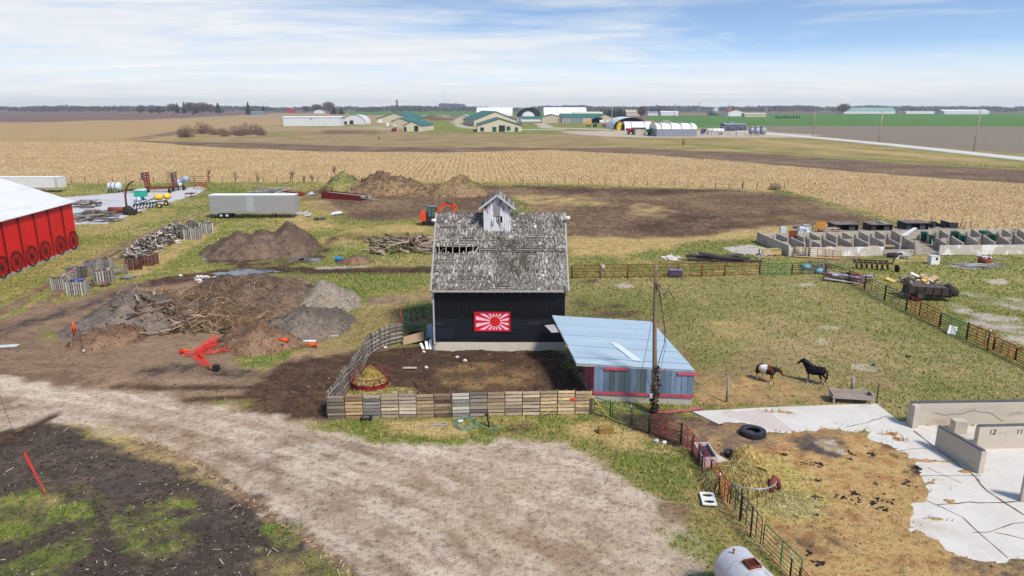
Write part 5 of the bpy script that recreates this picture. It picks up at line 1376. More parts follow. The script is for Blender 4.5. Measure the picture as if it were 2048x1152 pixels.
# joints and cracks of the yard floor
JN = M('joint_dirt', (112, 92, 72), var=.3, scale=4, bump=.1)
def crackline(pts, w, wig=.12, z=.054):
 m = MB(); P_ = [G(u, v, z) for u, v in pts]; pp = []
 for a_, b_ in zip(P_[:-1], P_[1:]):
  n_ = max(1, int((b_ - a_).length / .5))
  for k in range(n_): pp.append(a_.lerp(b_, k / n_) + Vector((rng.gauss(0, wig * .3), rng.gauss(0, wig * .3), 0)))
 pp.append(P_[-1])
 for i in range(len(pp) - 1):
  d = (pp[i + 1] - pp[i]).normalized(); n_ = Vector((-d.y, d.x, 0)); w0, w1 = w * rng.uniform(.5, 1.3), w * rng.uniform(.5, 1.3)
  m.quad(pp[i] - n_ * w0, pp[i + 1] - n_ * w1, pp[i + 1] + n_ * w1, pp[i] + n_ * w0)
 return m
for pts, w, wig in (([(1690, 854), (1745, 841), (1778, 831)], .03, .3), ([(1828, 862), (1880, 902), (1940, 945), (1975, 982), (2048, 1030)], .06, .1), ([(1790, 903), (1870, 896)], .03, .2), ([(1830, 951), (1962, 951)], .025, .05), ([(1876, 1008), (2042, 1002)], .04, .2), ([(1850, 1000), (1885, 1015), (1925, 1035), (1960, 1068), (2016, 1116)], .03, .05), ([(1945, 1063), (1985, 1063), (2048, 1045)], .028, .25), ([(1985, 1063), (2048, 1078)], .03, .2), ([(1920, 965), (1855, 935)], .02, .1), ([(1532, 817), (1584, 863)], .02, .02)):
 o = crackline(pts, w, wig).build('floor_crack', JN); o['kind'] = 'structure'
gp = W2([(1440, 829), (1534, 819), (1580, 862), (1556, 864), (1500, 846)])
m = MB(); m.prism([(x, y, .03) for x, y in ccw(gp)], (0, 0, .028)); o = m.build('gravel_pad', M('pink_gravel', (206, 190, 182), var=.2, scale=6, bump=.2)); o['kind'] = 'structure'
# manure clumps on the bedding
m0 = None
MAN = M('manure', (38, 34, 36), var=.3, scale=6, bump=.3)
for u, v, k in ((1568, 910, 1), (1605, 928, 1.1), (1636, 930, 1.5), (1702, 908, 1), (1742, 908, 1.6), (1830, 936, 1.3), (1700, 920, .8), (1712, 985, 1.2), (1812, 968, 1.4), (1754, 970, .9), (1682, 996, 1), (1718, 1003, 1.3), (1746, 1009, 1), (1768, 1001, 1.5), (1766, 1018, 1), (1634, 962, .8), (1632, 995, .9), (1626, 1030, .7), (1617, 1106, .9), (1637, 1127, 1.1), (1816, 713, .6), (1745, 730, .4)):
 q = G(u, v, .06); m = MB(); r_ = random.Random(u)
 for j in range(int(10 * k)):
  m.blob((q.x + r_.gauss(0, .12 * k), q.y + r_.gauss(0, .11 * k), q.z + .05 * r_.random()), (.05 + .05 * r_.random(), .05 + .04 * r_.random(), .04), u + j, 6, .3)
 o = m.build('manure_heap', MAN); tag(o, 'black crumbly horse manure on the trampled ground of the yard', 'manure', 'manure heaps in the horse yard')
# ------------------------------------------------------------------ trough, posts
p0, p1 = G(1664, 806), G(1747, 811); zt_ = ZA(788, p0.y)
tr = thing('feed_trough', 'long grey wooden feed bunk on legs at the pasture edge', 'trough', (p0 + p1) / 2)
d = (p1 - p0).normalized(); n = Vector((-d.y, d.x, 0)); L_ = (p1 - p0).length
TW_ = M('trough_wood', (168, 156, 146), var=.3, scale=2.5, bump=.2, stretch=(.7, 3, 3))
for nm, o_, z_ in (('front_board', 0, zt_ - .13), ('back_board', .85, zt_ - .10)):
 m = MB(); m.bar(p0 + n * o_ + Vector((0, 0, z_)), p1 + n * o_ + Vector((0, 0, z_)), .05, .30); m.build(nm, TW_, tr)
for s in (0, L_ - .04):
 m = MB(); m.bar(p0 + d * s + n * .03 + Vector((0, 0, zt_ - .12)), p0 + d * s + n * .82 + Vector((0, 0, zt_ - .1)), .05, .28); m.build('end_board', TW_, tr)
m = MB(); m.prism([p0 + Vector((0, 0, zt_ - .26)), p1 + Vector((0, 0, zt_ - .26)), p1 + n * .85 + Vector((0, 0, zt_ - .26)), p0 + n * .85 + Vector((0, 0, zt_ - .26))], (0, 0, .04)); m.build('bottom', M('trough_floor', (150, 128, 118), var=.3), tr)
for s in (.1, L_ - .15):
 for o_ in (.06, .78):
  m = MB(); m.bar(p0 + d * s + n * o_, p0 + d * s + n * o_ + Vector((0, 0, zt_ - .2)), .1, .1); m.build('leg', TW_, tr)
for u, v, vt, r_, lb in ((1703, 783, 753, .12, 'thick grey wooden post right behind the feed bunk'), (1453, 803, 753, .075, 'lone weathered post standing in bare ground right of the shed')):
 q = G(u, v if u > 1600 else 803); m = MB(); m.path([q, q + Vector((.02, 0, ZA(vt, q.y)))], [r_, r_ * .9], 8); tag(m.build('wooden_post', M('post_grey', (150, 142, 134), var=.3, scale=4, bump=.3)), lb, 'post')
q = G(1752, 808); m = MB(); m.tube(q, q + Vector((.03, 0, ZA(767, q.y))), .03, 6); tag(m.build('steel_post', POSTD), 'thin dark steel post at the right end of the feed bunk', 'post')
m = MB(); a_, b_ = G(1313, 826), G(1406, 820); k_ = a_.lerp(b_, .6); m.bar(a_ + Vector((0, 0, .06)), k_ + Vector((0, -.1, .05)), .16, .04); m.bar(k_ + Vector((0, -.1, .05)), b_ + Vector((0, .1, .09)), .16, .04); tag(m.build('pink_board', PINK), 'long broken pink board lying on the ground right of the utility pole', 'board')
# ------------------------------------------------------------------ horses: one continuous surface each
def horse(name, label, loc, rz, sc, mats, head_up, turn, seed=0):
 """faces +x; built 1.45 m at the withers, then scaled"""
 m = MB()
 def ell(c, d, w, h):
  d = Vector(d).normalized(); s = d.cross(Vector((0, 0, 1)));
  if s.length < .01: s = Vector((0, 1, 0))
  s.normalize(); u = s.cross(d)
  return [Vector(c) + s * w * math.cos(a) + u * h * math.sin(a) for a in np.linspace(0, 2 * math.pi, 17)[:-1]]
 def tube(st):
  rings = []
  for i, (c, w, h) in enumerate(st):
   a = Vector(st[max(i - 1, 0)][0]); b = Vector(st[min(i + 1, len(st) - 1)][0]); rings.append(ell(c, b - a, w, h))
  m.loft(rings)
 # trunk: deep chest, tucked flank, round croup
 tube([((-.84, 0, 1.10), .06, .08), ((-.80, 0, 1.12), .17, .19), ((-.66, 0, 1.13), .29, .32), ((-.45, 0, 1.11), .31, .34), ((-.20, 0, 1.05), .31, .35), ((.08, 0, 1.03), .32, .38), ((.32, 0, 1.06), .29, .38), ((.52, 0, 1.10), .24, .33), ((.66, 0, 1.14), .13, .19), ((.70, 0, 1.14), .05, .08)])
 ct, st_ = math.cos(turn), math.sin(turn)
 def nk(x, z): return (.42 + (x - .42) * ct, (x - .42) * st_, z)
 # neck and head
 if head_up:
  N_ = [((.36), 1.20, .18, .34), (.54, 1.34, .15, .31), (.68, 1.50, .13, .27), (.80, 1.64, .105, .21), (.88, 1.74, .08, .14)]
  Hd = [(.80, 1.80, .07, .08), (.90, 1.76, .09, .13), (1.02, 1.66, .085, .125), (1.14, 1.54, .065, .09), (1.24, 1.44, .055, .07), (1.30, 1.385, .05, .06), (1.325, 1.36, .02, .03)]
 else:
  N_ = [((.40), 1.18, .14, .25), (.60, 1.22, .12, .21), (.78, 1.26, .10, .18), (.92, 1.28, .085, .14), (1.0, 1.28, .07, .11)]
  Hd = [(.94, 1.32, .07, .08), (1.04, 1.27, .09, .13), (1.12, 1.15, .085, .125), (1.19, 1.02, .065, .09), (1.25, .90, .055, .07), (1.28, .84, .05, .06), (1.29, .81, .02, .03)]
 tube([(nk(x, z), w, h) for x, z, w, h in N_]); tube([(nk(x, z), w, h) for x, z, w, h in Hd])
 ex, ez = (.86, 1.86) if head_up else (.99, 1.37)
 for s in (-1, 1):
  b = Vector(nk(ex, ez)); o = Vector((-st_, ct, 0)) * .06 * s
  tube([(b + o + Vector((0, 0, -.06)), .035, .03), (b + o * 1.2 + Vector((0, 0, .02)), .035, .025), (b + o * 1.4 + Vector((0, 0, .10)), .01, .01)])
 # legs: shoulder-elbow-knee-fetlock-hoof; stifle-hock-fetlock-hoof
 for s, dx in ((-1, .06), (1, -.08)):
  y = .15 * s
  tube([((.46, y * .9, 1.12), .10, .17), ((.44, y, .92), .085, .12), ((.44 + dx * .4, y, .76), .065, .08), ((.45 + dx * .7, y, .55), .048, .055), ((.45 + dx * .8, y, .47), .052, .055), ((.44 + dx, y, .30), .042, .046), ((.44 + dx, y, .15), .044, .05), ((.47 + dx, y, .07), .040, .045), ((.48 + dx, y, .0), .055, .062)])
 for s, dx in ((-1, -.10), (1, .12)):
  y = .16 * s
  tube([((-.60, y * .8, 1.15), .12, .22), ((-.55 + dx * .2, y, .92), .11, .18), ((-.52 + dx * .4, y, .74), .08, .12), ((-.66 + dx * .8, y, .54), .05, .065), ((-.72 + dx, y, .46), .05, .06), ((-.70 + dx, y, .30), .044, .05), ((-.68 + dx, y, .15), .045, .051), ((-.65 + dx, y, .07), .041, .046), ((-.64 + dx, y, .0), .056, .063)])
 body = m.build(name, mats[0], None, world=False)
 body.location = loc; body.rotation_euler = (0, 0, rz); body.scale = (sc, sc * 1.28, sc * .97)
 r_ = body.modifiers.new('one_skin', 'REMESH'); r_.mode = 'VOXEL'; r_.voxel_size = .022; r_.use_smooth_shade = True
 sm = body.modifiers.new('soften', 'SMOOTH'); sm.factor = .5; sm.iterations = 3
 tag(body, label, 'horse')
 m = MB(); r2 = random.Random(seed)                     # mane: overlapping locks along the crest
 for k in range(26):
  f = k / 25; i = min(3, int(f * 4)); g_ = f * 4 - i
  x = N_[i][0] + (N_[i + 1][0] - N_[i][0]) * g_ - .0; z = N_[i][1] + (N_[i + 1][1] - N_[i][1]) * g_; h = N_[i][3] + (N_[i + 1][3] - N_[i][3]) * g_
  dn = Vector((N_[i + 1][0] - N_[i][0], 0, N_[i + 1][1] - N_[i][1])).normalized(); up = Vector((-dn.z, 0, dn.x))
  b = Vector(nk(x, z)) + Vector((up.x * ct, up.x * st_, up.z)) * h * .93
  sd_ = Vector((-st_, ct, 0)) * (1 if seed % 2 else -1)
  m.path([b + Vector((0, 0, .03)), b + sd_ * .09 + Vector((0, 0, -.02)), b + sd_ * .15 + Vector((r2.gauss(0, .02), 0, -.14)), b + sd_ * .16 + Vector((r2.gauss(0, .03), 0, -.26))], [.035, .05, .04, .012], 5)
 for k in range(5):
  b = Vector(nk(ex + .02, ez - .03)); m.path([b, b + Vector((ct, st_, 0)) * (.07 + .02 * k) + Vector((0, 0, -.06)), b + Vector((ct, st_, 0)) * (.10 + .02 * k) + Vector((0, .01 * k, -.18))], [.02, .02, .005], 5)
 o = m.build('mane', mats[1], None, world=False); o.parent = body
 m = MB()
 for k in range(14):
  a = r2.gauss(0, .045); m.path([(-.80, a * .5, 1.24), (-.90, a, 1.14), (-.94, a * 1.3, .9), (-.92 + r2.gauss(0, .02), a * 1.6, .6), (-.90, a * 1.2, .36 + r2.random() * .12)], [.03, .04, .04, .034, .008], 6)
 o = m.build('tail', mats[1], None, world=False); o.parent = body
 for s in (-1, 1):
  m = MB(); e = Vector(nk(.96, 1.755) if head_up else nk(1.085, 1.235)) + Vector((-st_, ct, 0)) * .082 * s
  m.lathe([(.0, -.016), (.014, -.008), (.016, 0), (.014, .008), (.0, .016)], e, 8); o = m.build('eye', M('horse_eye', (18, 14, 14), rough=.2), None, world=False); o.parent = body
 return body
def coat(name, base, patches, socks, sockc, rough=.8):
 """hair colour with real coat patches: spheres (x,y,z,r,colour), legs white below 'socks'"""
 m = bpy.data.materials.new(name); m.use_nodes = True
 nt = m.node_tree; N, L = nt.nodes, nt.links; b = N['Principled BSDF']; b.inputs['Roughness'].default_value = rough; b.inputs['Specular IOR Level'].default_value = .12
 tc = N.new('ShaderNodeTexCoord'); no = N.new('ShaderNodeTexNoise'); no.inputs['Scale'].default_value = 5; no.inputs['Detail'].default_value = 3
 L.new(tc.outputs['Object'], no.inputs['Vector'])
 rg = N.new('ShaderNodeRGB'); rg.outputs[0].default_value = S(base); cur = rg.outputs[0]
 def ma(op, a, bb, c=None, cl=False):
  n = N.new('ShaderNodeMath'); n.operation = op; n.use_clamp = cl
  for i, s in enumerate((a, bb, c)):
   if s is None: continue
   if isinstance(s, (int, float)): n.inputs[i].default_value = s
   else: L.new(s, n.inputs[i])
  return n.outputs[0]
 def mix(f, col):
  nonlocal cur
  mi = N.new('ShaderNodeMix'); mi.data_type = 'RGBA'; L.new(f, mi.inputs[0]); L.new(cur, mi.inputs[6]); mi.inputs[7].default_value = S(col); cur = mi.outputs[2]
 for x, y, z, r, col in patches:
  d = N.new('ShaderNodeVectorMath'); d.operation = 'DISTANCE'; L.new(tc.outputs['Object'], d.inputs[0]); d.inputs[1].default_value = (x, y, z)
  f = ma('SUBTRACT', r, ma('MULTIPLY_ADD', no.outputs['Fac'], .22, ma('SUBTRACT', d.outputs['Value'], .11)))
  mix(ma('MULTIPLY', f, 30, None, True), col)
 sp_ = N.new('ShaderNodeSeparateXYZ'); L.new(tc.outputs['Object'], sp_.inputs[0])
 mix(ma('MULTIPLY', ma('SUBTRACT', socks, ma('MULTIPLY_ADD', no.outputs['Fac'], .1, sp_.outputs[2])), 40, None, True), sockc)
 L.new(cur, b.inputs['Base Color']); return m
q = G(1627, 765)
hs = .86
blk = coat('black_coat', (26, 24, 30), [(1.16, 0, 1.60, .075, (230, 226, 224)), (1.30, 0, 1.46, .06, (224, 220, 220))], .20, (222, 214, 206))
horse('black_horse', 'black horse with a white blaze and white feet looking left in the pasture', q, R(180 - 40), hs, (blk, M('black_hair', (22, 21, 26), rough=.5, var=.3)), True, R(10), 1)
q = G(1533, 763)
pnt = coat('paint_coat', (112, 62, 44), [(-.20, -.2, 1.10, .40, (234, 228, 222)), (-.2, .2, 1.05, .38, (234, 228, 222)), (.35, -.1, 1.0, .30, (52, 36, 34)), (.95, 0, 1.2, .22, (60, 38, 34)), (1.29, 0, .82, .06, (226, 216, 208)), (-.7, 0, 1.0, .25, (128, 74, 50))], .34, (226, 218, 210))
horse('paint_horse', 'brown and white pinto pony with lowered head beside the black horse', q, R(-55), .84, (pnt, M('brown_hair', (60, 38, 32), rough=.5, var=.3)), False, R(14), 2)
def proj(p):
 dx, dy, dz = p[0], p[1], p[2] - H
 dep = dy * CP - dz * SP; up = dy * SP + dz * CP
 return 1024 + FPX * dx / dep, 576 - FPX * up / dep
# ------------------------------------------------------------------ heaps of earth
def heap(name, label, pal, peaks, res, seed, cat='dirt heap', patches=(), amp=.22, group=None):
 """peaks: (u, v of the base centre, half width in photo px, half depth m, v of the top, sharpness)"""
 pk = []
 for u, v, hw, ry, vt, sh in peaks:
  c = G(u, v); pk.append((c.x, c.y, hw * MPP(c.y), ry, ZA(vt, c.y), sh))
 x0 = min(p[0] - p[2] * 1.15 for p in pk); x1 = max(p[0] + p[2] * 1.15 for p in pk)
 y0 = min(p[1] - p[3] * 1.15 for p in pk); y1 = max(p[1] + p[3] * 1.15 for p in pk)
 X, Y = np.meshgrid(np.arange(x0, x1 + res, res), np.arange(y0, y1 + res, res))
 wx = X + (fbm(X / 1.8, Y / 1.8, seed, 4) - .5) * 1.6; wy = Y + (fbm(X / 1.8, Y / 1.8, seed + 9, 4) - .5) * 1.6
 Zz = np.full(X.shape, -1.0)
 for cx, cy, rx, ry, h, sh in pk:
  d = np.hypot((wx - cx) / rx, (wy - cy) / ry)
  f = np.clip(1 - d, -1, 1); z = np.where(f > 0, np.abs(f) ** sh, f) * h * (1.06 if sh >= 1 else 1.0)
  Zz = np.maximum(Zz, z)
 e = np.clip(Zz / .6, 0, 1)
 Zz = Zz + ((fbm(X / 1.3, Y / 1.3, seed + 3, 5, .65) - .5) * 4.2 * amp + (fbm(X / .3, Y / .3, seed + 5, 2) - .5) * amp * 1.1) * e - .05
 keep = Zz > -.12
 cx, cy = (x0 + x1) / 2, (y0 + y1) / 2
 o = grid_mesh(name, X - cx, Y - cy, Zz, GROUND_M, keep)
 o.location = (cx, cy, 0)
 cols = [np.tile(np.array(S(c)[:3]), (X.size, 1)) for c in PAL[pal]]
 for u, v, hw, ry, p2, k in patches:
  c = G(u, v); w = (k * sstep(1.3, .5, np.hypot((X - c.x) / (hw * MPP(c.y)), (Y - c.y) / ry) + (fbm(X, Y, seed + 7, 4) - .5))).ravel()[:, None]
  for j in range(3): cols[j] = cols[j] * (1 - w) + np.array(S(PAL[p2][j])[:3]) * w
 for j in range(3):
  a = o.data.color_attributes.new('C%d' % (j + 1), 'FLOAT_COLOR', 'POINT'); a.data.foreach_set('color', np.concatenate([cols[j], np.ones((X.size, 1))], 1).astype(np.float32).ravel())
 a = o.data.attributes.new('corn', 'FLOAT', 'POINT')
 HEAPS.append((cx, cy, X, Y, Zz)); HPAL.append(PAL[pal])
 return tag(o, label, cat, group)
HEAPS, HPAL = [], []
PAL['heapbrown'] = ((98, 82, 70), (124, 104, 88), (54, 44, 38))
def hz_at(x, y):
 z = 0.0
 for cx, cy, X, Y, Zz in HEAPS:
  if X[0, 0] <= x <= X[0, -1] and Y[0, 0] <= y <= Y[-1, 0]:
   i = int((y - Y[0, 0]) / (Y[1, 0] - Y[0, 0])); j = int((x - X[0, 0]) / (X[0, 1] - X[0, 0]))
   z = max(z, float(Zz[i, j]))
 return z
heap('dirt_heap', 'steep brown dirt heap with a grassy green top by the field edge', 'burn', [(688, 383, 46, 8, 340, .85), (712, 386, 50, 7, 362, .9)], .45, 1, patches=[(683, 388, 30, 7, 'lush', .8), (690, 396, 18, 3, 'lush', .7)], amp=.35)
heap('dirt_heap', 'long brown dirt heap, widest of those by the field edge', 'burn', [(764, 383, 72, 9, 341, .85), (800, 383, 66, 8, 350, .85), (838, 385, 60, 8, 368, .9), (725, 387, 50, 7, 366, .9)], .45, 2, amp=.5)
heap('dirt_heap', 'pointed brown dirt heap standing right of the long one', 'burn', [(920, 386, 54, 8, 346, .9), (890, 388, 40, 6, 366, .9), (945, 388, 34, 6, 368, .9)], .45, 3, patches=[(948, 388, 14, 3, 'lush', .6), (900, 388, 26, 5, 'straw', .35)], amp=.3)
heap('dirt_heap', 'grey brown twin peaked heap beside a puddle behind the wood piles', 'heapbrown', [(480, 500, 68, 6, 463, 1.0), (530, 500, 72, 6.5, 455, .95), (578, 496, 56, 6.5, 445, 1.05), (600, 500, 36, 5, 470, 1)], .32, 4, amp=.3)
PAL['heapgrey'] = ((108, 98, 90), (132, 118, 106), (64, 55, 49))
PAL['sand'] = ((160, 148, 132), (144, 132, 116), (110, 98, 86))
PAL['chips'] = ((116, 90, 72), (146, 118, 94), (74, 56, 46))
heap('dirt_heap', 'dark grey flat topped heap, leftmost of the yard, sloping to the track', 'heapgrey', [(275, 640, 115, 5.5, 582, 1.0), (215, 655, 80, 4, 622, 1), (330, 625, 90, 4.5, 596, 1)], .25, 5, amp=.3)
heap('dirt_heap', 'dark wide heap with pale rubble on it behind the brush', 'heapbrown', [(450, 590, 85, 5, 548, .9), (520, 598, 110, 5.5, 545, .95), (580, 606, 80, 5, 553, .95)], .28, 6, amp=.3)
heap('dirt_heap', 'pale grey sand heap beside the dark wide heap', 'sand', [(655, 606, 70, 4.6, 560, 1.05), (690, 612, 34, 2.2, 590, 1)], .25, 7, amp=.2)
heap('dirt_heap', 'low dark grey heap spilling towards the grass in front of the sand heap', 'heapgrey', [(610, 655, 95, 4.0, 612, .95), (660, 640, 50, 2.6, 622, 1)], .22, 8, amp=.3)
heap('dirt_heap', 'reddish brown wood chip heap in front of the low grey heap', 'chips', [(525, 690, 85, 2.6, 640, .95), (480, 680, 60, 2.0, 652, 1)], .2, 9, amp=.2)
heap('dirt_heap', 'small dark brown heap right of the orange traffic cone', 'chips', [(190, 686, 56, 2.2, 656, .8), (240, 678, 60, 2.2, 650, .8)], .2, 10, amp=.3)
heap('dirt_heap', 'small tangled root heap beside the blue barrel', 'chips', [(708, 524, 34, 2.0, 507, .9)], .25, 11, amp=.3)
def heap_clods(name):
 Ps, Cs = [], []
 for k, (cx, cy, X, Y, Zz) in enumerate(HEAPS):
  f = np.nonzero(Zz.ravel() > .1)[0]; n = min(6000, int(f.size * .5)); i = NR.choice(f, n); sz = 1 if cy < 110 else 2.2
  x, y, z = X.ravel()[i] + NR.normal(0, .12, n) * sz, Y.ravel()[i] + NR.normal(0, .12, n) * sz, Zz.ravel()[i]; s = (.03 + .13 * NR.random(n) ** 3) * sz; P = np.zeros((n, 4, 3)); a0 = NR.random(n) * 6.28
  for j in range(3): P[:, j] = np.stack([x + np.cos(a0 + j * 2.1) * s, y + np.sin(a0 + j * 2.1) * s, z - .04], 1)
  P[:, 3] = np.stack([x, y, z + s * (.5 + .7 * NR.random(n))], 1); Ps.append(P)
  c = np.array([S(q)[:3] for q in HPAL[k]])[NR.choice(3, n, p=(.4, .3, .3))] * (.45 + .95 * NR.random((n, 1))); w = NR.random(n) < .02; c[w] = .45; Cs.append(c)
 tri_cloud(name, np.concatenate(Ps), [(0, 1, 3), (1, 2, 3), (2, 0, 3)], np.concatenate(Cs), LEAFM)
heap_clods('heap_clods')
# ------------------------------------------------------------------ wood: logs, brush, firewood
WOODC = [(146, 127, 108), (112, 96, 82), (174, 156, 136), (86, 72, 60)]
def woodmat(i): return M('log_bark_%s' % 'abcd'[i], WOODC[i], rough=.95, var=.35, scale=3, bump=.3, stretch=(1, 1, 1), rnd=.25)
LOGS = []
for i in range(4):
 r_ = random.Random(i); m = MB(); L_ = 1.0; pts = [(x, r_.gauss(0, .03), r_.gauss(0, .03)) for x in np.linspace(-.5, .5, 5)]
 m.path(pts, [.06 * r_.uniform(.7, 1.3) for _ in pts], 7); LOGS.append((m, woodmat(i)))
_lp = {}
def log(name, label, cat, grp, loc, L_, r, az, tilt):
 i = rng.randrange(4)
 if (name, i) not in _lp:
  o = LOGS[i][0].build(name, LOGS[i][1], None, world=False); _lp[(name, i)] = o
 else:
  o = _lp[(name, i)].copy(); COL.objects.link(o)
 o.location = loc; o.rotation_euler = (rng.uniform(0, 6), -tilt, az); o.scale = (L_, r / .06, r / .06)
 return tag(o, label, cat, grp)
for k in range(130):                        # the log pile left of the crib
 u = rng.uniform(746, 868); f = abs(u - 806) / 66; v = rng.uniform(478, 508)
 c = G(u, v); top = max(0, 1 - f ** 2) * 1.3 * max(0.1, 1 - abs(v - 494) / 20)
 log('log', 'weathered log in the tangled log pile left of the black corn crib', 'log', 'logs in the pile left of the crib', (c.x, c.y, .1 + top * rng.random() ** .5), rng.uniform(1.0, 3.0), rng.uniform(.06, .15), rng.gauss(0, .8), rng.gauss(0, .16))
for k in range(60):                         # broken timber thrown in the brush pit
 u, v = rng.gauss(375, 55), rng.uniform(638, 672)
 c = G(u, v); z = hz_at(c.x, c.y)
 log('split_timber', 'broken timber thrown in front of the brush among the dirt heaps', 'timber', 'timbers lying before the brush', (c.x, c.y, z + .1 + .5 * rng.random()), rng.uniform(.7, 2.2), rng.uniform(.04, .11), rng.uniform(0, 3.1), rng.gauss(0, .3))
m = MB()                                    # brush: thin bare branches, a tangle
r_ = random.Random(12)
for k in range(1100):
 u, v = r_.gauss(420, 70), r_.uniform(604, 668)
 c = G(u, v); z = hz_at(c.x, c.y)
 a = r_.uniform(-.3, 3.4); e = r_.uniform(.05, .75); L_ = r_.uniform(.8, 2.4); d = Vector((math.cos(a) * math.cos(e), math.sin(a) * math.cos(e) * .7, math.sin(e)))
 b = Vector((c.x, c.y, z + r_.uniform(0, .3))); g_ = r_.uniform(.7, 1.2); col = r_.choice(((154, 120, 88), (128, 98, 72), (190, 162, 128), (94, 74, 58)))
 m.path([b, b + d * L_ * .5 + Vector((r_.gauss(0, .1), r_.gauss(0, .1), r_.gauss(0, .06))), b + d * L_ + Vector((0, 0, -L_ * .2 * r_.random()))], [.022, .015, .005], 4, False, S(tuple(q * g_ for q in col)))
for (u0, v0, u1, v1) in ((340, 618, 310, 595), (395, 640, 398, 605), (430, 630, 440, 600), (350, 612, 420, 640), (300, 620, 360, 628), (360, 600, 440, 640)):
 a_ = G(u0, v0); b_ = G(u1, v1); m.path([a_ + Vector((0, 0, .4)), a_.lerp(b_, .5) + Vector((0, .1, 1.0)), b_ + Vector((0, 0, 1.1))], [.035, .025, .01], 5, False, S((176, 158, 132)))
tag(m.build('brush_heap', attr_mat('brush')), 'tangled heap of thin brown branches in the middle of the dirt heaps', 'brush')
PC = M('chalky_concrete', (208, 202, 196), rough=.9, var=.2, scale=4, bump=.2)
for k in range(36):
 u, v = rng.gauss(418, 22), rng.uniform(553, 575)
 if k > 24: u, v = rng.uniform(440, 505), rng.uniform(552, 572)
 c = G(u, v); s = rng.uniform(.15, .5) * (1 if k < 24 else .7); m = MB(); m.blob((c.x, c.y, hz_at(c.x, c.y) + s * .3), (s, s * .7, s * .45), k, 6, .35)
 tag(m.build('concrete_chunk', PC), 'broken pale concrete chunk in the rubble on the dark heap', 'rubble', 'concrete rubble on the dark heap')
# firewood: a long loose heap, and slatted crates of it
def fw_mesh(m, c, L_, r, az, tilt, col):
 d = Vector((math.cos(az) * math.cos(tilt), math.sin(az) * math.cos(tilt), math.sin(tilt))); m.bar(Vector(c) - d * L_ / 2, Vector(c) + d * L_ / 2, r * 2, r * 1.6, col=col)
FT = [(164, 155, 146), (118, 110, 104), (196, 187, 176), (74, 68, 64)]
fA, fB = G(262, 516), G(362, 466)
m = MB(); r_ = random.Random(5)
for k in range(900):
 f = r_.random(); o_ = r_.gauss(0, .42); o_ = max(-1, min(1, o_)); c = fA.lerp(fB, f); d = (fB - fA).normalized(); n_ = Vector((-d.y, d.x, 0))
 hh = (1.5 + .7 * f) * (1 - abs(o_)) * min(1, f * 6 + .3, (1 - f) * 8 + .5); g_ = r_.uniform(.7, 1.15); c = c + n_ * o_ * (2.0 + .5 * f); c.z = hh * r_.random() ** .6 * .9
 fw_mesh(m, c, .5, r_.uniform(.05, .08), r_.uniform(0, 3.14), r_.gauss(0, .4), S(tuple(q * g_ for q in r_.choice(FT))))
o = m.build('firewood', attr_mat('firewood_ends', .95, .2)); o['kind'] = 'stuff'
FWM = [M('firewood_%s' % 'abcd'[i], FT[i], rough=.95, var=.3, scale=5, bump=.2, rnd=.2) for i in range(4)]
_fp = {}
for k in range(170):
 f = rng.random(); o_ = max(-1, min(1, rng.gauss(0, .5))); c = fA.lerp(fB, f); d = (fB - fA).normalized(); n_ = Vector((-d.y, d.x, 0))
 hh = (1.5 + .7 * f) * (1 - abs(o_)) * min(1, f * 6 + .3, (1 - f) * 8 + .5); c = c + n_ * o_ * (2.1 + .5 * f); c.z = hh * .93 + .06
 i = rng.randrange(4)
 if i not in _fp:
  m = MB(); m.prism([(-.28, -.09, -.06), (-.28, .09, -.05), (-.28, .02, .09)], (.56, 0, 0)); _fp[i] = m.build('firewood_log', FWM[i], None, world=False); o = _fp[i]
 else: o = _fp[i].copy(); COL.objects.link(o)
 o.location = c; o.rotation_euler = (rng.uniform(0, 6), rng.gauss(0, .35), rng.uniform(0, 6.28)); s = rng.uniform(.8, 1.4); o.scale = (s, s, s)
 tag(o, 'split firewood log on the surface of the long grey firewood heap', 'firewood', 'firewood logs on the long heap')
def crate(label, u, v, w, h, az, tone=(172, 164, 154), fill=True, lean=0.0):
 c = G(u, v); t = thing('pallet_crate', label, 'crate', c, az, 'slatted crates of firewood')
 mm_ = attr_mat_slats
 for k in range(4):
  a = k * math.pi / 2; m = MB(); n_ = 7
  for j in range(n_):
   x = -w / 2 + w * (j + .5) / n_; g_ = rng.uniform(.7, 1.15)
   p0 = Matrix.Rotation(a, 3, 'Z') @ Vector((x, -w / 2, 0)); p1 = Matrix.Rotation(a, 3, 'Z') @ Vector((x, -w / 2 - lean, h * rng.uniform(.97, 1.03)))
   m.bar(p0, p1, w / n_ * .62, .025, up=Matrix.Rotation(a, 3, 'Z') @ Vector((0, -1, 0)), col=S(tuple(q * g_ for q in tone)))
  for z in (.06, h * .5, h * .93):
   p0 = Matrix.Rotation(a, 3, 'Z') @ Vector((-w / 2, -w / 2 + .05, z)); p1 = Matrix.Rotation(a, 3, 'Z') @ Vector((w / 2, -w / 2 + .05, z)); m.bar(p0, p1, .05, .09, col=S(tuple(q * .6 for q in tone)))
  m.build('side', mm_, t, world=False)
 if fill:
  m = MB()
  for j in range(46): fw_mesh(m, (rng.uniform(-w, w) * .4, rng.uniform(-w, w) * .4, h * rng.uniform(.55, 1.02)), .42, .06, rng.uniform(0, 3.1), rng.gauss(0, .25), S(tuple(q * rng.uniform(.6, 1.1) for q in rng.choice(FT))))
  m.build('firewood_load', attr_mat_slats, t, world=False)
 return t
attr_mat_slats = attr_mat('slats', .95, .3)
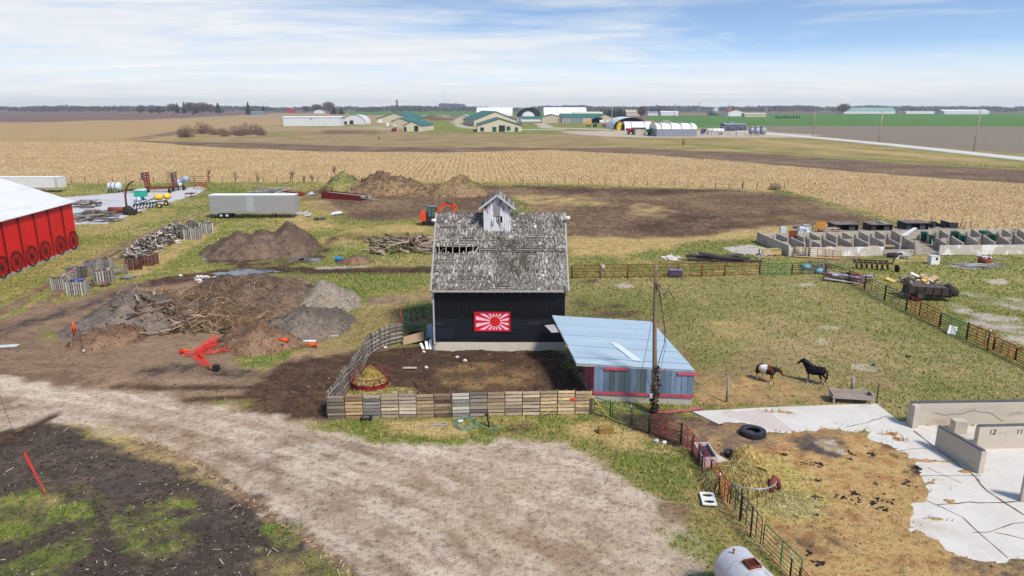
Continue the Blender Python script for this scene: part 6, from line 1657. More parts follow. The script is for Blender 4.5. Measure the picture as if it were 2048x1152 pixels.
cr = [('grey crate, leftmost and nearest of the crates by the red barn', 123, 577, 1.35, 1.15, .1), ('grey crate with something blue on its load, nearest the dirt track', 157, 587, 1.55, 1.35, .15), ('grey crate tucked behind the leftmost crate', 141, 566, 1.2, 1.2, .5), ('dark crate between the leftmost and the tall grey crate', 154, 556, 1.5, 1.15, .1), ('tall grey crate at the back of the near crate cluster', 186, 547, 1.5, 1.4, .05), ('grey crate with open slats, rightmost of the near crate cluster', 209, 563, 1.9, 1.35, .45), ('small grey crate behind the open slatted crate', 214, 535, 1.2, 1.1, .3), ('reddish brown crate leaning at the low end of the firewood heap', 268, 537, 1.7, 1.1, .4), ('pale grey crate right of the reddish brown crate', 298, 529, 1.6, 1.2, -.1), ('grey crate at the upper end of the firewood heap', 386, 477, 2.0, 1.5, .2), ('brown grey crate beside the upper end of the firewood heap', 372, 474, 1.6, 1.3, .1), ('grey crate behind the upper crates, farthest of all', 412, 466, 2.0, 1.5, .5), ('dark grey crate left of the farthest crate', 391, 462, 1.9, 1.5, .2)]
for i, (lb_, u, v, w, h, az) in enumerate(cr):
 tone = (120, 84, 72) if 'reddish' in lb_ else (128, 118, 108) if 'dark' in lb_ or 'brown' in lb_ else (178, 172, 164)
 t = crate(lb_, u, v, w, h, az, tone)
 if 'blue' in lb_: m = MB(); m.blob((.05, .1, h * 1.02), (.6, .4, .12), 3, 8, .2); m.build('blue_sheet', M('blue_sheet', (74, 96, 150), var=.2), t, world=False)
for u, v, az, lb_ in ((243, 547, .5, 'grey pallet leaning half upright right of the open slatted crate'), (258, 556, -.2, 'grey pallet lying flat on the ground right of the open slatted crate')):
 c = G(u, v); t = thing('pallet', lb_, 'pallet', c, az); m = MB(); ti = .7 if 'leaning' in lb_ else .08
 for j in range(7):
  y = -.6 + 1.2 * (j + .5) / 7; m.bar((-.65, y * math.cos(ti), .65 * math.sin(ti) + y * math.sin(ti) + .12), (.65, y * math.cos(ti), .65 * math.sin(ti) + y * math.sin(ti) + .12), .12, .02, col=S(tuple(q * rng.uniform(.7, 1.1) for q in (176, 170, 162))))
 for x in (-.6, 0, .6): m.bar((x, -.6 * math.cos(ti), .05), (x, .6 * math.cos(ti), 1.25 * math.sin(ti) + .05), .05, .09, col=S((120, 112, 104)))
 m.build('boards', attr_mat_slats, t, world=False)
m = MB(); c = G(203, 572)
for j in range(26): fw_mesh(m, (c.x + rng.gauss(0, .7), c.y + rng.gauss(0, .4), .1 + .15 * rng.random()), .45, .06, rng.uniform(0, 3.1), rng.gauss(0, .2), S(tuple(q * rng.uniform(.6, 1.1) for q in (150, 120, 100))))
o = m.build('bark_litter', attr_mat_slats); o['kind'] = 'stuff'
# ------------------------------------------------------------------ cones, netting, stakes, barrel, odds and ends
ORG = M('cone_orange', (236, 82, 32), rough=.6, var=.12, scale=5)
def cone(label, u, v, h, lay=None, grp='orange traffic cones'):
 c = G(u, v); z = hz_at(c.x, c.y); t = thing('traffic_cone', label, 'traffic cone', (c.x, c.y, z), 0, grp)
 rot = Matrix.Identity(3) if lay is None else Matrix.Rotation(lay, 3, 'Z') @ Matrix.Rotation(R(78), 3, 'Y')
 def tr(m):
  m.v = [tuple(rot @ Vector(p) + Vector((0, 0, 0 if lay is None else h * .22))) for p in m.v]; return m
 tr(MB().lathe([(h * .21, .03), (h * .05, h), (.0, h)], n=14)).build('body', ORG, t, world=False)
 tr(MB().box((0, 0, .015), (h * .52, h * .52, .03))).build('base', M('cone_base', (196, 70, 40), var=.2), t, world=False)
 if lay is not None: tr(MB().lathe([(h * .145, h * .42), (h * .105, h * .66)], n=14, cap=False)).build('band', M('cone_band', (230, 222, 214), var=.1), t, world=False)
 return t
cone('orange traffic cone standing upright at the foot of the dark heaps', 150, 671, .85)
cone('orange cone lying at the left end of the orange netting', 362, 707, .75, R(-5))
cone('orange cone lying in front of the netting, pointing at the drive', 400, 716, .75, R(-40))
cone('red and white cone lying left on the dark mud near the grass patch', 578, 696, .8, R(185))
cone('red and white cone lying right on the dark mud towards the crib', 634, 694, .85, R(200))
NET = M('orange_netting', (232, 48, 40), rough=.6, var=.25, scale=6)
def net(m, pts, w, wob=.06, cells=.13):
 w *= .72
 """a strip of open mesh: threads both ways"""
 P_ = [Vector(p) for p in pts]; ss = []
 for a_, b_ in zip(P_[:-1], P_[1:]):
  k = max(2, int((b_ - a_).length / cells)); ss += [a_.lerp(b_, j / k) for j in range(k)]
 ss.append(P_[-1]); rows = max(3, int(w / cells)); G_ = []
 for i, p in enumerate(ss):
  d = (ss[min(i + 1, len(ss) - 1)] - ss[max(i - 1, 0)]).normalized(); n_ = Vector((-d.y, d.x, 0)).normalized()
  G_.append([p + n_ * (w * (j / rows - .5)) + Vector((0, 0, wob * (1 + math.sin(i * .7 + j * 1.3)) + rng.uniform(0, .02))) for j in range(rows + 1)])
 for i in range(len(G_)):
  for j in range(rows + 1):
   if i + 1 < len(G_): m.bar(G_[i][j], G_[i + 1][j], .034, .006)
   if j < rows: m.bar(G_[i][j], G_[i][j + 1], .034, .006)
t = thing('safety_netting', 'crumpled orange red safety netting flung on the dirt below the heaps', 'netting', G(415, 712))
b_ = Vector((0, 0, .1))
for pts, w, wb in (([G(372, 716) + b_, G(400, 706) + b_, G(430, 694) + b_ * 3], 1.0, .12), ([G(402, 712) + b_, G(440, 706) + b_, G(488, 699) + b_], .75, .1), ([G(391, 714) + b_, G(405, 724) + b_, G(412, 734) + b_ * .5], .8, .05), ([G(405, 705) + b_ * 2, G(420, 697) + b_ * 5, G(436, 688) + b_ * 5], .9, .1), ([G(395, 712) + b_ * 1.5, G(420, 703) + b_ * 3, G(434, 697) + b_ * 3], 1.1, .15)):
 m = MB(); net(m, pts, w, wb); m.build('netting_strip', NET, t)
m = MB(); m.path([G(430, 693) + Vector((0, .2, .3)), G(455, 692) + Vector((0, .2, .4)), G(470, 692) + Vector((0, .2, .15))], .05, 5); tag(m.build('black_strap', POSTD), 'black strap curling out of the orange netting', 'strap')
c = G(433, 742); m = MB(); m.box((c.x, c.y, .2), (.38, .36, .4)); m.box((c.x, c.y, .41), (.42, .40, .03)); tag(m.build('black_block', M('burnt_block', (34, 32, 32), var=.3)), 'squat black block with a pale top beside the netting end', 'block')
c = G(423, 738); m = MB(); m.blob((c.x, c.y, .14), (.22, .2, .16), 5); tag(m.build('rusty_stone', M('rusty_stone', (150, 92, 60), var=.3)), 'rusty brown stone at the netting end beside the black block', 'stone')
t = thing('fence_stake', 'slanting stake wrapped in red netting in the dark soil, lower left', 'stake', G(91, 990))
c = G(91, 990); zt_ = 1.55; tp = P3(48, 906, c.y + .35)
m = MB(); m.tube(c, tp, .02, 6); m.build('stake', NET, t)
m = MB(); d = tp - c; s = d.cross(Vector((0, 1, 0))).normalized()
for k in range(15):
 f0, f1 = k / 15, (k + 1) / 15; w0, w1 = .04 + .14 * f0, .04 + .14 * f1
 m.bar(c + d * f0 + s * w0 * .3, c + d * f1 - s * w1 * .5, .018, .01); m.bar(c + d * f0 - s * w0 * .5, c + d * f1 + s * w1 * .3, .018, .01); m.bar(c + d * f0 - s * w0 * .5, c + d * f1 - s * w1 * .5, .02, .01)
m.build('wrapped_netting', NET, t)
m = MB(); m.path([P3(0, 790, 38), P3(8, 815, 37.5), P3(24, 855, 37), P3(30, 870, 36.8)], .012, 4); tag(m.build('cable', WIREM), 'thin dark cable at the left edge over the drive', 'wire')
t = thing('plastic_barrel', 'bright blue plastic barrel lying on its side by the root heap', 'barrel', G(678, 523)); c = G(678, 523)
m = MB(); m.v = []; m.lathe([(.0, -.42), (.25, -.42), (.28, -.38), (.30, 0), (.28, .38), (.25, .42)], (c.x, c.y, .3), 16, 'X'); m.v = [tuple(Matrix.Rotation(-.35, 3, 'Z') @ (Vector(p) - Vector((c.x, c.y, 0))) + Vector((c.x, c.y, 0))) for p in m.v]; m.build('drum', M('barrel_blue', (36, 142, 208), rough=.45, var=.1), t)
m = MB(); m.lathe([(.22, 0), (.22, .012)], (c.x + .405, c.y - .15, .3), 16, 'X'); m.v = [tuple(Matrix.Rotation(-.35, 3, 'Z') @ (Vector(p) - Vector((c.x, c.y, 0))) + Vector((c.x, c.y, 0))) for p in m.v]; m.build('mouth', DARKIN, t)
for u, v, L_, w, az, nm, lb_, col in ((619, 684, 1.0, .35, .05, 'metal_sheet', 'pale grey metal trough lying on straw near the orange cones', (214, 214, 212)), (646, 669, 1.0, .4, .3, 'window_frame', 'dark framed pale window lying on the grass', (176, 186, 178)), (666, 674, .9, .12, .1, 'board', 'short pale board lying on the grass edge', (190, 180, 166)), (14, 694, 1.6, .5, .2, 'plastic_sheet', 'crumpled pale plastic sheet on the dirt at the left edge', (206, 214, 218)), (820, 738, 1.0, .07, .0, 'stick', 'pale stick lying on the pen mud right of the feeder', (196, 184, 168))):
 c = G(u, v); m = MB(); m.box((c.x, c.y, .08), (L_, w, .08), rz=az); m.box((c.x + .02, c.y, .13), (L_ * .9, w * .2, .06), rz=az); tag(m.build(nm, M('odd_' + nm, col, var=.2, scale=4)), lb_, nm.replace('_', ' '))
# behind the pallet fence's far end: green gates, red post, tan sheet, black tub, white boards
pg = 'pipe panels at the left corner of the crib'
pan((806, 684), (801, 665), 645, DGREEN, 'green pipe panel seen end on beside the red corner post', pg, ups=(.5,))
pan((801, 668), (822, 648), 640, GREEN, 'pale green pipe panel bent at the pen corner', pg, ups=(.5,))
pan((823, 645), (866, 631), 620, DGREEN, 'dark pipe panel running up to the crib wall', pg, ups=(.2, .55))
q = G(806, 683); m = MB(); m.tube(q, q + Vector((-.12, 0, ZA(612, q.y))), .05, 6); m.tube(q + Vector((-.25, .1, 0)), q + Vector((-.3, .1, ZA(640, q.y))), .03, 6); tag(m.build('red_post', REDP), 'rusty red post rising at the far end of the pallet fence', 'post')
c = G(834, 684); t = thing('stock_tank', 'black open stock tank behind a tan sheet at the crib corner', 'tank', c)
m = MB(); m.ring((c.x, c.y + .4, .55), .78, .05, 24, 6, sy=.7); m.lathe([(.74, 0), (.78, .55)], (c.x, c.y + .4, 0), 20, 'Z', cap=False); m.build('tub', M('tank_black', (46, 46, 52), rough=.5, var=.2), t)
m = MB(); q = G(828, 690); m.prism([q + Vector((-.85, -.1, .02)), q + Vector((.75, .15, .32)), q + Vector((.78, .35, 1.0)), q + Vector((-.8, .1, .62))], (0, .05, .01)); tag(m.build('tan_sheet', M('tan_sheet', (176, 146, 118), var=.2, scale=2)), 'tan board leaning against the black stock tank', 'board')
q = G(861, 688); m = MB(); r_ = random.Random(3)
for k in range(7):
 b_ = q + Vector((r_.uniform(-.25, .25), r_.uniform(-.1, .2), r_.uniform(.2, 1.2))); m.prism([b_, b_ + Vector((.35, 0, .1)), b_ + Vector((.3, .1, .55)), b_ + Vector((-.1, .05, .45))], (.02, .03, 0))
tag(m.build('blue_tarp', M('pale_tarp', (176, 200, 216), var=.2, scale=5)), 'torn pale blue plastic hanging at the crib corner', 'tarp')
for k, (du, dz) in enumerate(((-14, .2), (-6, .35), (0, .5), (4, .15))):
 q = G(861 + du, 699); m = MB(); m.bar(q + Vector((0, 0, .02)), q + Vector((-.25 + .12 * k, .35, dz + .2)), .22, .02); tag(m.build('white_board', M('white_board', (226, 226, 224), var=.08)), 'white painted board scrap on the mud at the crib corner', 'board', 'white board scraps at the crib corner')
m = MB(); q = G(850, 690); m.bar(q + Vector((0, 0, .1)), q + Vector((.1, .5, 1.0)), .14, .03); tag(m.build('brown_board', GREYW), 'brown board leaning between the tank and the crib', 'board')
c = G(826, 655); m = MB(); m.ring((c.x, c.y, .08), .45, .025, 20, 5); m.ring((c.x + .2, c.y + .1, .12), .4, .025, 20, 5); tag(m.build('garden_hose', HOSE), 'green hose coiled on the mud behind the black tank', 'hose')
for u, v in ((750, 698), (771, 697), (848, 706), (915, 716), (930, 723), (853, 737)):
 q = G(u, v); m = MB(); m.blob((q.x, q.y, .08), (.16, .1, .1), u, 6, .3); tag(m.build('bone_scrap', M('bone_white', (222, 216, 204), var=.1)), 'small whitish scrap lying on the dark pen mud', 'scrap', 'whitish scraps on the pen mud')
# ------------------------------------------------------------------ the red barn at the left
A_, B_ = G(157, 497), G(0, 560)
dW = (B_ - A_).normalized(); nW = Vector((-dW.y, dW.x, 0))
if nW.x < 0: nW = -nW
LW = 62.0; eave = ZA(404, A_.y)
rb = thing('red_barn', 'bright red steel barn with a white roof and dark wagon wheels along its side', 'barn', A_)
REDB = M('barn_red', (226, 36, 30), rough=.5, var=.10, scale=.4, bump=.02, c2=(196, 30, 28), cov=.3, s2=.3)
wid = 25.0
def BW(s, o, z): return A_ + dW * s + nW * o + Vector((0, 0, z))
m = MB(); m.prism([BW(0, 0, .25), BW(LW, 0, .25), BW(LW, 0, eave), BW(0, 0, eave)], -nW * .2)
m.prism([BW(0, -.2, .25), BW(0, -wid, .25), BW(0, -wid, eave), BW(0, -wid / 2, eave + wid / 2 * .36), BW(0, -.2, eave)], dW * .2)
m.build('wall', REDB, rb)
m = MB(); m.prism([BW(-.05, .05, -.2), BW(LW, .05, -.2), BW(LW, .05, .3), BW(-.05, .05, .3)], -nW * .3); m.build('foundation', M('barn_footing', (170, 160, 150), var=.25, scale=1.5), rb)
ROOFW = M('barn_roof_white', (226, 226, 228), rough=.5, var=.10, scale=.5, bump=.03, c2=(190, 188, 190), cov=.3, s2=.6, stretch=(2.5, .25, 1))
m = MB()
for sgn in (0, 1):
 e = .35 if sgn == 0 else -wid - .35
 m.prism([BW(-.4, e, eave - .05), BW(LW, e, eave - .05), BW(LW, -wid / 2, eave + wid / 2 * .36 + .06), BW(-.4, -wid / 2, eave + wid / 2 * .36 + .06)], (0, 0, .07))
k = .3
while k < 40:                                # standing seams of the sheets
 m.bar(BW(k, .33, eave + .03), BW(k, -wid / 2, eave + wid / 2 * .36 + .14), .05, .04); k += 1.0
m.build('roof', ROOFW, rb)
def s_at(u, z):
 lo, hi = -2.0, 60.0
 for _ in range(50):
  mid = (lo + hi) / 2
  if proj(BW(mid, 0, z))[0] > u: lo = mid
  else: hi = mid
 return (lo + hi) / 2
RIB = M('rib_dark_red', (118, 26, 26), rough=.6, var=.25, scale=3)
for i, u in enumerate((124, 97, 69, 38, 5)):
 s = s_at(u, 4.5); m = MB(); m.bar(BW(s, .06, .3), BW(s, .06, eave - .1), .22, .10, up=nW); m.build('wall_post', RIB, rb)
 m = MB()
 for z in np.arange(3.2, eave - .2, .55): m.box(BW(s, .12, z), (.12, .12, .08), rz=math.atan2(nW.y, nW.x))
 o = m.build('bolts', M('bolt_rust', (70, 36, 32)), rb)
IRON = M('wheel_iron', (58, 34, 34), rough=.6, var=.2)
for i, u in enumerate((145, 119.5, 89.5, 62, 31.5, 2)):
 s = s_at(u, 1.3); c = BW(s, .12, 1.34); Rw = 1.12
 w = thing('wagon_wheel', 'dark iron wagon wheel on the red barn wall, %s from the far corner' % ORD[i], 'wheel', BW(s, .12, .2), 0, 'wagon wheels along the red barn')
 def wp(a, r_): return c + dW * (r_ * math.cos(a)) + Vector((0, 0, r_ * math.sin(a)))
 m = MB(); m.loft([[wp(a, Rw - .05) + nW * .03, wp(a, Rw + .05) + nW * .03, wp(a, Rw + .05) - nW * .03, wp(a, Rw - .05) - nW * .03] for a in np.linspace(0, 2 * math.pi, 33)], cap=False, smooth=False); m.build('rim', IRON, w)
 for k in range(10):
  m = MB(); m.bar(wp(k * math.pi / 5, .1), wp(k * math.pi / 5, Rw - .03), .05, .04, up=nW); m.build('spoke', IRON, w)
 m = MB(); m.loft([[wp(a, .17) - nW * .06 for a in np.linspace(0, 2 * math.pi, 13)[:-1]], [wp(a, .15) + nW * .12 for a in np.linspace(0, 2 * math.pi, 13)[:-1]]]); m.build('hub', IRON, w)
# ------------------------------------------------------------------ trailers
def trailer(label, u0, u1, vb, vt, dep, mat, rib, doors=(), wheels=(), legs=(), rz=0.0):
 y = G(u0, vb).y; x0, x1 = XA(u0, y, 1), XA(u1, y, 1); zt_ = ZA(vt, y); zb = 1.05
 t = thing('semi_trailer', label, 'trailer', ((x0 + x1) / 2, y, 0), rz)
 L_ = x1 - x0; hx = L_ / 2
 m = MB(); m.bb(-hx, hx, 0, dep, zb, zt_)
 k = zb + .15
 while k < zt_ - .3:
  if rib: m.bb(-hx + .1, hx - .1, -.025, 0, k, k + .12)
  k += .27
 m.build('body', mat, t, world=False)
 m = MB(); m.bb(-hx - .05, hx + .05, -.05, dep + .05, zt_, zt_ + .06); m.build('roof', M('trailer_roof', (226, 228, 230), var=.08), t, world=False)
 m = MB(); m.bb(-hx, hx, -.04, .12, zb - .14, zb + .02); m.build('side_rail', M('trailer_rail', (150, 150, 152), var=.2), t, world=False)
 for a, b in doors:
  m = MB(); m.bb(-hx + L_ * a, -hx + L_ * b, -.05, -.03, zb + .05, zt_ - .1); m.build('door', M('trailer_door', (190, 194, 198), rough=.4, metal=.2, var=.1), t, world=False)
 for a in wheels:
  for yy in (.15, dep - .35):
   m = MB(); m.lathe([(.2, 0), (.5, .02), (.52, .1), (.5, .24), (.2, .26)], (-hx + L_ * a, yy, .52), 18, 'Y'); wv = m.build('tyre', M('tyre_black', (36, 36, 38), rough=.9, var=.2), t, world=False)
   m = MB(); m.lathe([(.24, -.012), (.24, .05), (.1, .07)], (-hx + L_ * a, yy - .03, .52), 14, 'Y'); o = m.build('rim', M('rim_pale', (196, 196, 196), var=.15), t, world=False); o.parent = wv
 for a in legs:
  for yy in (.3, dep - .3):
   m = MB(); m.bar((-hx + L_ * a, yy, 0), (-hx + L_ * a, yy, zb), .16, .16); m.build('landing_leg', M('leg_dark', (60, 56, 54)), t, world=False)
 return t
STEELS = M('ribbed_steel', (178, 178, 178), rough=.4, metal=.25, var=.14, scale=1.2, bump=.02, c2=(140, 134, 128), cov=.2, s2=.6, stretch=(.4, 1, 3))
trailer('long ribbed silver semi trailer parked on the grass behind the firewood', 421, 590, 437, 391, 2.5, STEELS, True, doors=((.43, .525),), wheels=((.12, .19)), legs=(.72,), rz=R(1))
trailer('white rusting box trailer behind the red barn at the left edge', -30, 119, 385, 355, 2.6, M('white_rusty', (222, 220, 220), rough=.6, var=.12, scale=.8, c2=(120, 96, 88), cov=.16, s2=1.1, sharp=12), False, doors=((.945, .985),), wheels=((.2,)), legs=())
# ------------------------------------------------------------------ excavator
def excavator():
 c = G(866, 450); y = c.y
 t = thing('excavator', 'orange mini excavator with its arm bent down, behind the crib roof', 'excavator', c)
 EX = M('excavator_orange', (236, 78, 32), rough=.45, var=.1, scale=2); DK = M('excavator_dark', (48, 48, 52), rough=.6, var=.2)
 def X(u): return XA(u, y, 1.5)
 for k in (0, 1.5):
  m = MB(); x0, x1 = X(843), X(872); m.prism([(x0, y - .9 + k, .25), (x0 + .25, y - .9 + k, 0), (x1 - .25, y - .9 + k, 0), (x1, y - .9 + k, .25), (x1, y - .9 + k, .5), (x1 - .2, y - .9 + k, .68), (x0 + .2, y - .9 + k, .68), (x0, y - .9 + k, .5)], (0, .45, 0)); m.build('track', M('track_black', (34, 33, 33), rough=.9, var=.25), t)
 m = MB(); m.bb(X(841.5), X(853), y - .95, y + .95, .75, ZA(425, y)); m.prism([(X(841.5), y - .9, ZA(425, y)), (X(852), y - .9, ZA(425, y)), (X(850), y - .9, ZA(422.5, y)), (X(844), y - .9, ZA(422.5, y))], (0, 1.8, 0)); m.build('counterweight', EX, t)
 m = MB(); m.bb(X(853), X(876), y - .95, y + .95, .7, 1.15); m.bb(X(853), X(858), y - .9, y + .9, 1.15, ZA(427, y)); m.build('platform', DK, t)
 z0, z1 = 1.15, ZA(412.5, y); x0, x1 = X(856.5), X(873.5); yf = y - .95
 m = MB()
 for xx in (x0, (x0 + x1) / 2 - .05, x1 - .1):
  for yy in (yf, yf + 1.0): m.bb(xx, xx + .1, yy, yy + .1, z0, z1)
 m.bb(x0, x1, yf, yf + .1, z0, z0 + .35); m.bb(x0, x1, yf + 1.0, yf + 1.1, z0, z0 + .35); m.build('cab_frame', DK, t)
 m = MB(); m.bb(x0 - .04, x1 + .04, yf - .03, yf + 1.13, z1, z1 + .12); m.build('cab_roof', M('cab_roof_grey', (120, 126, 134), rough=.5), t)
 m = MB(); m.bb(x0 + .1, x1 - .1, yf + .03, yf + .06, z0 + .35, z1); m.bb(x0 + .03, x0 + .06, yf + .1, yf + 1.0, z0 + .35, z1); m.bb(x1 - .06, x1 - .03, yf + .1, yf + 1.0, z0 + .35, z1); m.build('window', M('cab_glass', (84, 108, 104), rough=.08, spec=.6, var=.15), t)
 ya = y + .25
 def seg(name, pts, w, mat):
  m = MB()
  P_ = [Vector((X(u), ya, ZA(v, ya))) for u, v in pts]
  for a_, b_, wa in zip(P_[:-1], P_[1:], w): m.bar(a_, b_, .34, wa, up=(0, 1, 0)) if False else m.bar(a_, b_, wa, .34, up=(0, 1, 0))
  return m.build(name, mat, t)
 seg('boom', [(873, 430), (878, 420), (884, 410), (888, 407.5), (900, 409.5), (906, 411)], [.42, .44, .44, .38, .32], EX)
 seg('stick', [(904, 410), (913, 413), (908, 422), (902, 430)], [.34, .36, .32], EX)
 seg('cylinder', [(880, 429), (885, 415)], [.12], M('chrome', (200, 200, 200), rough=.3, metal=.6)); seg('cylinder', [(890, 406), (905, 408.5)], [.12], DK)
 m = MB(); q = Vector((X(900), ya, ZA(434, ya))); m.prism([q + Vector((-.5, -.4, .2)), q + Vector((.3, -.4, .45)), q + Vector((.35, -.4, -.1)), q + Vector((-.1, -.4, -.45)), q + Vector((-.5, -.4, -.3))], (0, .8, 0)); m.build('bucket', EX, t)
excavator()
# ------------------------------------------------------------------ old machinery on the left concrete pad
MR = M('machine_rust_red', (128, 58, 50), rough=.8, var=.3, scale=3); MD = M('machine_dark', (62, 52, 50), rough=.8, var=.3, scale=3)
def wheel(t, c, r, w, rimmat, axis='X'):
 m = MB(); m.lathe([(r * .5, -w / 2), (r * .95, -w / 2), (r, -w / 4), (r, w / 4), (r * .95, w / 2), (r * .5, w / 2)], c, 16, axis, cap=True); a = m.build('tyre', M('tyre_black', (36, 36, 38), rough=.9, var=.2), t)
 m = MB(); m.lathe([(r * .48, -w / 2 - .02), (r * .48, w / 2 + .02)], c, 14, axis); o = m.build('rim', rimmat, t); o.parent = a
def htank(name, label, u, v, L_, r, z, mat, bands=0, axis='X', frame=MD, legs=True, cat='tank'):
 c = G(u, v); t = thing(name, label, cat, c); cc_ = Vector((c.x, c.y, z))
 m = MB(); m.lathe([(.0, -L_ / 2 - r * .25), (r * .6, -L_ / 2 - r * .18), (r * .95, -L_ / 2), (r, -L_ / 2 + .1), (r, L_ / 2 - .1), (r * .95, L_ / 2), (r * .6, L_ / 2 + r * .18), (.0, L_ / 2 + r * .25)], cc_, 22, axis, cap=False); m.build('tank_body', mat, t)
 for k in range(bands):
  s = -L_ / 2 + L_ * (k + 1) / (bands + 1); m = MB(); d = {'X': (s, 0, 0), 'Y': (0, s, 0)}[axis]; m.lathe([(r + .03, -.08), (r + .03, .08)], cc_ + Vector(d), 22, axis, cap=False); m.build('band', frame, t)
 if legs:
  m = MB()
  a = (L_ * .45, r * .7) if axis == 'X' else (r * .7, L_ * .45)
  for sx_ in (-1, 1): m.bar(c + Vector((sx_ * a[0], -a[1], z - r * .75)), c + Vector((sx_ * a[0], a[1], z - r * .75)), .12, .14)
  for sx_ in (-1, 1):
   for sy_ in (-1, 1): m.bar(c + Vector((sx_ * a[0], sy_ * a[1], 0)), c + Vector((sx_ * a[0], sy_ * a[1], z - r * .6)), .12, .12)
  m.build('stand', frame, t)
 return t
PW = M('poly_white', (216, 220, 222), rough=.5, var=.1);
htank('liquid_tank', 'white cylindrical tank with dark bands at the far left of the pad', 231, 385, 2.5, .85, 1.35, PW, 2)
t = htank('liquid_tank', 'paired grey steel tanks on wheels at the far end of the pad', 357, 380, 2.4, .82, 1.75, M('tank_grey', (168, 178, 188), rough=.45, metal=.2, var=.12), 1, 'Y')
c = Vector(t.location); m = MB(); m.lathe([(.0, -.9), (.6, -.8), (.75, -.6), (.75, .6), (.6, .8), (.0, .9)], (c.x + 1.3, c.y + 1.4, 2.3), 20, 'Y', cap=False); m.build('tank_body', M('tank_grey', (168, 178, 188)), t)
m = MB(); m.lathe([(.0, -.3), (.33, -.25), (.33, .25), (.0, .3)], (c.x + 1.0, c.y - 1.1, 1.35), 14, 'Y', cap=False); m.build('small_tank', PW, t)
for dx in (-.9, 1.5): wheel(t, Vector((c.x + dx, c.y - .6, .5)), .5, .3, MD)
c = G(283, 401); t = thing('seed_tank', 'teal green tank with a pale lid on a blue stand in the machinery yard', 'tank', c)
m = MB(); m.prism([(c.x - 1.0, c.y - .8, .8), (c.x + 1.0, c.y - .8, .8), (c.x + .9, c.y - .8, 2.0), (c.x - .9, c.y - .8, 2.0)], (0, 1.6, 0)); m.build('hopper', M('teal_paint', (40, 164, 134), rough=.5, var=.12), t)
m = MB(); m.prism([(c.x - .95, c.y - .9, 2.0), (c.x + .95, c.y - .9, 2.0), (c.x + .6, c.y - .9, 2.25), (c.x - .6, c.y - .9, 2.25)], (0, 1.8, 0)); m.build('lid', M('teal_lid', (206, 226, 222), var=.08), t)
m = MB(); m.bb(c.x - .2, c.x + .5, c.y - .4, c.y + .3, 0, .8); m.build('stand', M('stand_blue', (84, 116, 168), var=.15), t)
def cultivator(label, u0, u1, vb, vt, mat):
 c0, c1 = G(u0, vb), G(u1, vb); y = c0.y; t = thing('field_cultivator', label, 'cultivator', (c0 + c1) / 2); zt_ = ZA(vt, y); W_ = c1.x - c0.x
 m = MB()
 for k in range(4): m.bar((c0.x + .8, y + k * .9, .9), (c1.x - .8, y + k * .9, .9), .14, .14)
 for k in range(5): x = c0.x + .9 + (W_ - 1.8) * k / 4; m.bar((x, y - .3, .9), (x, y + 3.0, .9), .12, .12)
 m.build('main_frame', mat, t)
 for k in range(11):
  x = c0.x + .9 + (W_ - 1.8) * k / 10; m = MB(); m.path([(x, y, .95), (x, y - .25, 1.25), (x, y - .45, .7), (x, y - .1, .1)], .05, 5); m.build('shank', mat, t)
 for s, xx in ((-1, c0.x + .5), (1, c1.x - .5)):
  m = MB()
  for yy in (y, y + 1.0, y + 2.0): m.bar((xx, yy, .9), (xx + s * .1, yy, zt_ * .98), .2, .2)
  for k in range(6): z = 1.2 + (zt_ - 1.3) * k / 5; m.bar((xx + s * .05, y - .2, z), (xx + s * .05, y + 2.2, z), .16, .16)
  m.build('folded_wing', mat, t)
  for k in range(7):
   z = 1.2 + (zt_ - 1.4) * k / 6
   m = MB(); m.path([(xx, y, z), (xx + s * -.5, y, z + .25), (xx - s * .75, y, z), (xx - s * .5, y, z - .25)], .05, 5); m.build('wing_shank', mat if k < 5 else MD, t)
  for k in range(3):
   m = MB(); z = zt_ - .3 - k * .5; m.lathe([(.0, -.04), (.42, 0), (.0, .04)], (xx + s * .3, y - .1, z), 12, 'Y', cap=False); m.build('disc', M('disc_steel', (110, 104, 104), rough=.5, metal=.3), t)
 for x in (c0.x + 1.2, c1.x - 1.0): wheel(t, Vector((x, y - .6, .45)), .45, .3, MD)
 return t
cultivator('red folding cultivator with both wings raised at the far end of the pad', 288, 351, 385, 345, MR)
def implement(name, label, u0, u1, vb, h, mat, seed, cat):
 c0, c1 = G(u0, vb), G(u1, vb); t = thing(name, label, cat, (c0 + c1) / 2); r_ = random.Random(seed); y = c0.y; m = MB()
 for k in range(3): m.bar((c0.x, y + k * .8, h * .6), (c1.x, y + k * .8, h * .6), .12, .12)
 for k in range(4): x = c0.x + (c1.x - c0.x) * k / 3; m.bar((x, y, h * .6), (x, y + 1.7, h * .65), .1, .1)
 m.build('frame', mat, t); n_ = int((c1.x - c0.x) / .45)
 for k in range(n_):
  x = c0.x + (c1.x - c0.x) * (k + .5) / n_; m = MB(); yy = y + r_.choice((0, .8, 1.6)); m.path([(x, yy, h * .6), (x + .1, yy - .2, h * r_.uniform(.8, 1.05)), (x, yy - .35, h * .4), (x, yy - .1, .05)], .045, 5); m.build('tine', mat, t)
 return t
implement('tool_harrow', 'low dark tined harrow behind the teal tank', 246, 276, 387, 1.1, MD, 3, 'harrow')
implement('tool_harrow', 'rusty brown tined harrow near the pad\'s far corner', 370, 386, 395, 1.2, MR, 4, 'harrow')
c = G(402, 379); t = thing('hay_rake', 'small bright red rake frame at the far tip of the pad', 'rake', c); RD = M('rake_red', (178, 34, 40), rough=.6, var=.2)
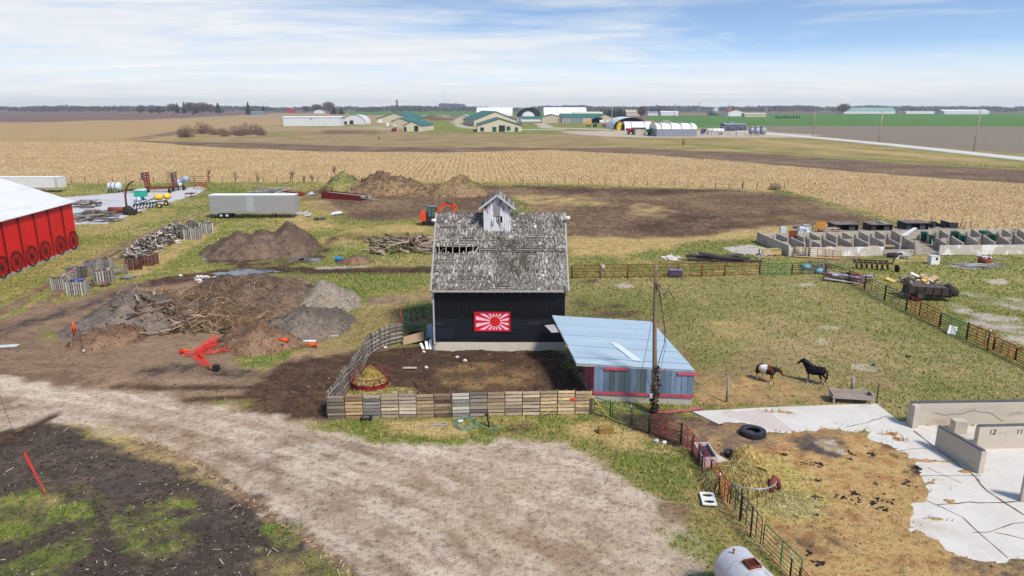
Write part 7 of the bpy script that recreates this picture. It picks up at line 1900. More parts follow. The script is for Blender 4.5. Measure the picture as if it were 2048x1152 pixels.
m = MB(); m.path([c + Vector((-1.7, 0, 0)), c + Vector((-1.4, 0, .9)), c + Vector((-.2, 0, 1.5)), c + Vector((.9, 0, 1.1)), c + Vector((1.9, 0, .0))], .09, 6); m.bar(c + Vector((-1.4, 0, .9)), c + Vector((1.0, .0, .5)), .1, .1); m.bar(c + Vector((-1.4, 1, .6)), c + Vector((.9, 1, .9)), .1, .1); m.bar(c + Vector((-1.3, 0, .8)), c + Vector((-1.3, 1, .7)), .1, .1); m.build('frame', RD, t)
for k in range(6): m = MB(); x = -1.1 + k * .38; m.tube(c + Vector((x, 0, .8)), c + Vector((x - .1, -.1, .1)), .04, 5); m.build('tine', RD, t)
# planter with yellow tanks
c0, c1 = G(268, 420), G(330, 412); pl = thing('corn_planter', 'green planter with two yellow tanks and yellow wheels on the pad edge', 'planter', (c0 + c1) / 2)
GRN = M('planter_green', (56, 76, 50), rough=.7, var=.25); YT = M('tank_yellow', (240, 194, 66), rough=.5, var=.1); YR = M('rim_yellow', (222, 204, 70), var=.15)
dP = (c1 - c0).normalized(); m = MB(); m.bar(c0 + Vector((0, 0, .95)), c1 + Vector((0, 0, .95)), .2, .2); m.bar(c0 + Vector((0, 1.2, .9)), c1 + Vector((0, 1.2, .9)), .15, .15); m.bar(c0 + dP * 1.5 + Vector((-.3, 4, 1.2)), c1 - dP * 1 + Vector((0, .5, 1.5)), .18, .18); m.bar(c0 + dP * 1.2 + Vector((0, .2, 1.0)), c1 + Vector((-.8, 4.6, 1.9)), .14, .14); m.build('tool_bar', GRN, pl)
for k in range(8):
 p = c0 + dP * (.2 + .62 * k); m = MB(); m.box(p + Vector((0, -.2, .75)), (.22, .35, .4)); m.tube(p + Vector((0, -.3, .7)), p + Vector((0, -.6, .2)), .06, 6); m.lathe([(.0, -.03), (.24, 0), (.0, .03)], p + Vector((0, -.6, .24)), 10, 'X', cap=False); m.build('row_unit', MD, pl)
for k, (du, dv) in enumerate(((312, 409), (330, 407))):
 q = G(du, dv + 4); m = MB(); m.lathe([(.0, -.8), (.38, -.74), (.58, -.42), (.62, 0), (.58, .42), (.38, .74), (.0, .8)], (q.x + .5, q.y + .3, 1.7), 20, 'Y' if k else 'X', cap=False); m.build('yellow_tank', YT, pl)
for u, v in ((321, 416), (334, 411)): wheel(pl, G(u, v) + Vector((0, -.2, .45)), .45, .3, YR, 'Y')
htank('liquid_tank', 'small white tank with a blue cap in front of the teal tank', 276, 409, 1.1, .42, 1.0, PW, 1, 'X', M('stand_blue', (84, 116, 168)))
# forage blower with its curved spout
c = G(257, 430); bl = thing('forage_blower', 'rusty forage blower with a tall curved spout on the pad', 'blower', c)
m = MB(); m.path([c + Vector((0, 0, .5)), c + Vector((-.15, 0, 2.0)), c + Vector((-.1, 0, 3.4)), c + Vector((.25, 0, 4.6)), c + Vector((.9, 0, 5.4)), c + Vector((1.6, 0, 5.8))], [.22, .17, .16, .16, .15, .14], 8); m.build('spout', M('spout_brown', (92, 52, 46), rough=.8, var=.25), bl)
m = MB(); m.lathe([(.2, -.3), (.8, -.3), (.8, .3), (.2, .3)], c + Vector((0, 0, .8)), 16, 'Y'); m.box(c + Vector((.9, 0, .6)), (1.2, .7, .7)); m.box(c + Vector((1.8, 0, .45)), (1.0, .25, .2)); m.build('fan_housing', MD, bl)
for dx in (.4, 1.3): wheel(bl, c + Vector((dx, -.5, .32)), .32, .2, MD, 'Y')
q = G(235, 428); m = MB(); m.lathe([(.25, -1.5), (.5, -1.48), (.52, 0), (.5, 1.48), (.25, 1.5)], (q.x + .1, q.y, .7), 20, 'X'); m.v = m.v; t = thing('rusty_cylinder', 'rust red steel cylinder lying left of the forage blower', 'drum', q); m.build('drum', M('drum_rust', (142, 62, 54), rough=.75, var=.2, scale=1.5), t)
m = MB(); m.bb(q.x - 1.6, q.x - 1.3, q.y - .6, q.y + .6, 0, .3); m.bb(q.x + .6, q.x + .9, q.y - .6, q.y + .6, 0, .3); m.build('chock', MD, t)
# junk timber on and beside the pad
def timber_heap(label, u, v, su_, sv_, n, h, cols, Lr, grp, name='timber', cat='timber', az=0.0, saz=.5, r=(.06, .14)):
 for k in range(n):
  uu, vv = u + rng.uniform(-1, 1) * su_, v + rng.uniform(-1, 1) * sv_; c = G(uu, vv); f = max(0, 1 - ((uu - u) / su_) ** 2)
  key = (name, cols[k % len(cols)])
  if key not in _lp:
   m = MB(); m.box((0, 0, 0), (1, .12, .08)); _lp[key] = m.build(name, M('tm_%s_%d' % (name, cols[k % len(cols)][0]), cols[k % len(cols)], rough=.9, var=.3, scale=3, rnd=.2), None, world=False); o = _lp[key]
  else: o = _lp[key].copy(); COL.objects.link(o)
  rr = rng.uniform(*r); o.location = (c.x, c.y, .1 + f * h * rng.random()); o.rotation_euler = (rng.uniform(-.4, .4), rng.gauss(0, .12), az + rng.gauss(0, saz)); o.scale = (rng.uniform(*Lr), rr / .06, rr / .06)
  tag(o, label, cat, grp)
GT = [(128, 120, 114), (92, 84, 80), (160, 152, 146), (108, 84, 74)]
timber_heap('grey brown timber in the scrap heap on the near edge of the machinery pad', 190, 438, 42, 8, 46, .9, GT, (2, 5.5), 'timbers in the scrap heap on the pad', az=.2, saz=.35)
m = MB(); m.bar(P3(180, 443, G(180, 443).y), P3(190, 420, G(186, 434).y), .35, .25); tag(m.build('upright_beam', M('beam_brown', (118, 96, 86), var=.3)), 'thick brown beam sticking up out of the scrap heap on the pad', 'beam')
timber_heap('grey scrap board lying behind the red barn corner on the pad', 172, 411, 24, 7, 22, .6, GT, (1.2, 4), 'scrap boards behind the red barn', saz=.8)
timber_heap('pale grey roof timber in the collapsed shed behind the silver trailer', 548, 388, 30, 4, 30, 1.2, [(140, 136, 134), (110, 104, 100), (168, 164, 160)], (3, 7), 'timbers of the collapsed shed behind the trailer', az=.5, saz=.5)
timber_heap('red painted board in the collapsed shed behind the silver trailer', 578, 389, 26, 3, 18, 1.0, [(156, 44, 40), (126, 38, 36)], (2, 5), 'red boards of the collapsed shed behind the trailer', name='red_board', cat='board', az=-.3, saz=.4)
c0, c1 = G(643, 397), G(722, 402); t = thing('wagon_box', 'long dark red wagon box lying in front of the brown dirt heaps', 'wagon', (c0 + c1) / 2)
WR = M('wagon_red', (116, 36, 34), rough=.8, var=.3, scale=1.2, c2=(84, 60, 54), cov=.3)
dC = (c1 - c0).normalized(); nC_ = Vector((-dC.y, dC.x, 0)); m = MB(); m.prism([c0, c1, c1 + Vector((0, 0, 1.0)), c0 + Vector((0, 0, 1.4))], nC_ * .1); m.prism([c0 + nC_ * 2.2, c1 + nC_ * 2.2, c1 + nC_ * 2.2 + Vector((0, 0, 1.0)), c0 + nC_ * 2.2 + Vector((0, 0, 1.4))], nC_ * .1); m.prism([c0, c0 + nC_ * 2.3, c0 + nC_ * 2.3 + Vector((0, 0, 1.4)), c0 + Vector((0, 0, 1.4))], dC * .1); m.build('side', WR, t)
m = MB(); m.prism([c0 + Vector((0, .1, .8)), c1 + Vector((0, .1, .5)), c1 + nC_ * 2.2 + Vector((0, 0, .7)), c0 + nC_ * 2.2 + Vector((0, 0, 1.0))], (0, 0, .15)); m.build('load', M('wagon_load', (150, 140, 130), var=.4, scale=2), t)
timber_heap('pale broken branch in the scrap right of the red wagon box', 728, 399, 14, 4, 10, .8, [(176, 166, 156), (120, 110, 104)], (1.5, 4.5), 'pale branches right of the red wagon box', name='broken_branch', cat='branch', saz=1)
for u, v, s, lb_, col in ((618, 390, 1.1, 'crumpled grey sheet metal left of the red wagon box', (186, 188, 192)), (662, 429, 1.1, 'crumpled white sheet on the grass before the dirt heaps', (226, 226, 228)), (634, 440, .8, 'dark scrap lying in the grass below the white sheet', (70, 64, 62)), (598, 432, 1.4, 'pale slab lying flat in the straw right of the trailer', (180, 172, 164))):
 c = G(u, v); m = MB(); r_ = random.Random(u)
 for k in range(5): b_ = c + Vector((r_.uniform(-s, s), r_.uniform(-s, s), .05)); m.prism([b_, b_ + Vector((s, r_.uniform(-.3, .3), .3 * r_.random())), b_ + Vector((s * .8, s * .5, s * .5 * r_.random())), b_ + Vector((0, s * .6, .2))], (0, 0, .05))
 tag(m.build('scrap_sheet', M('scrap_%d' % col[0], col, var=.2, rough=.5)), lb_, 'scrap')
# ------------------------------------------------------------------ paddock fences of pipe panels
def run(pts, seq, group, h0):
 P_ = [Vector(p) for p in pts]; ds_ = [0]
 for a_, b_ in zip(P_[:-1], P_[1:]): ds_.append(ds_[-1] + (b_ - a_).length)
 return P_, ds_
bk = 'pipe panels along the back of the paddock'
us = [1138, 1146, 1172, 1200, 1227, 1255, 1282, 1310, 1333, 1356, 1378, 1401, 1425, 1449, 1484, 1518]
us2 = [1142, 1200, 1255, 1310, 1356, 1403, 1449, 1518]
def vb_back(u): return 556.5 - (u - 1140) * .0125 if u < 1320 else 554 - (u - 1320) * .018
for k, (a, b) in enumerate(zip(us2[:-1], us2[1:])):
 panel(G(a, vb_back(a)), G(b, vb_back(b)), hgt(a, vb_back(a), vb_back(a) - 26), RUSTP, 'rusty red pipe panel, %s along the back paddock fence from the crib' % ORD[k], bk, rails=5, ups=(.5,), r=.04)
for k, (a, b) in enumerate(((1519, 1583), (1583.5, 1650))):
 panel(G(a, 551 - k), G(b, 550 - 2 * k), hgt(a, 551, 527), GREEN if k == 0 else DGREEN, ('green pipe panel next to the rusty ones in the back paddock fence', 'dark green pipe panel at the paddock fence corner')[k], bk, rails=6, ups=(.24, .52, .76), r=.037)
for k, u in enumerate((1145, 1200, 1255, 1311, 1356, 1403, 1449)):
 post(u, vb_back(u) + .5, vb_back(u) - 27, 'rusty steel post, %s along the back paddock fence from the crib' % ORD[k], 'steel posts of the back paddock fence', .06, RUSTP, cap=False)
c = G(1204, 545); m = MB(); m.lathe([(.22, 0), (.28, .6), (.28, .62), (.2, .62)], (c.x, c.y - .3, .35), 12, 'Z'); tag(m.build('bucket', M('white_enamel', (226, 226, 226), var=.08)), 'white bucket hung on the back paddock fence', 'bucket')
c = G(1350, 553); t = thing('hay_box', 'dark violet grey box standing at the back paddock fence', 'box', c); m = MB(); m.prism([(c.x - .7, c.y - .4, .1), (c.x + .7, c.y - .4, .1), (c.x + .7, c.y - .4, .75), (c.x - .7, c.y - .4, .75)], (0, .8, 0)); m.build('box', M('box_violet', (74, 66, 84), var=.2), t); m = MB(); m.bb(c.x - .75, c.x + .75, c.y - .45, c.y + .45, .75, .82); m.build('lid', M('box_lid', (130, 126, 140), var=.2), t)
ez = 'pipe panels along the east side of the paddock'
east = [((1651, 549), (1697, 564), 527, DGREEN, 'dark green pipe panel running down from the paddock corner'), ((1698, 564), (1728, 578), 541, REDP, 'red pipe panel with scrap timber behind it on the east fence'), ((1729, 579), (1768, 601), 552, GREYP, 'dark pipe panel before the old manure spreader, farther one'), ((1769, 602), (1811, 621), 572, GREYP, 'dark pipe panel before the old manure spreader, nearer one'), ((1812, 621), (1838, 634), 590, REDP, 'red pipe panel just below the manure spreader'), ((1838, 634), (1878, 653), 604, REDP, 'red pipe panel beside the bright green one, farther side'), ((1879, 653), (1932, 678), 626, GREEN, 'bright green pipe panel in the middle of the east fence'), ((1933, 679), (1985, 703), 647, REDP, 'red pipe panel beside the bright green one, nearer side'), ((1986, 703), (2029, 723), 674, REDP, 'red pipe panel second from the right edge'), ((2030, 723), (2085, 750), 694, REDP, 'red pipe panel cut off by the right edge')]
for a, b, t0, mt, lb_ in east: panel(G(*a), G(*b), hgt(a[0], a[1], t0), mt, lb_, ez, rails=6, ups=(.35, .68), r=.037)
for (u, v, vt), lb_ in (((1697, 565, 540), 'dark post where the green and red east panels meet'), ((1728, 580, 549), 'pale post above the first dark east panel'), ((1768, 602, 570), 'dark post between the two dark east panels'), ((1811, 622, 588), 'dark post where dark and red east panels meet'), ((1879, 654, 626), 'dark post at the near green east panel, farther end'), ((1932, 679, 644), 'dark post at the near green east panel, nearer end'), ((1974, 699, 660), 'dark post with white tip in the red east panels')):
 post(u, v, vt, lb_, 'posts of the east paddock fence', .05, POSTD, cap='white' in lb_)
c = G(1903, 668); m = MB(); m.prism([c + Vector((-.45, -.15, .1)), c + Vector((.2, -.25, .0)), c + Vector((.5, .1, .5)), c + Vector((-.15, .15, .7))], (0, .04, .02)); tag(m.build('white_sheet', M('white_board', (226, 226, 224))), 'white square sheet leaning on the green east panel', 'sheet')
# ------------------------------------------------------------------ the ruin of concrete pens
pen = thing('pen_ruin', 'roofless ruin of grey concrete pens with many cross walls behind the paddock', 'ruin', G(1800, 500))
CR = M('ruin_concrete', (184, 174, 160), rough=.95, var=.2, scale=.9, bump=.15, c2=(136, 126, 112), cov=.36, s2=.7, rnd=.10, stretch=(1, 1, 2))
CRW = M('ruin_whitewash', (198, 190, 178), rough=.95, var=.14, scale=.8, bump=.15, c2=(240, 238, 236), cov=.5, s2=.45, rnd=.04, sharp=16)
f0, f1 = G(1577, 513), G(2110, 508); b0, b1 = G(1513, 484), G(2060, 473)
hF = 1.15
def wall(P, Q, h, w, name, mat, tilt=0):
 P, Q = Vector(P), Vector(Q); d = (Q - P).normalized(); n = Vector((-d.y, d.x, 0)) * w; m = MB(); m.prism([P, Q, Q + n, P + n], (0, 0, h)); return m.build(name, mat, pen)
dF2 = (f1 - f0)
wall(f0, f0.lerp(f1, .35), hF * .95, .22, 'front_wall', CRW); wall(f0.lerp(f1, .352), f0.lerp(f1, .49), hF * .62, .22, 'front_wall', CR); wall(f0.lerp(f1, .56), f0.lerp(f1, 1), hF * 1.05, .22, 'front_wall', CRW)
wall(b0 + Vector((.1, 0, 0)), b1, 1.15, .22, 'back_wall', CR)
wall(f0 + Vector((0, .2, 0)), b0, 1.35, -.3, 'end_wall', CR)
mid0, mid1 = f0.lerp(b0, .48), f1.lerp(b1, .48)
n_ = 17
for k in range(1, n_):
 f = (k + .15) / n_
 if k in (9,): continue
 a_, b_ = f0.lerp(f1, f), b0.lerp(b1, f)
 g0, g1 = a_.lerp(b_, .06), a_.lerp(b_, .46); h0_, h1_ = a_.lerp(b_, .58), a_.lerp(b_, .96)
 wall(g0, g1, rng.uniform(1.25, 1.5), .18, 'cross_wall', CR); wall(h0_, h1_, rng.uniform(1.2, 1.4), .18, 'cross_wall', CR)
 p = a_.lerp(b_, .49); m = MB(); m.bb(p.x - .2, p.x + .2, p.y - .15, p.y + .15, 0, rng.uniform(1.3, 1.6)); m.build('pillar', M('ruin_pillar', (150, 138, 124), var=.25, scale=1.5), pen)
 if k % 2: m = MB(); q = mid0.lerp(mid1, f - .5 / n_); m.bb(q.x - .5, q.x + .5, q.y - .1, q.y + .1, 0, rng.uniform(.9, 1.3)); m.build('mid_wall', CR, pen)
m = MB(); m.prism([f0 + Vector((0, .25, .0)), f1 + Vector((0, .25, .0)), b1, b0], (0, 0, .06)); m.build('pen_floor', M('pen_floor', (170, 158, 142), var=.3, scale=.8, c2=(126, 106, 84), cov=.4), pen)
for k, (u, v, h, w, lb_) in enumerate(((1827, 510, 482, .3, 'thick dark grey post standing at the gap in the ruin front'), (1617, 514, 478, .22, 'grey post standing in front of the whitewashed ruin wall'))):
 q = G(u, v); m = MB(); hh = ZA(h, q.y); m.path([q, q + Vector((.03, 0, hh))], [w * .8, w * .7], 8); tag(m.build('wooden_post', M('post_grey', (150, 142, 134))), lb_, 'post')
TG = M('tub_green', (34, 104, 82), rough=.5, var=.15)
for k, (u, v, lb_) in enumerate(((1847, 482, 'dark green tub, leftmost of those inside the ruin, rear row'), (1864, 489, 'dark green tub, second of those inside the ruin, front row'), (1907, 481, 'dark green tub, third in the ruin, rear row'), (1924, 489, 'dark green tub, fourth in the ruin, front row'), (1963, 480, 'dark green tub, fifth in the ruin, rear row'), (1984, 487, 'dark green tub farthest right inside the ruin'))):
 q = G(u, v); m = MB(); m.lathe([(.38, 0), (.5, 1.25), (.52, 1.3), (.44, 1.3), (.4, .8)], q, 16); tag(m.build('plastic_tub', TG), lb_, 'tub', 'green tubs in the pen ruin')
c = G(1818, 520);
c = G(1866, 528); t = thing('white_cabinet', 'white metal cabinet with a dark window standing in the grass before the ruin', 'cabinet', c); m = MB(); m.bb(c.x - .5, c.x + .5, c.y - .4, c.y + .4, 0, ZA(512, c.y)); m.build('cabinet_body', M('white_enamel', (226, 226, 226)), t); m = MB(); m.bb(c.x + .02, c.x + .25, c.y - .43, c.y - .4, .55, .85); m.build('window', DARKIN, t); m = MB(); m.bb(c.x - .53, c.x + .53, c.y - .43, c.y + .43, ZA(512, c.y), ZA(512, c.y) + .05); m.build('top', PW, t)
q0 = P3(1805, 472, 94); q1 = P3(1822, 456, 97); m = MB(); m.bar(q0, q1 + Vector((.6, 0, 0)), .5, .1); tag(m.build('loose_sheet', PW), 'long white sheet leaning over the ruin walls', 'sheet')
for u, v, lb_, w, h in ((1635, 517, 'tan pallet wall leaning in front of the ruin end', 5.2, 1.3), (1543, 512, 'tan wooden bench frame beside the ruin corner', 2.4, .7), (1674, 510, 'tan plywood bin before the whitewashed ruin wall', 2.2, .9), (1760, 508, 'flat tan board roof on props before the ruin', 3.6, .9), (1527, 518, 'white metal ladder frame lying by the ruin corner', 1.6, .8)):
 c = G(u, v); t = thing('timber_rack', lb_, 'timber rack', c, -.25 if 'pallet wall' in lb_ else .1)
 tn = (202, 164, 120) if 'tan' in lb_ else (214, 210, 204)
 m = MB()
 if 'pallet' in lb_:
  for z in (.15, .45, .75, 1.05, 1.3): m.bar((-w / 2, .3 * z, z), (w / 2, .3 * z, z * .75), .03, .16, up=(0, 1, .3), col=S(tuple(q * rng.uniform(.7, 1.1) for q in tn)))
  for x in np.linspace(-w / 2, w / 2, 7): m.bar((x, .1, .05), (x, .5, 1.3 - .25 * (x / w + .5)), .09, .06, col=S(tuple(q * .8 for q in tn)))
 elif 'ladder' in lb_:
  for s in (-.4, .4): m.bar((-w / 2, s, .2), (w / 2, s, .8), .06, .06, col=S(tn))
  for k in range(4): x = -w / 2 + w * (k + .5) / 4; m.bar((x, -.4, .2 + .6 * (x / w + .5)), (x, .4, .2 + .6 * (x / w + .5)), .05, .05, col=S(tn))
  m.bar((-w / 2, -.4, .2), (-w / 2, -.4, 0), .05, .05, col=S(tn)); m.bar((w / 2, -.4, .8), (w / 2, -.4, 0), .05, .05, col=S(tn))
 else:
  for x in (-w / 2, w / 2 - .1):
   for yy in (0, .9): m.bar((x, yy, 0), (x, yy, h), .1, .1, col=S(tuple(q * .8 for q in tn)))
  for k in range(5): m.bar((-w / 2, k * .22, h + .03), (w / 2, k * .22, h + .03 + rng.uniform(-.05, .08)), .2, .04, col=S(tuple(q * rng.uniform(.75, 1.1) for q in tn)))
  if 'bin' in lb_ or 'bench' in lb_: m.bar((-w / 2, -.05, h * .55), (w / 2, -.05, h * .6), .04, h * .7, col=S(tn))
 m.build('boards', attr_mat_slats, t, world=False)
q = G(1570, 488); m = MB(); m.box((q.x + 1.2, q.y + .5, 1.2), (1.2, .1, 1.1)); tag(m.build('rusty_plate', M('rust', (128, 64, 40))), 'rust red square plate standing on the ruin end wall', 'plate')
q = G(1541, 480); m = MB(); m.box((q.x + 1.6, q.y, 1.3), (.8, .5, 1.0)); m.box((q.x + 1.6, q.y - .02, 1.85), (.7, .4, .12)); tag(m.build('white_box', PW), 'white box sitting on the ruin end wall', 'box')
q = G(1640, 470); m = MB(); m.box((q.x, q.y, 1.4), (1.4, .08, 1.1)); m.box((q.x + .2, q.y + .1, 1.0), (.1, .1, 2.0)); tag(m.build('orange_board', M('ochre', (206, 142, 60), var=.15)), 'ochre board standing on the ruin back wall', 'board')
timber_heap('grey white scrap sheet heaped behind the ruin back wall', 1606, 470, 14, 5, 18, 1.2, [(206, 210, 214), (150, 152, 156)], (1, 2.4), 'scrap sheets behind the ruin', name='scrap_board', cat='scrap', saz=.8, r=(.2, .4))
timber_heap('tan scrap timber heaped behind the ruin near the dark huts', 1652, 468, 18, 5, 26, 1.5, [(196, 176, 150), (150, 128, 104)], (1, 3), 'tan scrap timbers behind the ruin', name='tan_timber', saz=.9)
# dark open huts
HUT = M('hut_dark', (54, 56, 66), rough=.7, var=.25, scale=1.5); HR = M('hut_roof', (128, 116, 108), rough=.9, var=.35, scale=2, c2=(84, 74, 68), cov=.4)
for k, (u0, u1, vb, vt, lb_, op) in enumerate(((1668, 1716, 463, 449, 'dark open hut with a flat grey roof, leftmost behind the ruin', 1), (1740, 1784, 463, 449, 'dark open hut with a white scrap on its roof, second behind the ruin', 1), (1810, 1856, 461, 446, 'dark open hut with a brown roof, third behind the ruin', 1), (1863, 1890, 458, 447, 'small dark broken hut right of the three bigger huts', 0), (1898, 1913, 458, 445, 'single dark upright panel, last of the hut row', 2))):
 c0, c1 = G(u0, vb), G(u1, vb); y = c0.y; zt_ = ZA(vt, y) ; t = thing('livestock_hut', lb_, 'hut', (c0 + c1) / 2)
 x0, x1 = c0.x, c1.x; d_ = 2.4
 m = MB(); m.bb(x0, x0 + .1, y, y + d_, 0, zt_)
 if op != 2: m.bb(x1 - .1, x1, y, y + d_, 0, zt_ * (.7 if op == 0 else 1)); m.bb(x0, x1, y + d_ - .1, y + d_, 0, zt_ * .95); m.bb(x0, x0 + (x1 - x0) * .25, y, y + .1, 0, zt_)
 else: m.prism([(x0, y, 0), (x1, y - .3, 0), (x1, y - .3, zt_), (x0, y, zt_)], (0, .1, 0))
 m.build('hut_wall', HUT, t)
 if op == 1:
  m = MB(); m.bb(x0 - .15, x1 + .15, y - .3, y + d_ + .1, zt_, zt_ + .09); m.build('roof', HR, t)
  m = MB(); m.bb(x0 + (x1 - x0) * .62, x0 + (x1 - x0) * .86, y - .02, y + .05, 0, zt_ * .85); m.build('panel', M('hut_panel', (70, 76, 92), var=.2), t)
 if 'scrap' in lb_: m = MB(); m.box(((x0 + x1) / 2 + .6, y + 1.0, zt_ + .2), (1.4, 1.0, .1), rot=Matrix.Rotation(.3, 3, 'Y')); m.build('roof_scrap', PW, t)
m = MB(); c0, c1 = G(1660, 467), G(1920, 460); m.prism([c0 + Vector((0, -.6, 0)), c1 + Vector((0, -.6, 0)), c1 + Vector((0, 2.5, 0)), c0 + Vector((0, 2.5, 0))], (0, 0, .14)); o = m.build('hut_slab', M('hut_slab', (150, 132, 118), var=.3, scale=1, c2=(206, 198, 190), cov=.3)); o['kind'] = 'structure'
for k, (u, v, vt, lean) in enumerate(((1625, 462, 440, 0), (1640, 458, 438, .02), (1752, 452, 424, 0), (1861, 452, 432, 0), (1919, 455, 436, .5), (1925, 462, 444, .4), (1942, 456, 442, -.1), (1980, 470, 452, .9), (2001, 470, 456, .5), (2017, 474, 464, 0))):
 q = G(u, v); hh = ZA(vt, q.y); m = MB(); m.tube(q, q + Vector((lean, .1, hh)), .07, 6, .05); tag(m.build('fence_post', M('post_old', (96, 86, 78), var=.3)), 'old crooked post behind the ruin, %s from the left' % ORD[k], 'post', 'crooked posts behind the ruin')
# ------------------------------------------------------------------ junk on the east side
c = G(1748, 540); pl2 = thing('disc_plough', 'rusty disc plough with curved blades in the grass behind the east fence', 'plough', c)
m = MB(); a_, b_ = c + Vector((-2.0, .6, .8)), c + Vector((1.8, -.4, .8)); m.bar(a_, b_, .16, .16); m.bar(a_ + Vector((0, .9, .1)), b_ + Vector((0, .9, .1)), .12, .12); m.bar(b_, b_ + Vector((.4, .4, 1.1)), .12, .12); m.bar(b_ + Vector((.4, .4, 1.1)), b_ + Vector((-.8, .6, .9)), .1, .1); m.build('frame', MD, pl2)
for k in range(7):
 p = a_.lerp(b_, (k + .3) / 7.3); m = MB(); n2 = 9
 m.loft([[p + Vector((.05 * math.cos(a) + .12, .42 * math.cos(a) * .8, -.35 + .42 * math.sin(a))) * 1.0 for a in np.linspace(0, 6.28, 13)[:-1]], [p + Vector((0, .2 * math.cos(a), -.35 + .2 * math.sin(a))) for a in np.linspace(0, 6.28, 13)[:-1]]]); m.build('disc', M('disc_rust', (122, 76, 64), rough=.6, metal=.2, var=.3), pl2)
 m = MB(); m.path([p, p + Vector((-.15, .25, .28)), p + Vector((-.1, .3, -.2))], .06, 5); m.build('shank', MD, pl2)
wheel(pl2, b_ + Vector((.3, -.5, -.42)), .42, .22, MD); m = MB(); q = a_ + Vector((-.3, -.3, -.4)); m.prism([q, q + Vector((-.4, 0, -.3)), q + Vector((.4, 0, .5))], (0, .06, .0)); m.build('blade_end', M('blade_pale', (170, 176, 180), metal=.3, rough=.4), pl2)
c = G(1853, 598); sp2 = thing('manure_spreader', 'old dark wooden manure spreader on wheels by the east fence', 'spreader', c, R(-14))
SPW = M('spreader_wood', (74, 62, 60), rough=.9, var=.35, scale=2, stretch=(.6, 2, 2));
m = MB(); m.bb(-2.0, 1.8, -.85, -.78, .65, 1.35); m.build('side_board', SPW, sp2, world=False); m = MB(); m.bb(-2.0, 1.8, .78, .85, .65, 1.35); m.build('side_board', SPW, sp2, world=False)
m = MB(); m.bb(-2.0, 1.8, -.78, .78, .65, .72); m.prism([(-1.9, -.78, .72), (1.7, -.78, .72), (1.5, -.78, 1.3), (-1.6, -.78, 1.4)], (0, 1.56, 0)); m.build('load', M('spreader_load', (92, 80, 72), var=.35, scale=3, bump=.3), sp2, world=False)
for x in np.linspace(-1.9, 1.7, 6): m = MB(); m.bb(x, x + .1, -.93, -.85, .45, 1.4); m.build('stake', SPW, sp2, world=False)
m = MB(); m.lathe([(.06, -.9), (.45, -.85), (.45, .85), (.06, .9)], (2.0, 0, 1.0), 9, 'Y'); m.build('beater', MD, sp2, world=False)
m = MB(); m.bb(-2.1, 1.9, -.7, .7, .42, .6); m.bar((1.7, -.7, .7), (2.6, 0, .5), .12, .12); m.bar((-2.0, 0, .5), (-3.4, .1, .3), .12, .12); m.build('chassis', MD, sp2, world=False)
for x, yy in ((-.9, -1.0), (-.9, 1.0)):
 m = MB(); m.lathe([(.2, -.12), (.5, -.12), (.54, 0), (.5, .12), (.2, .12)], (x, yy, .54), 16, 'Y'); tv = m.build('tyre', M('tyre_black', (36, 36, 38)), sp2, world=False)
 m = MB(); m.lathe([(.26, -.14), (.26, .14)], (x, yy, .54), 12, 'Y'); o = m.build('rim', M('rim_rust', (96, 74, 66), var=.3), sp2, world=False); o.parent = tv
c = G(1838, 566); m = MB(); r_ = random.Random(8)
for k in range(80):
 f = r_.random(); b_ = c + Vector((r_.gauss(0, 1.1), r_.gauss(0, .7), .05)); b_.z += max(0, 1.0 - math.hypot((b_.x - c.x) / 2.0, (b_.y - c.y) / 1.4)) * 1.0 * f; s = r_.uniform(.4, 1.1); tn = r_.choice(((222, 216, 206), (200, 178, 146), (150, 136, 122), (92, 84, 78), (226, 190, 110), (196, 160, 120))); a = r_.uniform(0, 3.14)
 d = Vector((math.cos(a), math.sin(a), r_.gauss(0, .15))); e = Vector((-math.sin(a), math.cos(a), r_.gauss(0, .25)))
 m.prism([b_, b_ + d * s, b_ + d * s * .9 + e * s * .5, b_ + e * s * .35], (0, 0, .05), col=S(tn))
tag(m.build('debris_heap', attr_mat_slats), 'heap of crumpled tan and white scrap behind the manure spreader', 'debris')
timber_heap('long dark beam in the timber stack left of the ruin', 1440, 521, 34, 3, 12, .5, [(70, 62, 60), (96, 86, 80)], (3, 7), 'dark beams left of the ruin', name='dark_beam', cat='beam', az=-.08, saz=.08, r=(.12, .2))
timber_heap('pale thin lath in the bundle lying in the grass east of the cabinet', 1945, 534, 24, 4, 16, .1, [(190, 188, 184), (150, 148, 146)], (1.5, 5), 'pale laths in the grass', name='lath', cat='lath', az=-.35, saz=.3, r=(.04, .07))
timber_heap('brown scrap timber stacked behind the red panel of the east fence', 1700, 562, 26, 6, 18, .9, [(128, 90, 76), (196, 200, 208), (100, 70, 62)], (1.5, 4), 'scrap timbers behind the east fence', name='scrap_timber', az=-.5, saz=.15, r=(.08, .18))
for k in range(26):
 u, v = rng.gauss(1346, 9), rng.gauss(518, 2.2); c = G(u, v); m = MB(); m.blob((c.x, c.y, .1), (.25, .2, .12), k, 6, .3); tag(m.build('stone', PC), 'pale stone in the small white stone heap behind the paddock fence', 'stone', 'stones of the small white heap')
c = G(1968, 529); t = thing('rusty_drum', 'rusty cut drum full of white scrap in the grass', 'drum', c); m = MB(); m.lathe([(.65, 0), (.72, .8), (.66, .8), (.6, .3)], c, 18); m.build('drum', RUST, t); m = MB()
for k in range(9): m.box(c + Vector((rng.gauss(0, .25), rng.gauss(0, .25), .8 + .15 * rng.random())), (.5, .2, .06), rot=Matrix.Rotation(rng.uniform(0, 3), 3, 'Z') @ Matrix.Rotation(rng.gauss(0, .4), 3, 'X'))
m.build('scrap', PW, t)
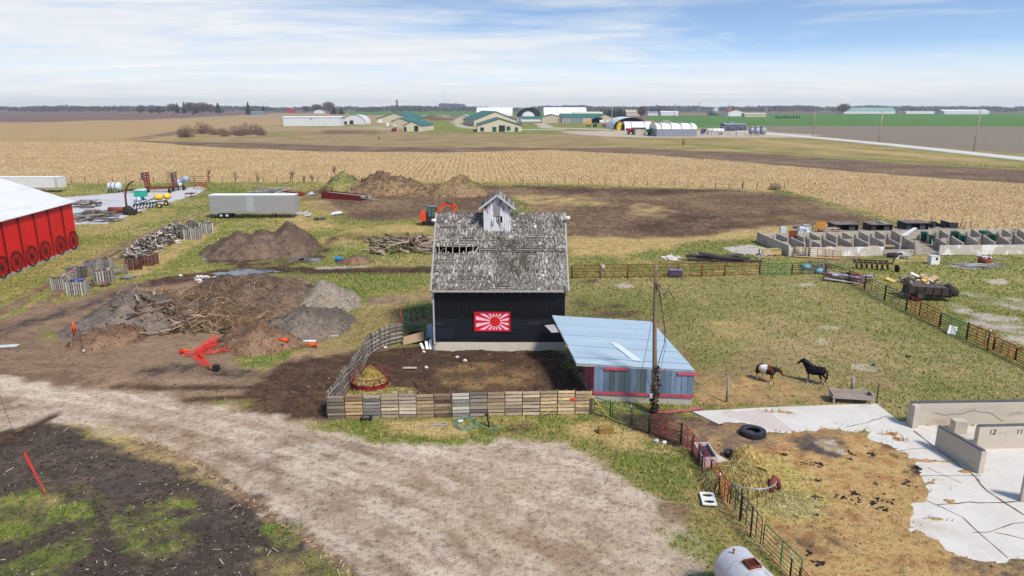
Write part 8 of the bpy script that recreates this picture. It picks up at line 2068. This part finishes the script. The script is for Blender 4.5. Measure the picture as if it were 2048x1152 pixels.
for u, v, lb_ in ((1614, 541, 'pale blue barrel lying on its side by the paddock corner, left one'), (1640, 549, 'pale blue barrel lying at the paddock corner post, right one')):
 c = G(u, v); t = thing('plastic_barrel', lb_, 'barrel', c); m = MB(); m.lathe([(.0, -.45), (.3, -.45), (.34, 0), (.3, .45), (.0, .45)], (c.x, c.y + .3, .34), 16, 'X', cap=False); m.build('drum', M('barrel_pale', (118, 168, 182), rough=.5, var=.12), t); m = MB(); m.lathe([(.29, .452), (.25, .46)], (c.x, c.y + .3, .34), 16, 'X'); m.build('mouth', DARKIN, t)
timber_heap('grey broken timber behind the paddock corner barrels', 1638, 538, 16, 4, 14, .5, [(140, 130, 118), (110, 98, 88)], (1, 3), 'broken timbers by the paddock corner', name='broken_timber', saz=.7)
c = G(1790, 515); m = MB(); m.path([(c.x - .9, c.y, .3), (c.x + .9, c.y + .3, .3)], .28, 10); tag(m.build('black_pipe', M('rubber', (52, 54, 62))), 'thick black pipe lying before the ruin gap', 'pipe')
timber_heap('white grey scrap beside the black pipe at the ruin gap', 1804, 514, 10, 4, 12, .4, [(206, 204, 202), (160, 156, 152)], (.6, 1.6), 'white scrap at the ruin gap', name='scrap_piece', cat='scrap', saz=1)
m = MB(); c = G(1990, 519); m.box((c.x - .6, c.y, .06), (3.4, .3, .06), rz=-.12); tag(m.build('long_board', GREYW), 'long pale board lying in the grass below the ruin wall', 'board')
# ------------------------------------------------------------------ the farm beyond the fields
BE = M('beige_steel', (206, 196, 172), var=.06, scale=.2, bump=0); GRF = M('green_steel_roof', (62, 110, 98), rough=.5, var=.08, scale=.1, bump=0)
WF = M('white_fabric', (238, 238, 238), rough=.5, var=.05, scale=.1, bump=0); WS = M('white_steel', (228, 230, 232), rough=.5, var=.08, scale=.2, bump=0, c2=(206, 210, 212), cov=.4, s2=.4, stretch=(4, 4, .2))
GS = M('grey_steel', (150, 158, 168), rough=.45, metal=.2, var=.12, scale=.3, bump=0); DO = M('dark_opening', (46, 44, 46), var=.2, bump=0); GD = M('green_door', (44, 92, 74), bump=0); RR = M('far_red', (176, 56, 52), bump=0)
def far(u0, u1, vb):
 c = G((u0 + u1) / 2, vb); k = MPP(c.y); return c, (u1 - u0) * k / 2
def gab(label, u0, u1, vb, ve, vr, dep, wm=BE, rm=GRF, front=True, ops=(), name='farm_shed', cat='shed', rz=0.0):
 c, hx = far(u0, u1, vb); ze, zr = ZA(ve, c.y), ZA(vr, c.y); t = thing(name, label, cat, c, rz); ov = hx * .03 + .2
 m = MB()
 if front:
  m.prism([(-hx, 0, 0), (hx, 0, 0), (hx, 0, ze), (0, 0, zr), (-hx, 0, ze)], (0, dep, 0)); m.build('wall', wm, t, world=False); m = MB(); sl_ = (zr - ze) / hx
  for s in (-1, 1): m.prism([(s * (hx + ov), -ov, ze - ov * sl_ + .05), (0, -ov, zr + .05), (0, dep + ov, zr + .05), (s * (hx + ov), dep + ov, ze - ov * sl_ + .05)], (0, 0, .35))
 else:
  zr = H - (H - zr) * (c.y + dep / 2) / c.y if zr < H else zr
  m.prism([(-hx, 0, 0), (-hx, dep, 0), (-hx, dep, ze), (-hx, dep / 2, zr), (-hx, 0, ze)], (2 * hx, 0, 0)); m.build('wall', wm, t, world=False); m = MB()
  for a, b in ((-.4, dep / 2), (dep + .4, dep / 2)): m.prism([(-hx - ov, a, ze), (hx + ov, a, ze), (hx + ov, b, zr), (-hx - ov, b, zr)], (0, 0, .35))
 m.build('roof', rm, t, world=False)
 k = MPP(c.y); um = (u0 + u1) / 2
 for (a, b, h0, h1, mt) in ops:
  m = MB(); m.bb((a - um) * k, (b - um) * k, -.25, .0, max(0, (vb - h0) * k), (vb - h1) * k); m.build('door' if h0 >= vb - .5 else 'window', mt, t, world=False)
 return t
def hoop(label, u0, u1, vb, vt, dep, front=True, mt=WF, ops=(), inner=False, base=0.0, ribs=0, name='hoop_barn'):
 c, hx = far(u0, u1, vb); zt_ = ZA(vt, c.y); t = thing(name, label, 'hoop barn', c); A2 = np.linspace(0, math.pi, 17)
 def arch(y, f=1.0): return [(hx * f * math.cos(a), y, base + (zt_ - base) * f * math.sin(a) ** .85) for a in A2]
 def archx(x, f=1.0): return [(x, dep / 2 - dep / 2 * f * math.cos(a), base + (zt_ - base) * f * math.sin(a) ** .85) for a in A2]
 m = MB()
 if front:
  m.loft([arch(0), arch(dep)], False, True, False); m.loft([arch(.0, .97), arch(dep, .97)], False, True, False); m.quad(*arch(dep if inner else .3, .97))
 else: m.loft([archx(-hx), archx(hx)], False, True, False); m.quad(*archx(-hx + .2, .97)); m.quad(*archx(hx - .2, .97))
 m.build('cover', mt, t, world=False)
 if base: m = MB(); m.bb(-hx, hx, -.3, dep, 0, base); m.build('base_wall', GS, t, world=False)
 for k in range(ribs):
  x = -hx + 2 * hx * (k + .5) / ribs; m = MB(); m.path([(x, p[1] - .25, p[2] + .2) for p in archx(0, 1.0)][:12], .22, 5); m.build('rib', M('rib_grey', (160, 164, 168), bump=0), t, world=False)
 k = MPP(c.y); um = (u0 + u1) / 2
 for (a, b, h0, h1, m_) in ops: m = MB(); m.bb((a - um) * k, (b - um) * k, -.3, .15, max(0, (vb - h0) * k), (vb - h1) * k); m.build('door', m_, t, world=False)
gab('long low white ribbed shed, leftmost of the far farm', 567, 682, 252, 235, 233, 14, WS, WS, False, ((621, 624, 240, 236, GS),))
hoop('white hoop barn with two dark doors beside the long white shed', 685, 731, 248.5, 229.5, 30, mt=WS, ops=((687, 694, 248.5, 243, DO), (700, 707, 248.5, 241, DO)))
gab('big beige barn with green roof, farthest of the left three', 752, 828, 247, 238, 225.5, 60, ops=((755, 763, 246, 239, WF), (784, 796, 247, 241, DO)), rz=-.15)
gab('beige barn with green roof, middle one of the left three', 781, 820, 253, 244, 236, 40, ops=((786, 792, 253, 248, WF), (772, 778, 252, 246, WF)), rz=-.15)
gab('beige barn with green roof and dark doorways, nearest of the left three', 806, 843, 263, 252, 243, 45, ops=((808, 813, 263, 254, DO), (829, 837, 262, 252, DO)), rz=-.1)
gab('small plain beige barn standing on the green lawn', 909, 948, 246, 237.5, 230, 30, rm=BE)
gab('large green roofed barn at the back of the middle pair', 948, 1034, 252, 240, 223, 90, rz=.18)
gab('large beige barn with green roof and green doors, nearest of the middle pair', 955, 1044, 263.5, 251, 237, 60, rz=.06, ops=((961, 968, 262, 255, DO), (985, 993, 263.5, 254, GD), (998, 1010, 263.5, 251, DO), (1013, 1021, 261, 253, GD), (1030, 1036, 263.5, 255, GD)))
hoop('big plain white fabric barn behind the green roofed barns', 953, 1025, 232, 214.5, 40, False)
hoop('open white arch of a fabric barn beside the big white one', 1033, 1082, 234, 215, 60, True, inner=True)
hoop('inner white fabric dome seen inside the open arch', 1044, 1070, 235, 222.5, 30, mt=WS)
hoop('wide white fabric barn with arched seams, right of the open arch', 1088, 1173, 234, 214.5, 45, False, ribs=3)
gab('long beige barn with green roof and grey curtain openings', 1122, 1204, 246, 235.5, 227.5, 30, front=False, ops=((1127, 1138, 245, 236, GS), (1140, 1166, 245, 236, GS), (1172, 1181, 246, 240, M('far_yellow', (222, 170, 60), bump=0))))
gab('beige gable end barn joined to the long green roofed barn', 1183, 1236, 246, 239, 228.5, 60, ops=((1199, 1207, 245, 240, WF), (1212, 1218, 245, 240, WF), (1225, 1228, 246, 240, DO)))
gab('beige blocky barn left of the long green roofed barn', 1084, 1124, 246, 234, 229, 25, ops=((1116, 1122, 246, 236, M('far_tan', (150, 136, 112), bump=0)),))
gab('flat grey shed attached behind the long green roofed barn', 1148, 1205, 240, 229, 224, 20, M('far_grey', (176, 172, 160), bump=0), BE, False, ((1158, 1180, 233, 229, DO),))
gab('low teal roofed shed left of the blocky beige barn', 1040, 1082, 243, 238, 233, 20, WS, GRF, False)
hoop('open white hoop barn with a yellow arch before it', 1226, 1298, 259, 235, 50, True, inner=True)
hoop('yellow arched hut in front of the open white hoop barn', 1234, 1248, 260.5, 243, 6, True, M('arch_yellow', (228, 200, 50), bump=0), ops=((1243, 1247, 260.5, 249, DO),))
hoop('smaller white fabric barn right of the yellow arch', 1250, 1304, 261, 243.5, 20, False, ribs=2)
hoop('white fabric barn with grey base wall and hoop seams near the road', 1313, 1393, 273, 247, 26, False, base=4.5, ribs=4)
gab('grey concrete silage bay between the red and green grain carts', 1271, 1291, 270, 257, 256, 12, CW, M('black_tyre_cover', (60, 66, 84), bump=0), False)
def cart(label, u, vb, w, mt):
 c = G(u, vb); t = thing('grain_cart', label, 'grain cart', c); k = w * MPP(c.y) / 2
 m = MB(); m.prism([(-k * .5, 0, 1.3), (k * .5, 0, 1.3), (k, 0, 2.6), (k, 0, 4.0), (-k, 0, 4.0), (-k, 0, 2.6)], (0, 3, 0)); m.build('hopper', mt, t, world=False)
 for x in (-k * .5, k * .5): m = MB(); m.lathe([(.3, -.3), (1.0, -.2), (1.0, .2), (.3, .3)], (x, .2, 1.0), 12, 'Y'); m.build('wheel', DO, t, world=False)
cart('red grain cart beside the concrete silage bay', 1262, 269, 19, M('cart_red', (150, 40, 52), bump=0)); cart('green grain cart beside the concrete silage bay', 1303, 271, 21, M('cart_green', (40, 128, 66), bump=0))
gab('dark steel building behind the feed bins', 1449, 1492, 262, 250, 247, 12, M('far_dark', (74, 78, 92), bump=0), GS, False)
for k, (u, vb, vt, w) in enumerate(((1502, 270, 252, 11), (1513, 271, 252, 11), (1525, 271, 252, 13), (1458, 254, 243, 7), (1464, 254, 243.5, 7), (1427, 231, 213, 19), (1035, 248, 236, 5), (1042, 248, 236, 5))):
 c, hx = far(u - w / 2, u + w / 2, vb); z = ZA(vt, c.y); lift = .25 * z if k < 3 else 0
 t = thing('feed_bin', 'grey steel bin, %s' % ('leftmost of the three by the road', 'middle of the three by the road', 'rightmost of the three by the road', 'left small one above the dark building', 'right small one above the dark building', 'big blue grey one at the far right farm', 'left thin one by the middle green barns', 'right thin one by the middle green barns')[k], 'bin', c)
 m = MB(); m.lathe([(hx * .3, lift * .4), (hx, lift + .2), (hx, z * .82)], n=18); m.build('bin_body', GS, t, world=False); m = MB(); m.lathe([(hx * 1.03, z * .82), (.3, z)], n=18); m.build('roof', GS, t, world=False)
 if lift:
  for s in (-1, 1): m = MB(); m.bar((s * hx * .8, 0, 0), (s * hx * .8, 0, lift * 2), .25, .25); m.build('leg', GS, t, world=False)
c = G(1430, 269); t = thing('tanker_truck', 'white tanker truck with a dark blue cab before the dark building', 'truck', c); k = MPP(c.y)
m = MB(); m.lathe([(.3, -17 * k), (1.3, -16 * k), (1.3, 17 * k), (.3, 18 * k)], (0, 0, 2.6), 16, 'X'); m.build('tank_body', WF, t, world=False)
m = MB(); m.bb(-27 * k, -20 * k, -1.2, 1.2, .9, 3.6); m.bb(-29 * k, -27 * k, -1.1, 1.1, .9, 2.2); m.build('cab', M('cab_blue', (46, 60, 110), rough=.4, bump=0), t, world=False)
for x in (-26, -16, 9, 13): m = MB(); m.lathe([(.2, -.2), (.55, -.15), (.55, .15), (.2, .2)], (x * k, -1.1, .55), 12, 'Y'); m.build('wheel', DO, t, world=False)
for k, u in enumerate((1420, 1438, 1456, 1474, 1488)):
 c, hx = far(u - 8, u + 8, 272); t = tag(MB().path([(c.x + 5 * math.cos(a), c.y, ZA(252, c.y) * math.sin(a) ** .6) for a in np.linspace(0, math.pi, 13)], .13, 5).build('bare_hoop', GS), 'bare steel hoop of the unfinished barn frame, %s from the left' % ORD[k], 'hoop', 'bare hoops of the unfinished barn')
for lb_, u0, u1, vb, ve, vr, d_, wm, rm, fr in (('long white shed with pale green roof at the far right', 1686, 1790, 227.5, 222, 215.5, 40, WS, M('pale_green_roof', (132, 172, 164), bump=0), 0), ('low white shed between the two long ones at the far right', 1812, 1874, 227.5, 223.5, 222.5, 20, WS, WS, 0), ('long white shed with white roof at the far right edge', 1888, 1978, 228.5, 223, 219.5, 40, WS, WF, 0), ('beige hip shed among the dark conifers', 1252, 1280, 232, 224, 220, 25, BE, BE, 0), ('small white house right of the bare tree', 1296, 1316, 231, 226, 223, 15, WS, GS, 0), ('low white sheds at the far lane', 1322, 1357, 231, 225, 222.5, 20, WS, WS, 0), ('long tan and green shed left of the big bin', 1358, 1416, 231, 224, 222.5, 18, M('far_tan', (150, 136, 112)), GRF, 0), ('white shed with a red gable at the far right farm', 1456, 1488, 232.5, 224, 219.5, 25, WS, RR, 1), ('low cream shed right of the red gabled one', 1489, 1532, 234, 228, 226, 18, BE, BE, 0), ('white farm house among trees, left horizon', 628, 648, 227, 222, 219, 12, WS, GS, 1), ('red barn on the left horizon', 574, 588, 226, 219, 215.5, 15, RR, GS, 1), ('blue grey shed beside the tall conifer', 497, 528, 230, 225, 223, 20, GS, GS, 0), ('white shed on the far left horizon', 118, 136, 219, 214.5, 213.8, 30, WS, WS, 0), ('pale house on the horizon right of the silo', 868, 876, 216, 213.5, 212.6, 20, WS, GS, 1), ('small white house on the far left horizon', 46, 60, 219, 216.5, 215.6, 20, WS, GS, 0), ('white house behind the field right of the wheat', 1578, 1590, 219, 216, 214.4, 30, WS, GS, 0)):
 gab(lb_, u0, u1, vb, ve, vr, d_, wm, rm, bool(fr), name='far_shed' if 'house' not in lb_ else 'far_house', cat='shed' if 'house' not in lb_ else 'house')
c, hx = far(792, 796.5, 217.5); t = thing('silo', 'tall dark brick silo standing on the horizon', 'silo', c); m = MB(); m.lathe([(hx, 0), (hx, ZA(199, c.y))], n=18); m.build('shaft', M('silo_brick', (112, 92, 84), bump=0), t, world=False); m = MB(); m.bb(-hx * 3, hx * 6, 5, 20, 0, 9); m.build('annex', M('annex_red', (118, 72, 66), bump=0), t, world=False)
c = G(889, 215.5); t = thing('wind_turbine', 'thin white wind turbine on the horizon', 'wind turbine', c); zt_ = ZA(184, c.y); m = MB(); m.lathe([(2.4, 0), (1.3, zt_)], n=12); m.build('tower', GS, t, world=False)
for a in (100, 220, 340): m = MB(); m.bar((0, -2, zt_), (math.cos(R(a)) * 24, -2, zt_ + math.sin(R(a)) * 24), 1.0, 1.6); m.build('blade', GS, t, world=False)
for u0, v, w, mt, lb_, nm in ((1215, 254, 20, RR, 'red skip standing before the white hoop barn', 'skip'), (788, 263, 9, RR, 'red bin by the nearest left barn', 'skip'), (1177, 253, 8, M('far_yellow', (222, 170, 60)), 'yellow loader parked on the far yard', 'loader'), (1190, 254, 7, M('cab_blue', (46, 60, 110)), 'dark blue tractor parked on the far yard', 'tractor')):
 c, hx = far(u0 - w / 2, u0 + w / 2, v); t = thing(nm, lb_, nm, c); m = MB(); m.prism([(-hx, 0, .6), (hx * .9, 0, .6), (hx, 0, 3), (hx * .1, 0, 3), (0, 0, 2.4), (-hx, 0, 2.4)], (0, 3, 0)); m.build('body', mt, t, world=False)
 for x in (-.6, .6): m = MB(); m.lathe([(.3, -.3), (.9, -.2), (.9, .2), (.3, .3)], (x * hx, -.2, .9), 10, 'Y'); m.build('wheel', DO, t, world=False)
heap('gravel_heap', 'grey gravel heap behind the far white fabric barns', 'sand', [(1331, 250, 30, 14, 239.5, 1)], 2.5, 31, cat='gravel heap', amp=.1)
heap('dirt_heap', 'long low brown spoil heap on the far lawn', 'burn', [(865, 240, 40, 30, 229, .8), (1000, 231, 5, 5, 230, 1)], 6, 32, amp=.6)
for k, (u, vb, vt) in enumerate(((1247, 236, 205), (1348, 242, 206), (1397, 247, 204), (1457, 248, 206), (1530, 255, 214), (1223, 262, 208), (1625, 271, 222), (1757, 284.5, 220), (1947, 301, 217))):
 c = G(u, vb); z = ZA(vt, c.y); t = thing('power_pole', 'pale power pole, %s by the far farm' % ('first', 'second', 'third', 'fourth', 'fifth', 'nearest the yellow arch', 'farthest of three beside the right lane', 'middle of three beside the right lane', 'nearest of three beside the right lane')[k], 'power pole', c, 0, 'power poles of the far road')
 m = MB(); m.tube((0, 0, 0), (.3 if k > 5 else 0, 0, z), .16 + .0002 * c.y, 8); m.build('shaft', M('pole_pale', (168, 158, 144), bump=0), t, world=False)
 if k > 5:
  for zz in (.95, .72): m = MB(); m.bar((-.9, 0, z * zz), (1.3, 0, z * zz), .14, .14); m.build('crossarm', M('pole_pale', (168, 158, 144)), t, world=False)
# ------------------------------------------------------------------ trees, shrubs, far woods
def crown_mesh(name, n, kind, tones, seed):
 g = np.random.default_rng(seed); P = np.zeros((n, 3, 3))
 if kind == 'conifer':
  z = g.random(n) ** 1.4; r_ = (1 - z) * .36 * (.55 + .45 * np.sin(z * 40) ** 2) * np.sqrt(g.random(n)); s = .05; z = .08 + .92 * z
 elif kind == 'round':
  q = g.normal(0, 1, (n, 3)); q /= np.linalg.norm(q, axis=1)[:, None]; q *= (g.random(n) ** .4)[:, None]; lump = .75 + .45 * vnoise(q[:, 0] * 2.5 + 9, q[:, 1] * 2.5 + q[:, 2] * 2.5, seed); r_ = np.hypot(q[:, 0], q[:, 1]) * .45 * lump; z = .56 + q[:, 2] * .42 * lump; s = .05
 else:
  q = g.normal(0, 1, (n, 3)); q /= np.linalg.norm(q, axis=1)[:, None]; q *= (g.random(n) ** .5)[:, None]; r_ = np.hypot(q[:, 0], q[:, 1]) * .6; z = np.abs(q[:, 2]) * .9; s = .06
 a = g.random(n) * 6.28; c = np.stack([r_ * np.cos(a), r_ * np.sin(a), z], 1)
 d = g.normal(0, 1, (n, 3)); d /= np.linalg.norm(d, axis=1)[:, None]
 if kind != 'conifer': d[:, 2] = np.abs(d[:, 2]) + .3; d[:, :2] += c[:, :2] * 2; L_ = s * 2.6; w = s * .22
 else: d[:, 2] -= .5; L_ = s * 1.2; w = s * .6
 e = np.cross(d, g.normal(0, 1, (n, 3))); e /= np.linalg.norm(e, axis=1)[:, None] + 1e-9
 P[:, 0] = c - e * w; P[:, 1] = c + e * w; P[:, 2] = c + d * L_
 t = np.array([S(q)[:3] for q in tones])[g.integers(0, len(tones), n)] * (.6 + .8 * g.random((n, 1)))
 o = tri_cloud(name, P, [(0, 1, 2)], t, LEAFM, ''); del o['kind']; return o
PROTO = {}
def sapling(label, u, vb, vt, seed, y=None):
 c = G(u, vb); h = ZA(vt, c.y); t = thing('bare_tree', label, 'tree', c); r_ = random.Random(seed); m = MB(); tk = MB(); k_ = .0005 * c.y
 tk.path([(0, 0, -.1), (r_.gauss(0, .1), 0, h * .4), (r_.gauss(0, .2), 0, h * .75)], [k_ * .8, k_ * .55, k_ * .3], 5)
 for j in range(26):
  a, z = r_.uniform(0, 6.28), h * r_.uniform(.12, .7); L_ = h * r_.uniform(.2, .45); d = Vector((math.cos(a), math.sin(a), r_.uniform(.5, 1.4))).normalized(); b = Vector((0, 0, z)); e = b + d * L_
  m.path([b, b + d * L_ * .5 + Vector((r_.gauss(0, .1), 0, 0)), e], [k_ * .4, k_ * .3, k_ * .18], 4)
  for q in range(3): f = b.lerp(e, r_.uniform(.3, .9)); m.path([f, f + Vector((r_.gauss(0, .4), r_.gauss(0, .3), r_.uniform(.3, .8))) * L_ * .4], [k_ * .22, k_ * .12], 4)
 tk.build('trunk', TRM, t, world=False); m.build('crown', TRM, t, world=False); return t
TRM = M('twig_brown', (134, 114, 100), bump=0)
def tree(kind, label, u, vb, vt, wf=1.0, grp=None, y=None):
 c = G(u, vb); h = ZA(vt, c.y); nm = {'conifer': 'conifer', 'round': 'bare_tree', 'shrub': 'shrub'}[kind]
 t = thing(nm, label, 'tree' if kind != 'shrub' else 'shrub', c, rng.uniform(0, 6), grp)
 if kind not in PROTO:
  o = crown_mesh('crown', {'conifer': 900, 'round': 1500, 'shrub': 700}[kind], kind, {'conifer': ((52, 68, 60), (40, 54, 52), (66, 78, 62)), 'round': ((122, 106, 100), (100, 88, 86), (140, 122, 112)), 'shrub': ((132, 108, 94), (112, 92, 84), (150, 128, 108))}[kind], 5)
  m = MB()
  if kind == 'round':
   m.path([(0, 0, 0), (.01, 0, .3), (0, 0, .55)], [.025, .018, .008], 6); r_ = random.Random(2)
   for k in range(9): a = k * .7; z = .25 + .03 * k; m.path([(0, 0, z), (.12 * math.cos(a), .12 * math.sin(a), z + .16), (.24 * math.cos(a), .24 * math.sin(a), z + .34)], [.010, .006, .002], 4)
  else: m.path([(0, 0, 0), (0, 0, .5)], [.02, .008], 5)
  tr = m.build('trunk', M('trunk_grey', (104, 92, 86), bump=0), None, world=False); PROTO[kind] = (o, tr)
  o.parent = t; tr.parent = t
 else:
  o, tr = [q.copy() for q in PROTO[kind]]
  for q in (o, tr): COL.objects.link(q); q.parent = t
 for q in (o, tr): q.scale = (h * wf, h * wf, h)
 return t
gl = 'trees of the left horizon farmsteads'
for lb_, k, u, vb, vt, wf in (('tall narrow conifer standing alone on the left horizon', 'conifer', 497, 230, 204, .9), ('short conifer right of the tall lone one', 'conifer', 527, 229, 211, 1), ('round dark conifer at the right end of the left clump', 'conifer', 437, 226.5, 206, 1.6), ('dark conifer inside the left clump, tallest', 'conifer', 369, 227, 203, .8), ('dark conifer inside the left clump, second', 'conifer', 356, 227, 206, .9), ('dark conifer inside the left clump, third', 'conifer', 393, 227, 206, .9), ('low dark conifer in front of the left clump', 'conifer', 387, 229, 222, 1.3), ('broad dark evergreen before the white farm house, left half', 'conifer', 668, 229, 214, 2.0), ('broad dark evergreen before the white farm house, right half', 'conifer', 683, 229, 215.5, 2.0), ('tall pale bare tree behind the white farm house', 'round', 658, 226, 203, 1.2), ('bare tree at the left of the white farm house', 'round', 634, 226, 208, 1.4), ('bare tree beside the red horizon barn', 'round', 612, 226, 212, 1.2), ('bare tree standing alone left of the clump', 'round', 282, 228, 210, 1.1), ('broad low bare tree at the left of the clump', 'round', 318, 228, 212, 1.8), ('bare tree at the left end of the clump', 'round', 303, 228, 214, 1.2), ('purplish bare tree in the clump, leftmost', 'round', 346, 227, 207, 1.2), ('purplish bare tree in the clump, middle', 'round', 382, 227, 204, 1.2), ('purplish bare tree in the clump, rightmost', 'round', 405, 227, 204.5, 1.4), ('bare tree between clump and round conifer', 'round', 421, 227, 208, 1.1), ('bare tree by the beige hip shed', 'round', 1283, 236, 213, .9), ('broad bare tree left of the pale green roof', 'round', 1686, 228, 207, 1.3), ('bare tree at the field edge far right', 'round', 1547, 222, 212, 2.0)):
 tree(k, lb_, u, vb, vt, wf, gl)
for k in range(10): tree('conifer', 'dark conifer in the windbreak beside the far beige barns', 1201 + k * 5.2, 234 + rng.random(), 217.5 + rng.uniform(-1, 2), 1.3, 'windbreak conifers')
for k in range(6): tree('conifer', 'dark conifer in the short row behind the far white house', 1300 + k * 4, 230, 217 + rng.uniform(-1, 3), 1.2, 'conifers behind the white house')
for k in range(9): tree('conifer', 'small dark conifer in the row behind the cream shed', 1552 + k * 5.8, 236.5, 231 + rng.uniform(-.5, .5), 1.5, 'young conifers of the right farm')
for k in range(10): tree('round', 'dark bare tree in the grove on the horizon behind the turbine', 884 + k * 4.6, 217.5, 206 + rng.uniform(-1, 2.5), 1.4, 'grove behind the turbine')
sh = [(374, 275, 247, 1.0), (366, 274, 252, .9), (403, 268, 242, 1.0), (418, 267, 246, .9), (445, 268, 253, 1.2), (470, 270, 249, 1.0), (492, 270, 243, 1.0), (512, 269, 245, 1.0), (524, 271, 252, .9), (450, 273, 259, 1.3), (430, 270, 254, 1.2), (480, 272, 258, 1.3)]
for k, (u, vb, vt, wf) in enumerate(sh): tree('shrub', 'brown twiggy shrub in the thicket amid the stubble, %s counted' % ORD[k], u, vb, vt, wf, 'shrubs of the field thicket')
for k, (u, vb, vt, wf, kd, lb_) in enumerate(((472, 364, 340, .7, 'round', 'thin bare tree on the field fence, left of the trailer end'), (585, 364, 333, .9, 'round', 'bare tree on the field fence above the trailer end'), (516, 365, 346, .8, 'round', 'small bare tree on the field fence above the trailer'), (608, 365, 347, .7, 'round', 'small bare tree right of the trailer on the fence'), (624, 366, 346, .9, 'round', 'bare tree near the grassy brown heap'), (418, 361, 338, .4, 'round', 'thin bare sapling on the field fence'), (668, 345, 330, .5, 'round', 'dead bush on top of the grassy heap'), (1485, 377, 362, 1.2, 'shrub', 'bare shrub at the dark field edge'), (1549, 380, 364, 1.3, 'shrub', 'brown root shrub at the dark field corner'), (1366, 292, 276, .9, 'shrub', 'lone shrub on the green verge before the fabric barn'), (758, 279, 272, .6, 'shrub', 'tiny dark shrub in the dry field'))):
 t = sapling(lb_, u, vb, vt, k) if kd == 'round' or u in (1485, 1366) else tree(kd, lb_, u, vb, vt, wf)
 if '668' == str(u): t.location = G(672, 388) + Vector((0, 0, 4.0))
for k in range(58):                         # posts of the field fence
 u = 6 + k * 27.4; vb = 366 - u * .004 if u < 1000 else 363 + (u - 1000) * .031
 q = G(u, vb); m = MB(); h = rng.uniform(1.2, 1.7); m.tube(q, q + Vector((rng.gauss(0, .06), 0, h)), .07, 5); tag(m.build('fence_post', M('post_old', (96, 86, 78))), 'thin grey post of the wire fence along the stubble field', 'post', 'posts of the field fence')
gq = [G(370, 365), G(421, 365)]; panel(gq[0], gq[1], 1.5, RUSTP, 'rusty gate in the field fence behind the machinery pad', None, rails=4, ups=(.33, .66), r=.05, name='pipe_gate', cat='gate')
# the woods on the horizon: thousands of trunks and twigs nobody could count
g = np.random.default_rng(3); n = 62000
x = g.uniform(-1.1, 1.1, n); yy = g.uniform(2300, 4300, n); X = x * yy
dens = fbm(x * 26 + yy * .0004, yy * .0011, 77, 5, .62); k_ = dens > .44; X, yy, dens = X[k_], yy[k_], dens[k_]; n = X.size
hmax = (9 + 24 * np.clip(dens - .42, 0, .4)) * (yy / 3000); z = g.random(n) ** .7 * hmax; s = .0011 * yy * (.5 + g.random(n))
P = np.zeros((n, 3, 3)); a = g.random(n) * 6.28
P[:, 0] = np.stack([X - s, yy, z], 1); P[:, 1] = np.stack([X + s, yy + np.sin(a) * s, z], 1); P[:, 2] = np.stack([X + np.cos(a) * s * .6, yy, z + s * 1.3], 1)
t_ = np.array([S(q)[:3] for q in ((96, 94, 92), (72, 78, 76), (118, 110, 102), (62, 70, 64))])[g.integers(0, 4, n)]
tri_cloud('far_woods', P, [(0, 1, 2)], t_, LEAFM)
# the air
m = MB(); m.bb(-9000, 9000, -60, 6200, -2.2, 75); hz = m.build('haze', bpy.data.materials.new('haze_air')); hz['kind'] = 'stuff'
hm = hz.data.materials[0]; hm.use_nodes = True; N2 = hm.node_tree.nodes; N2.remove(N2['Principled BSDF']); pv = N2.new('ShaderNodeVolumePrincipled')
pv.inputs['Color'].default_value = (.80, .88, 1, 1); pv.inputs['Density'].default_value = .0001; pv.inputs['Anisotropy'].default_value = .2
hm.node_tree.links.new(pv.outputs[0], N2['Material Output'].inputs['Volume'])
print('objects', len(COL.objects))
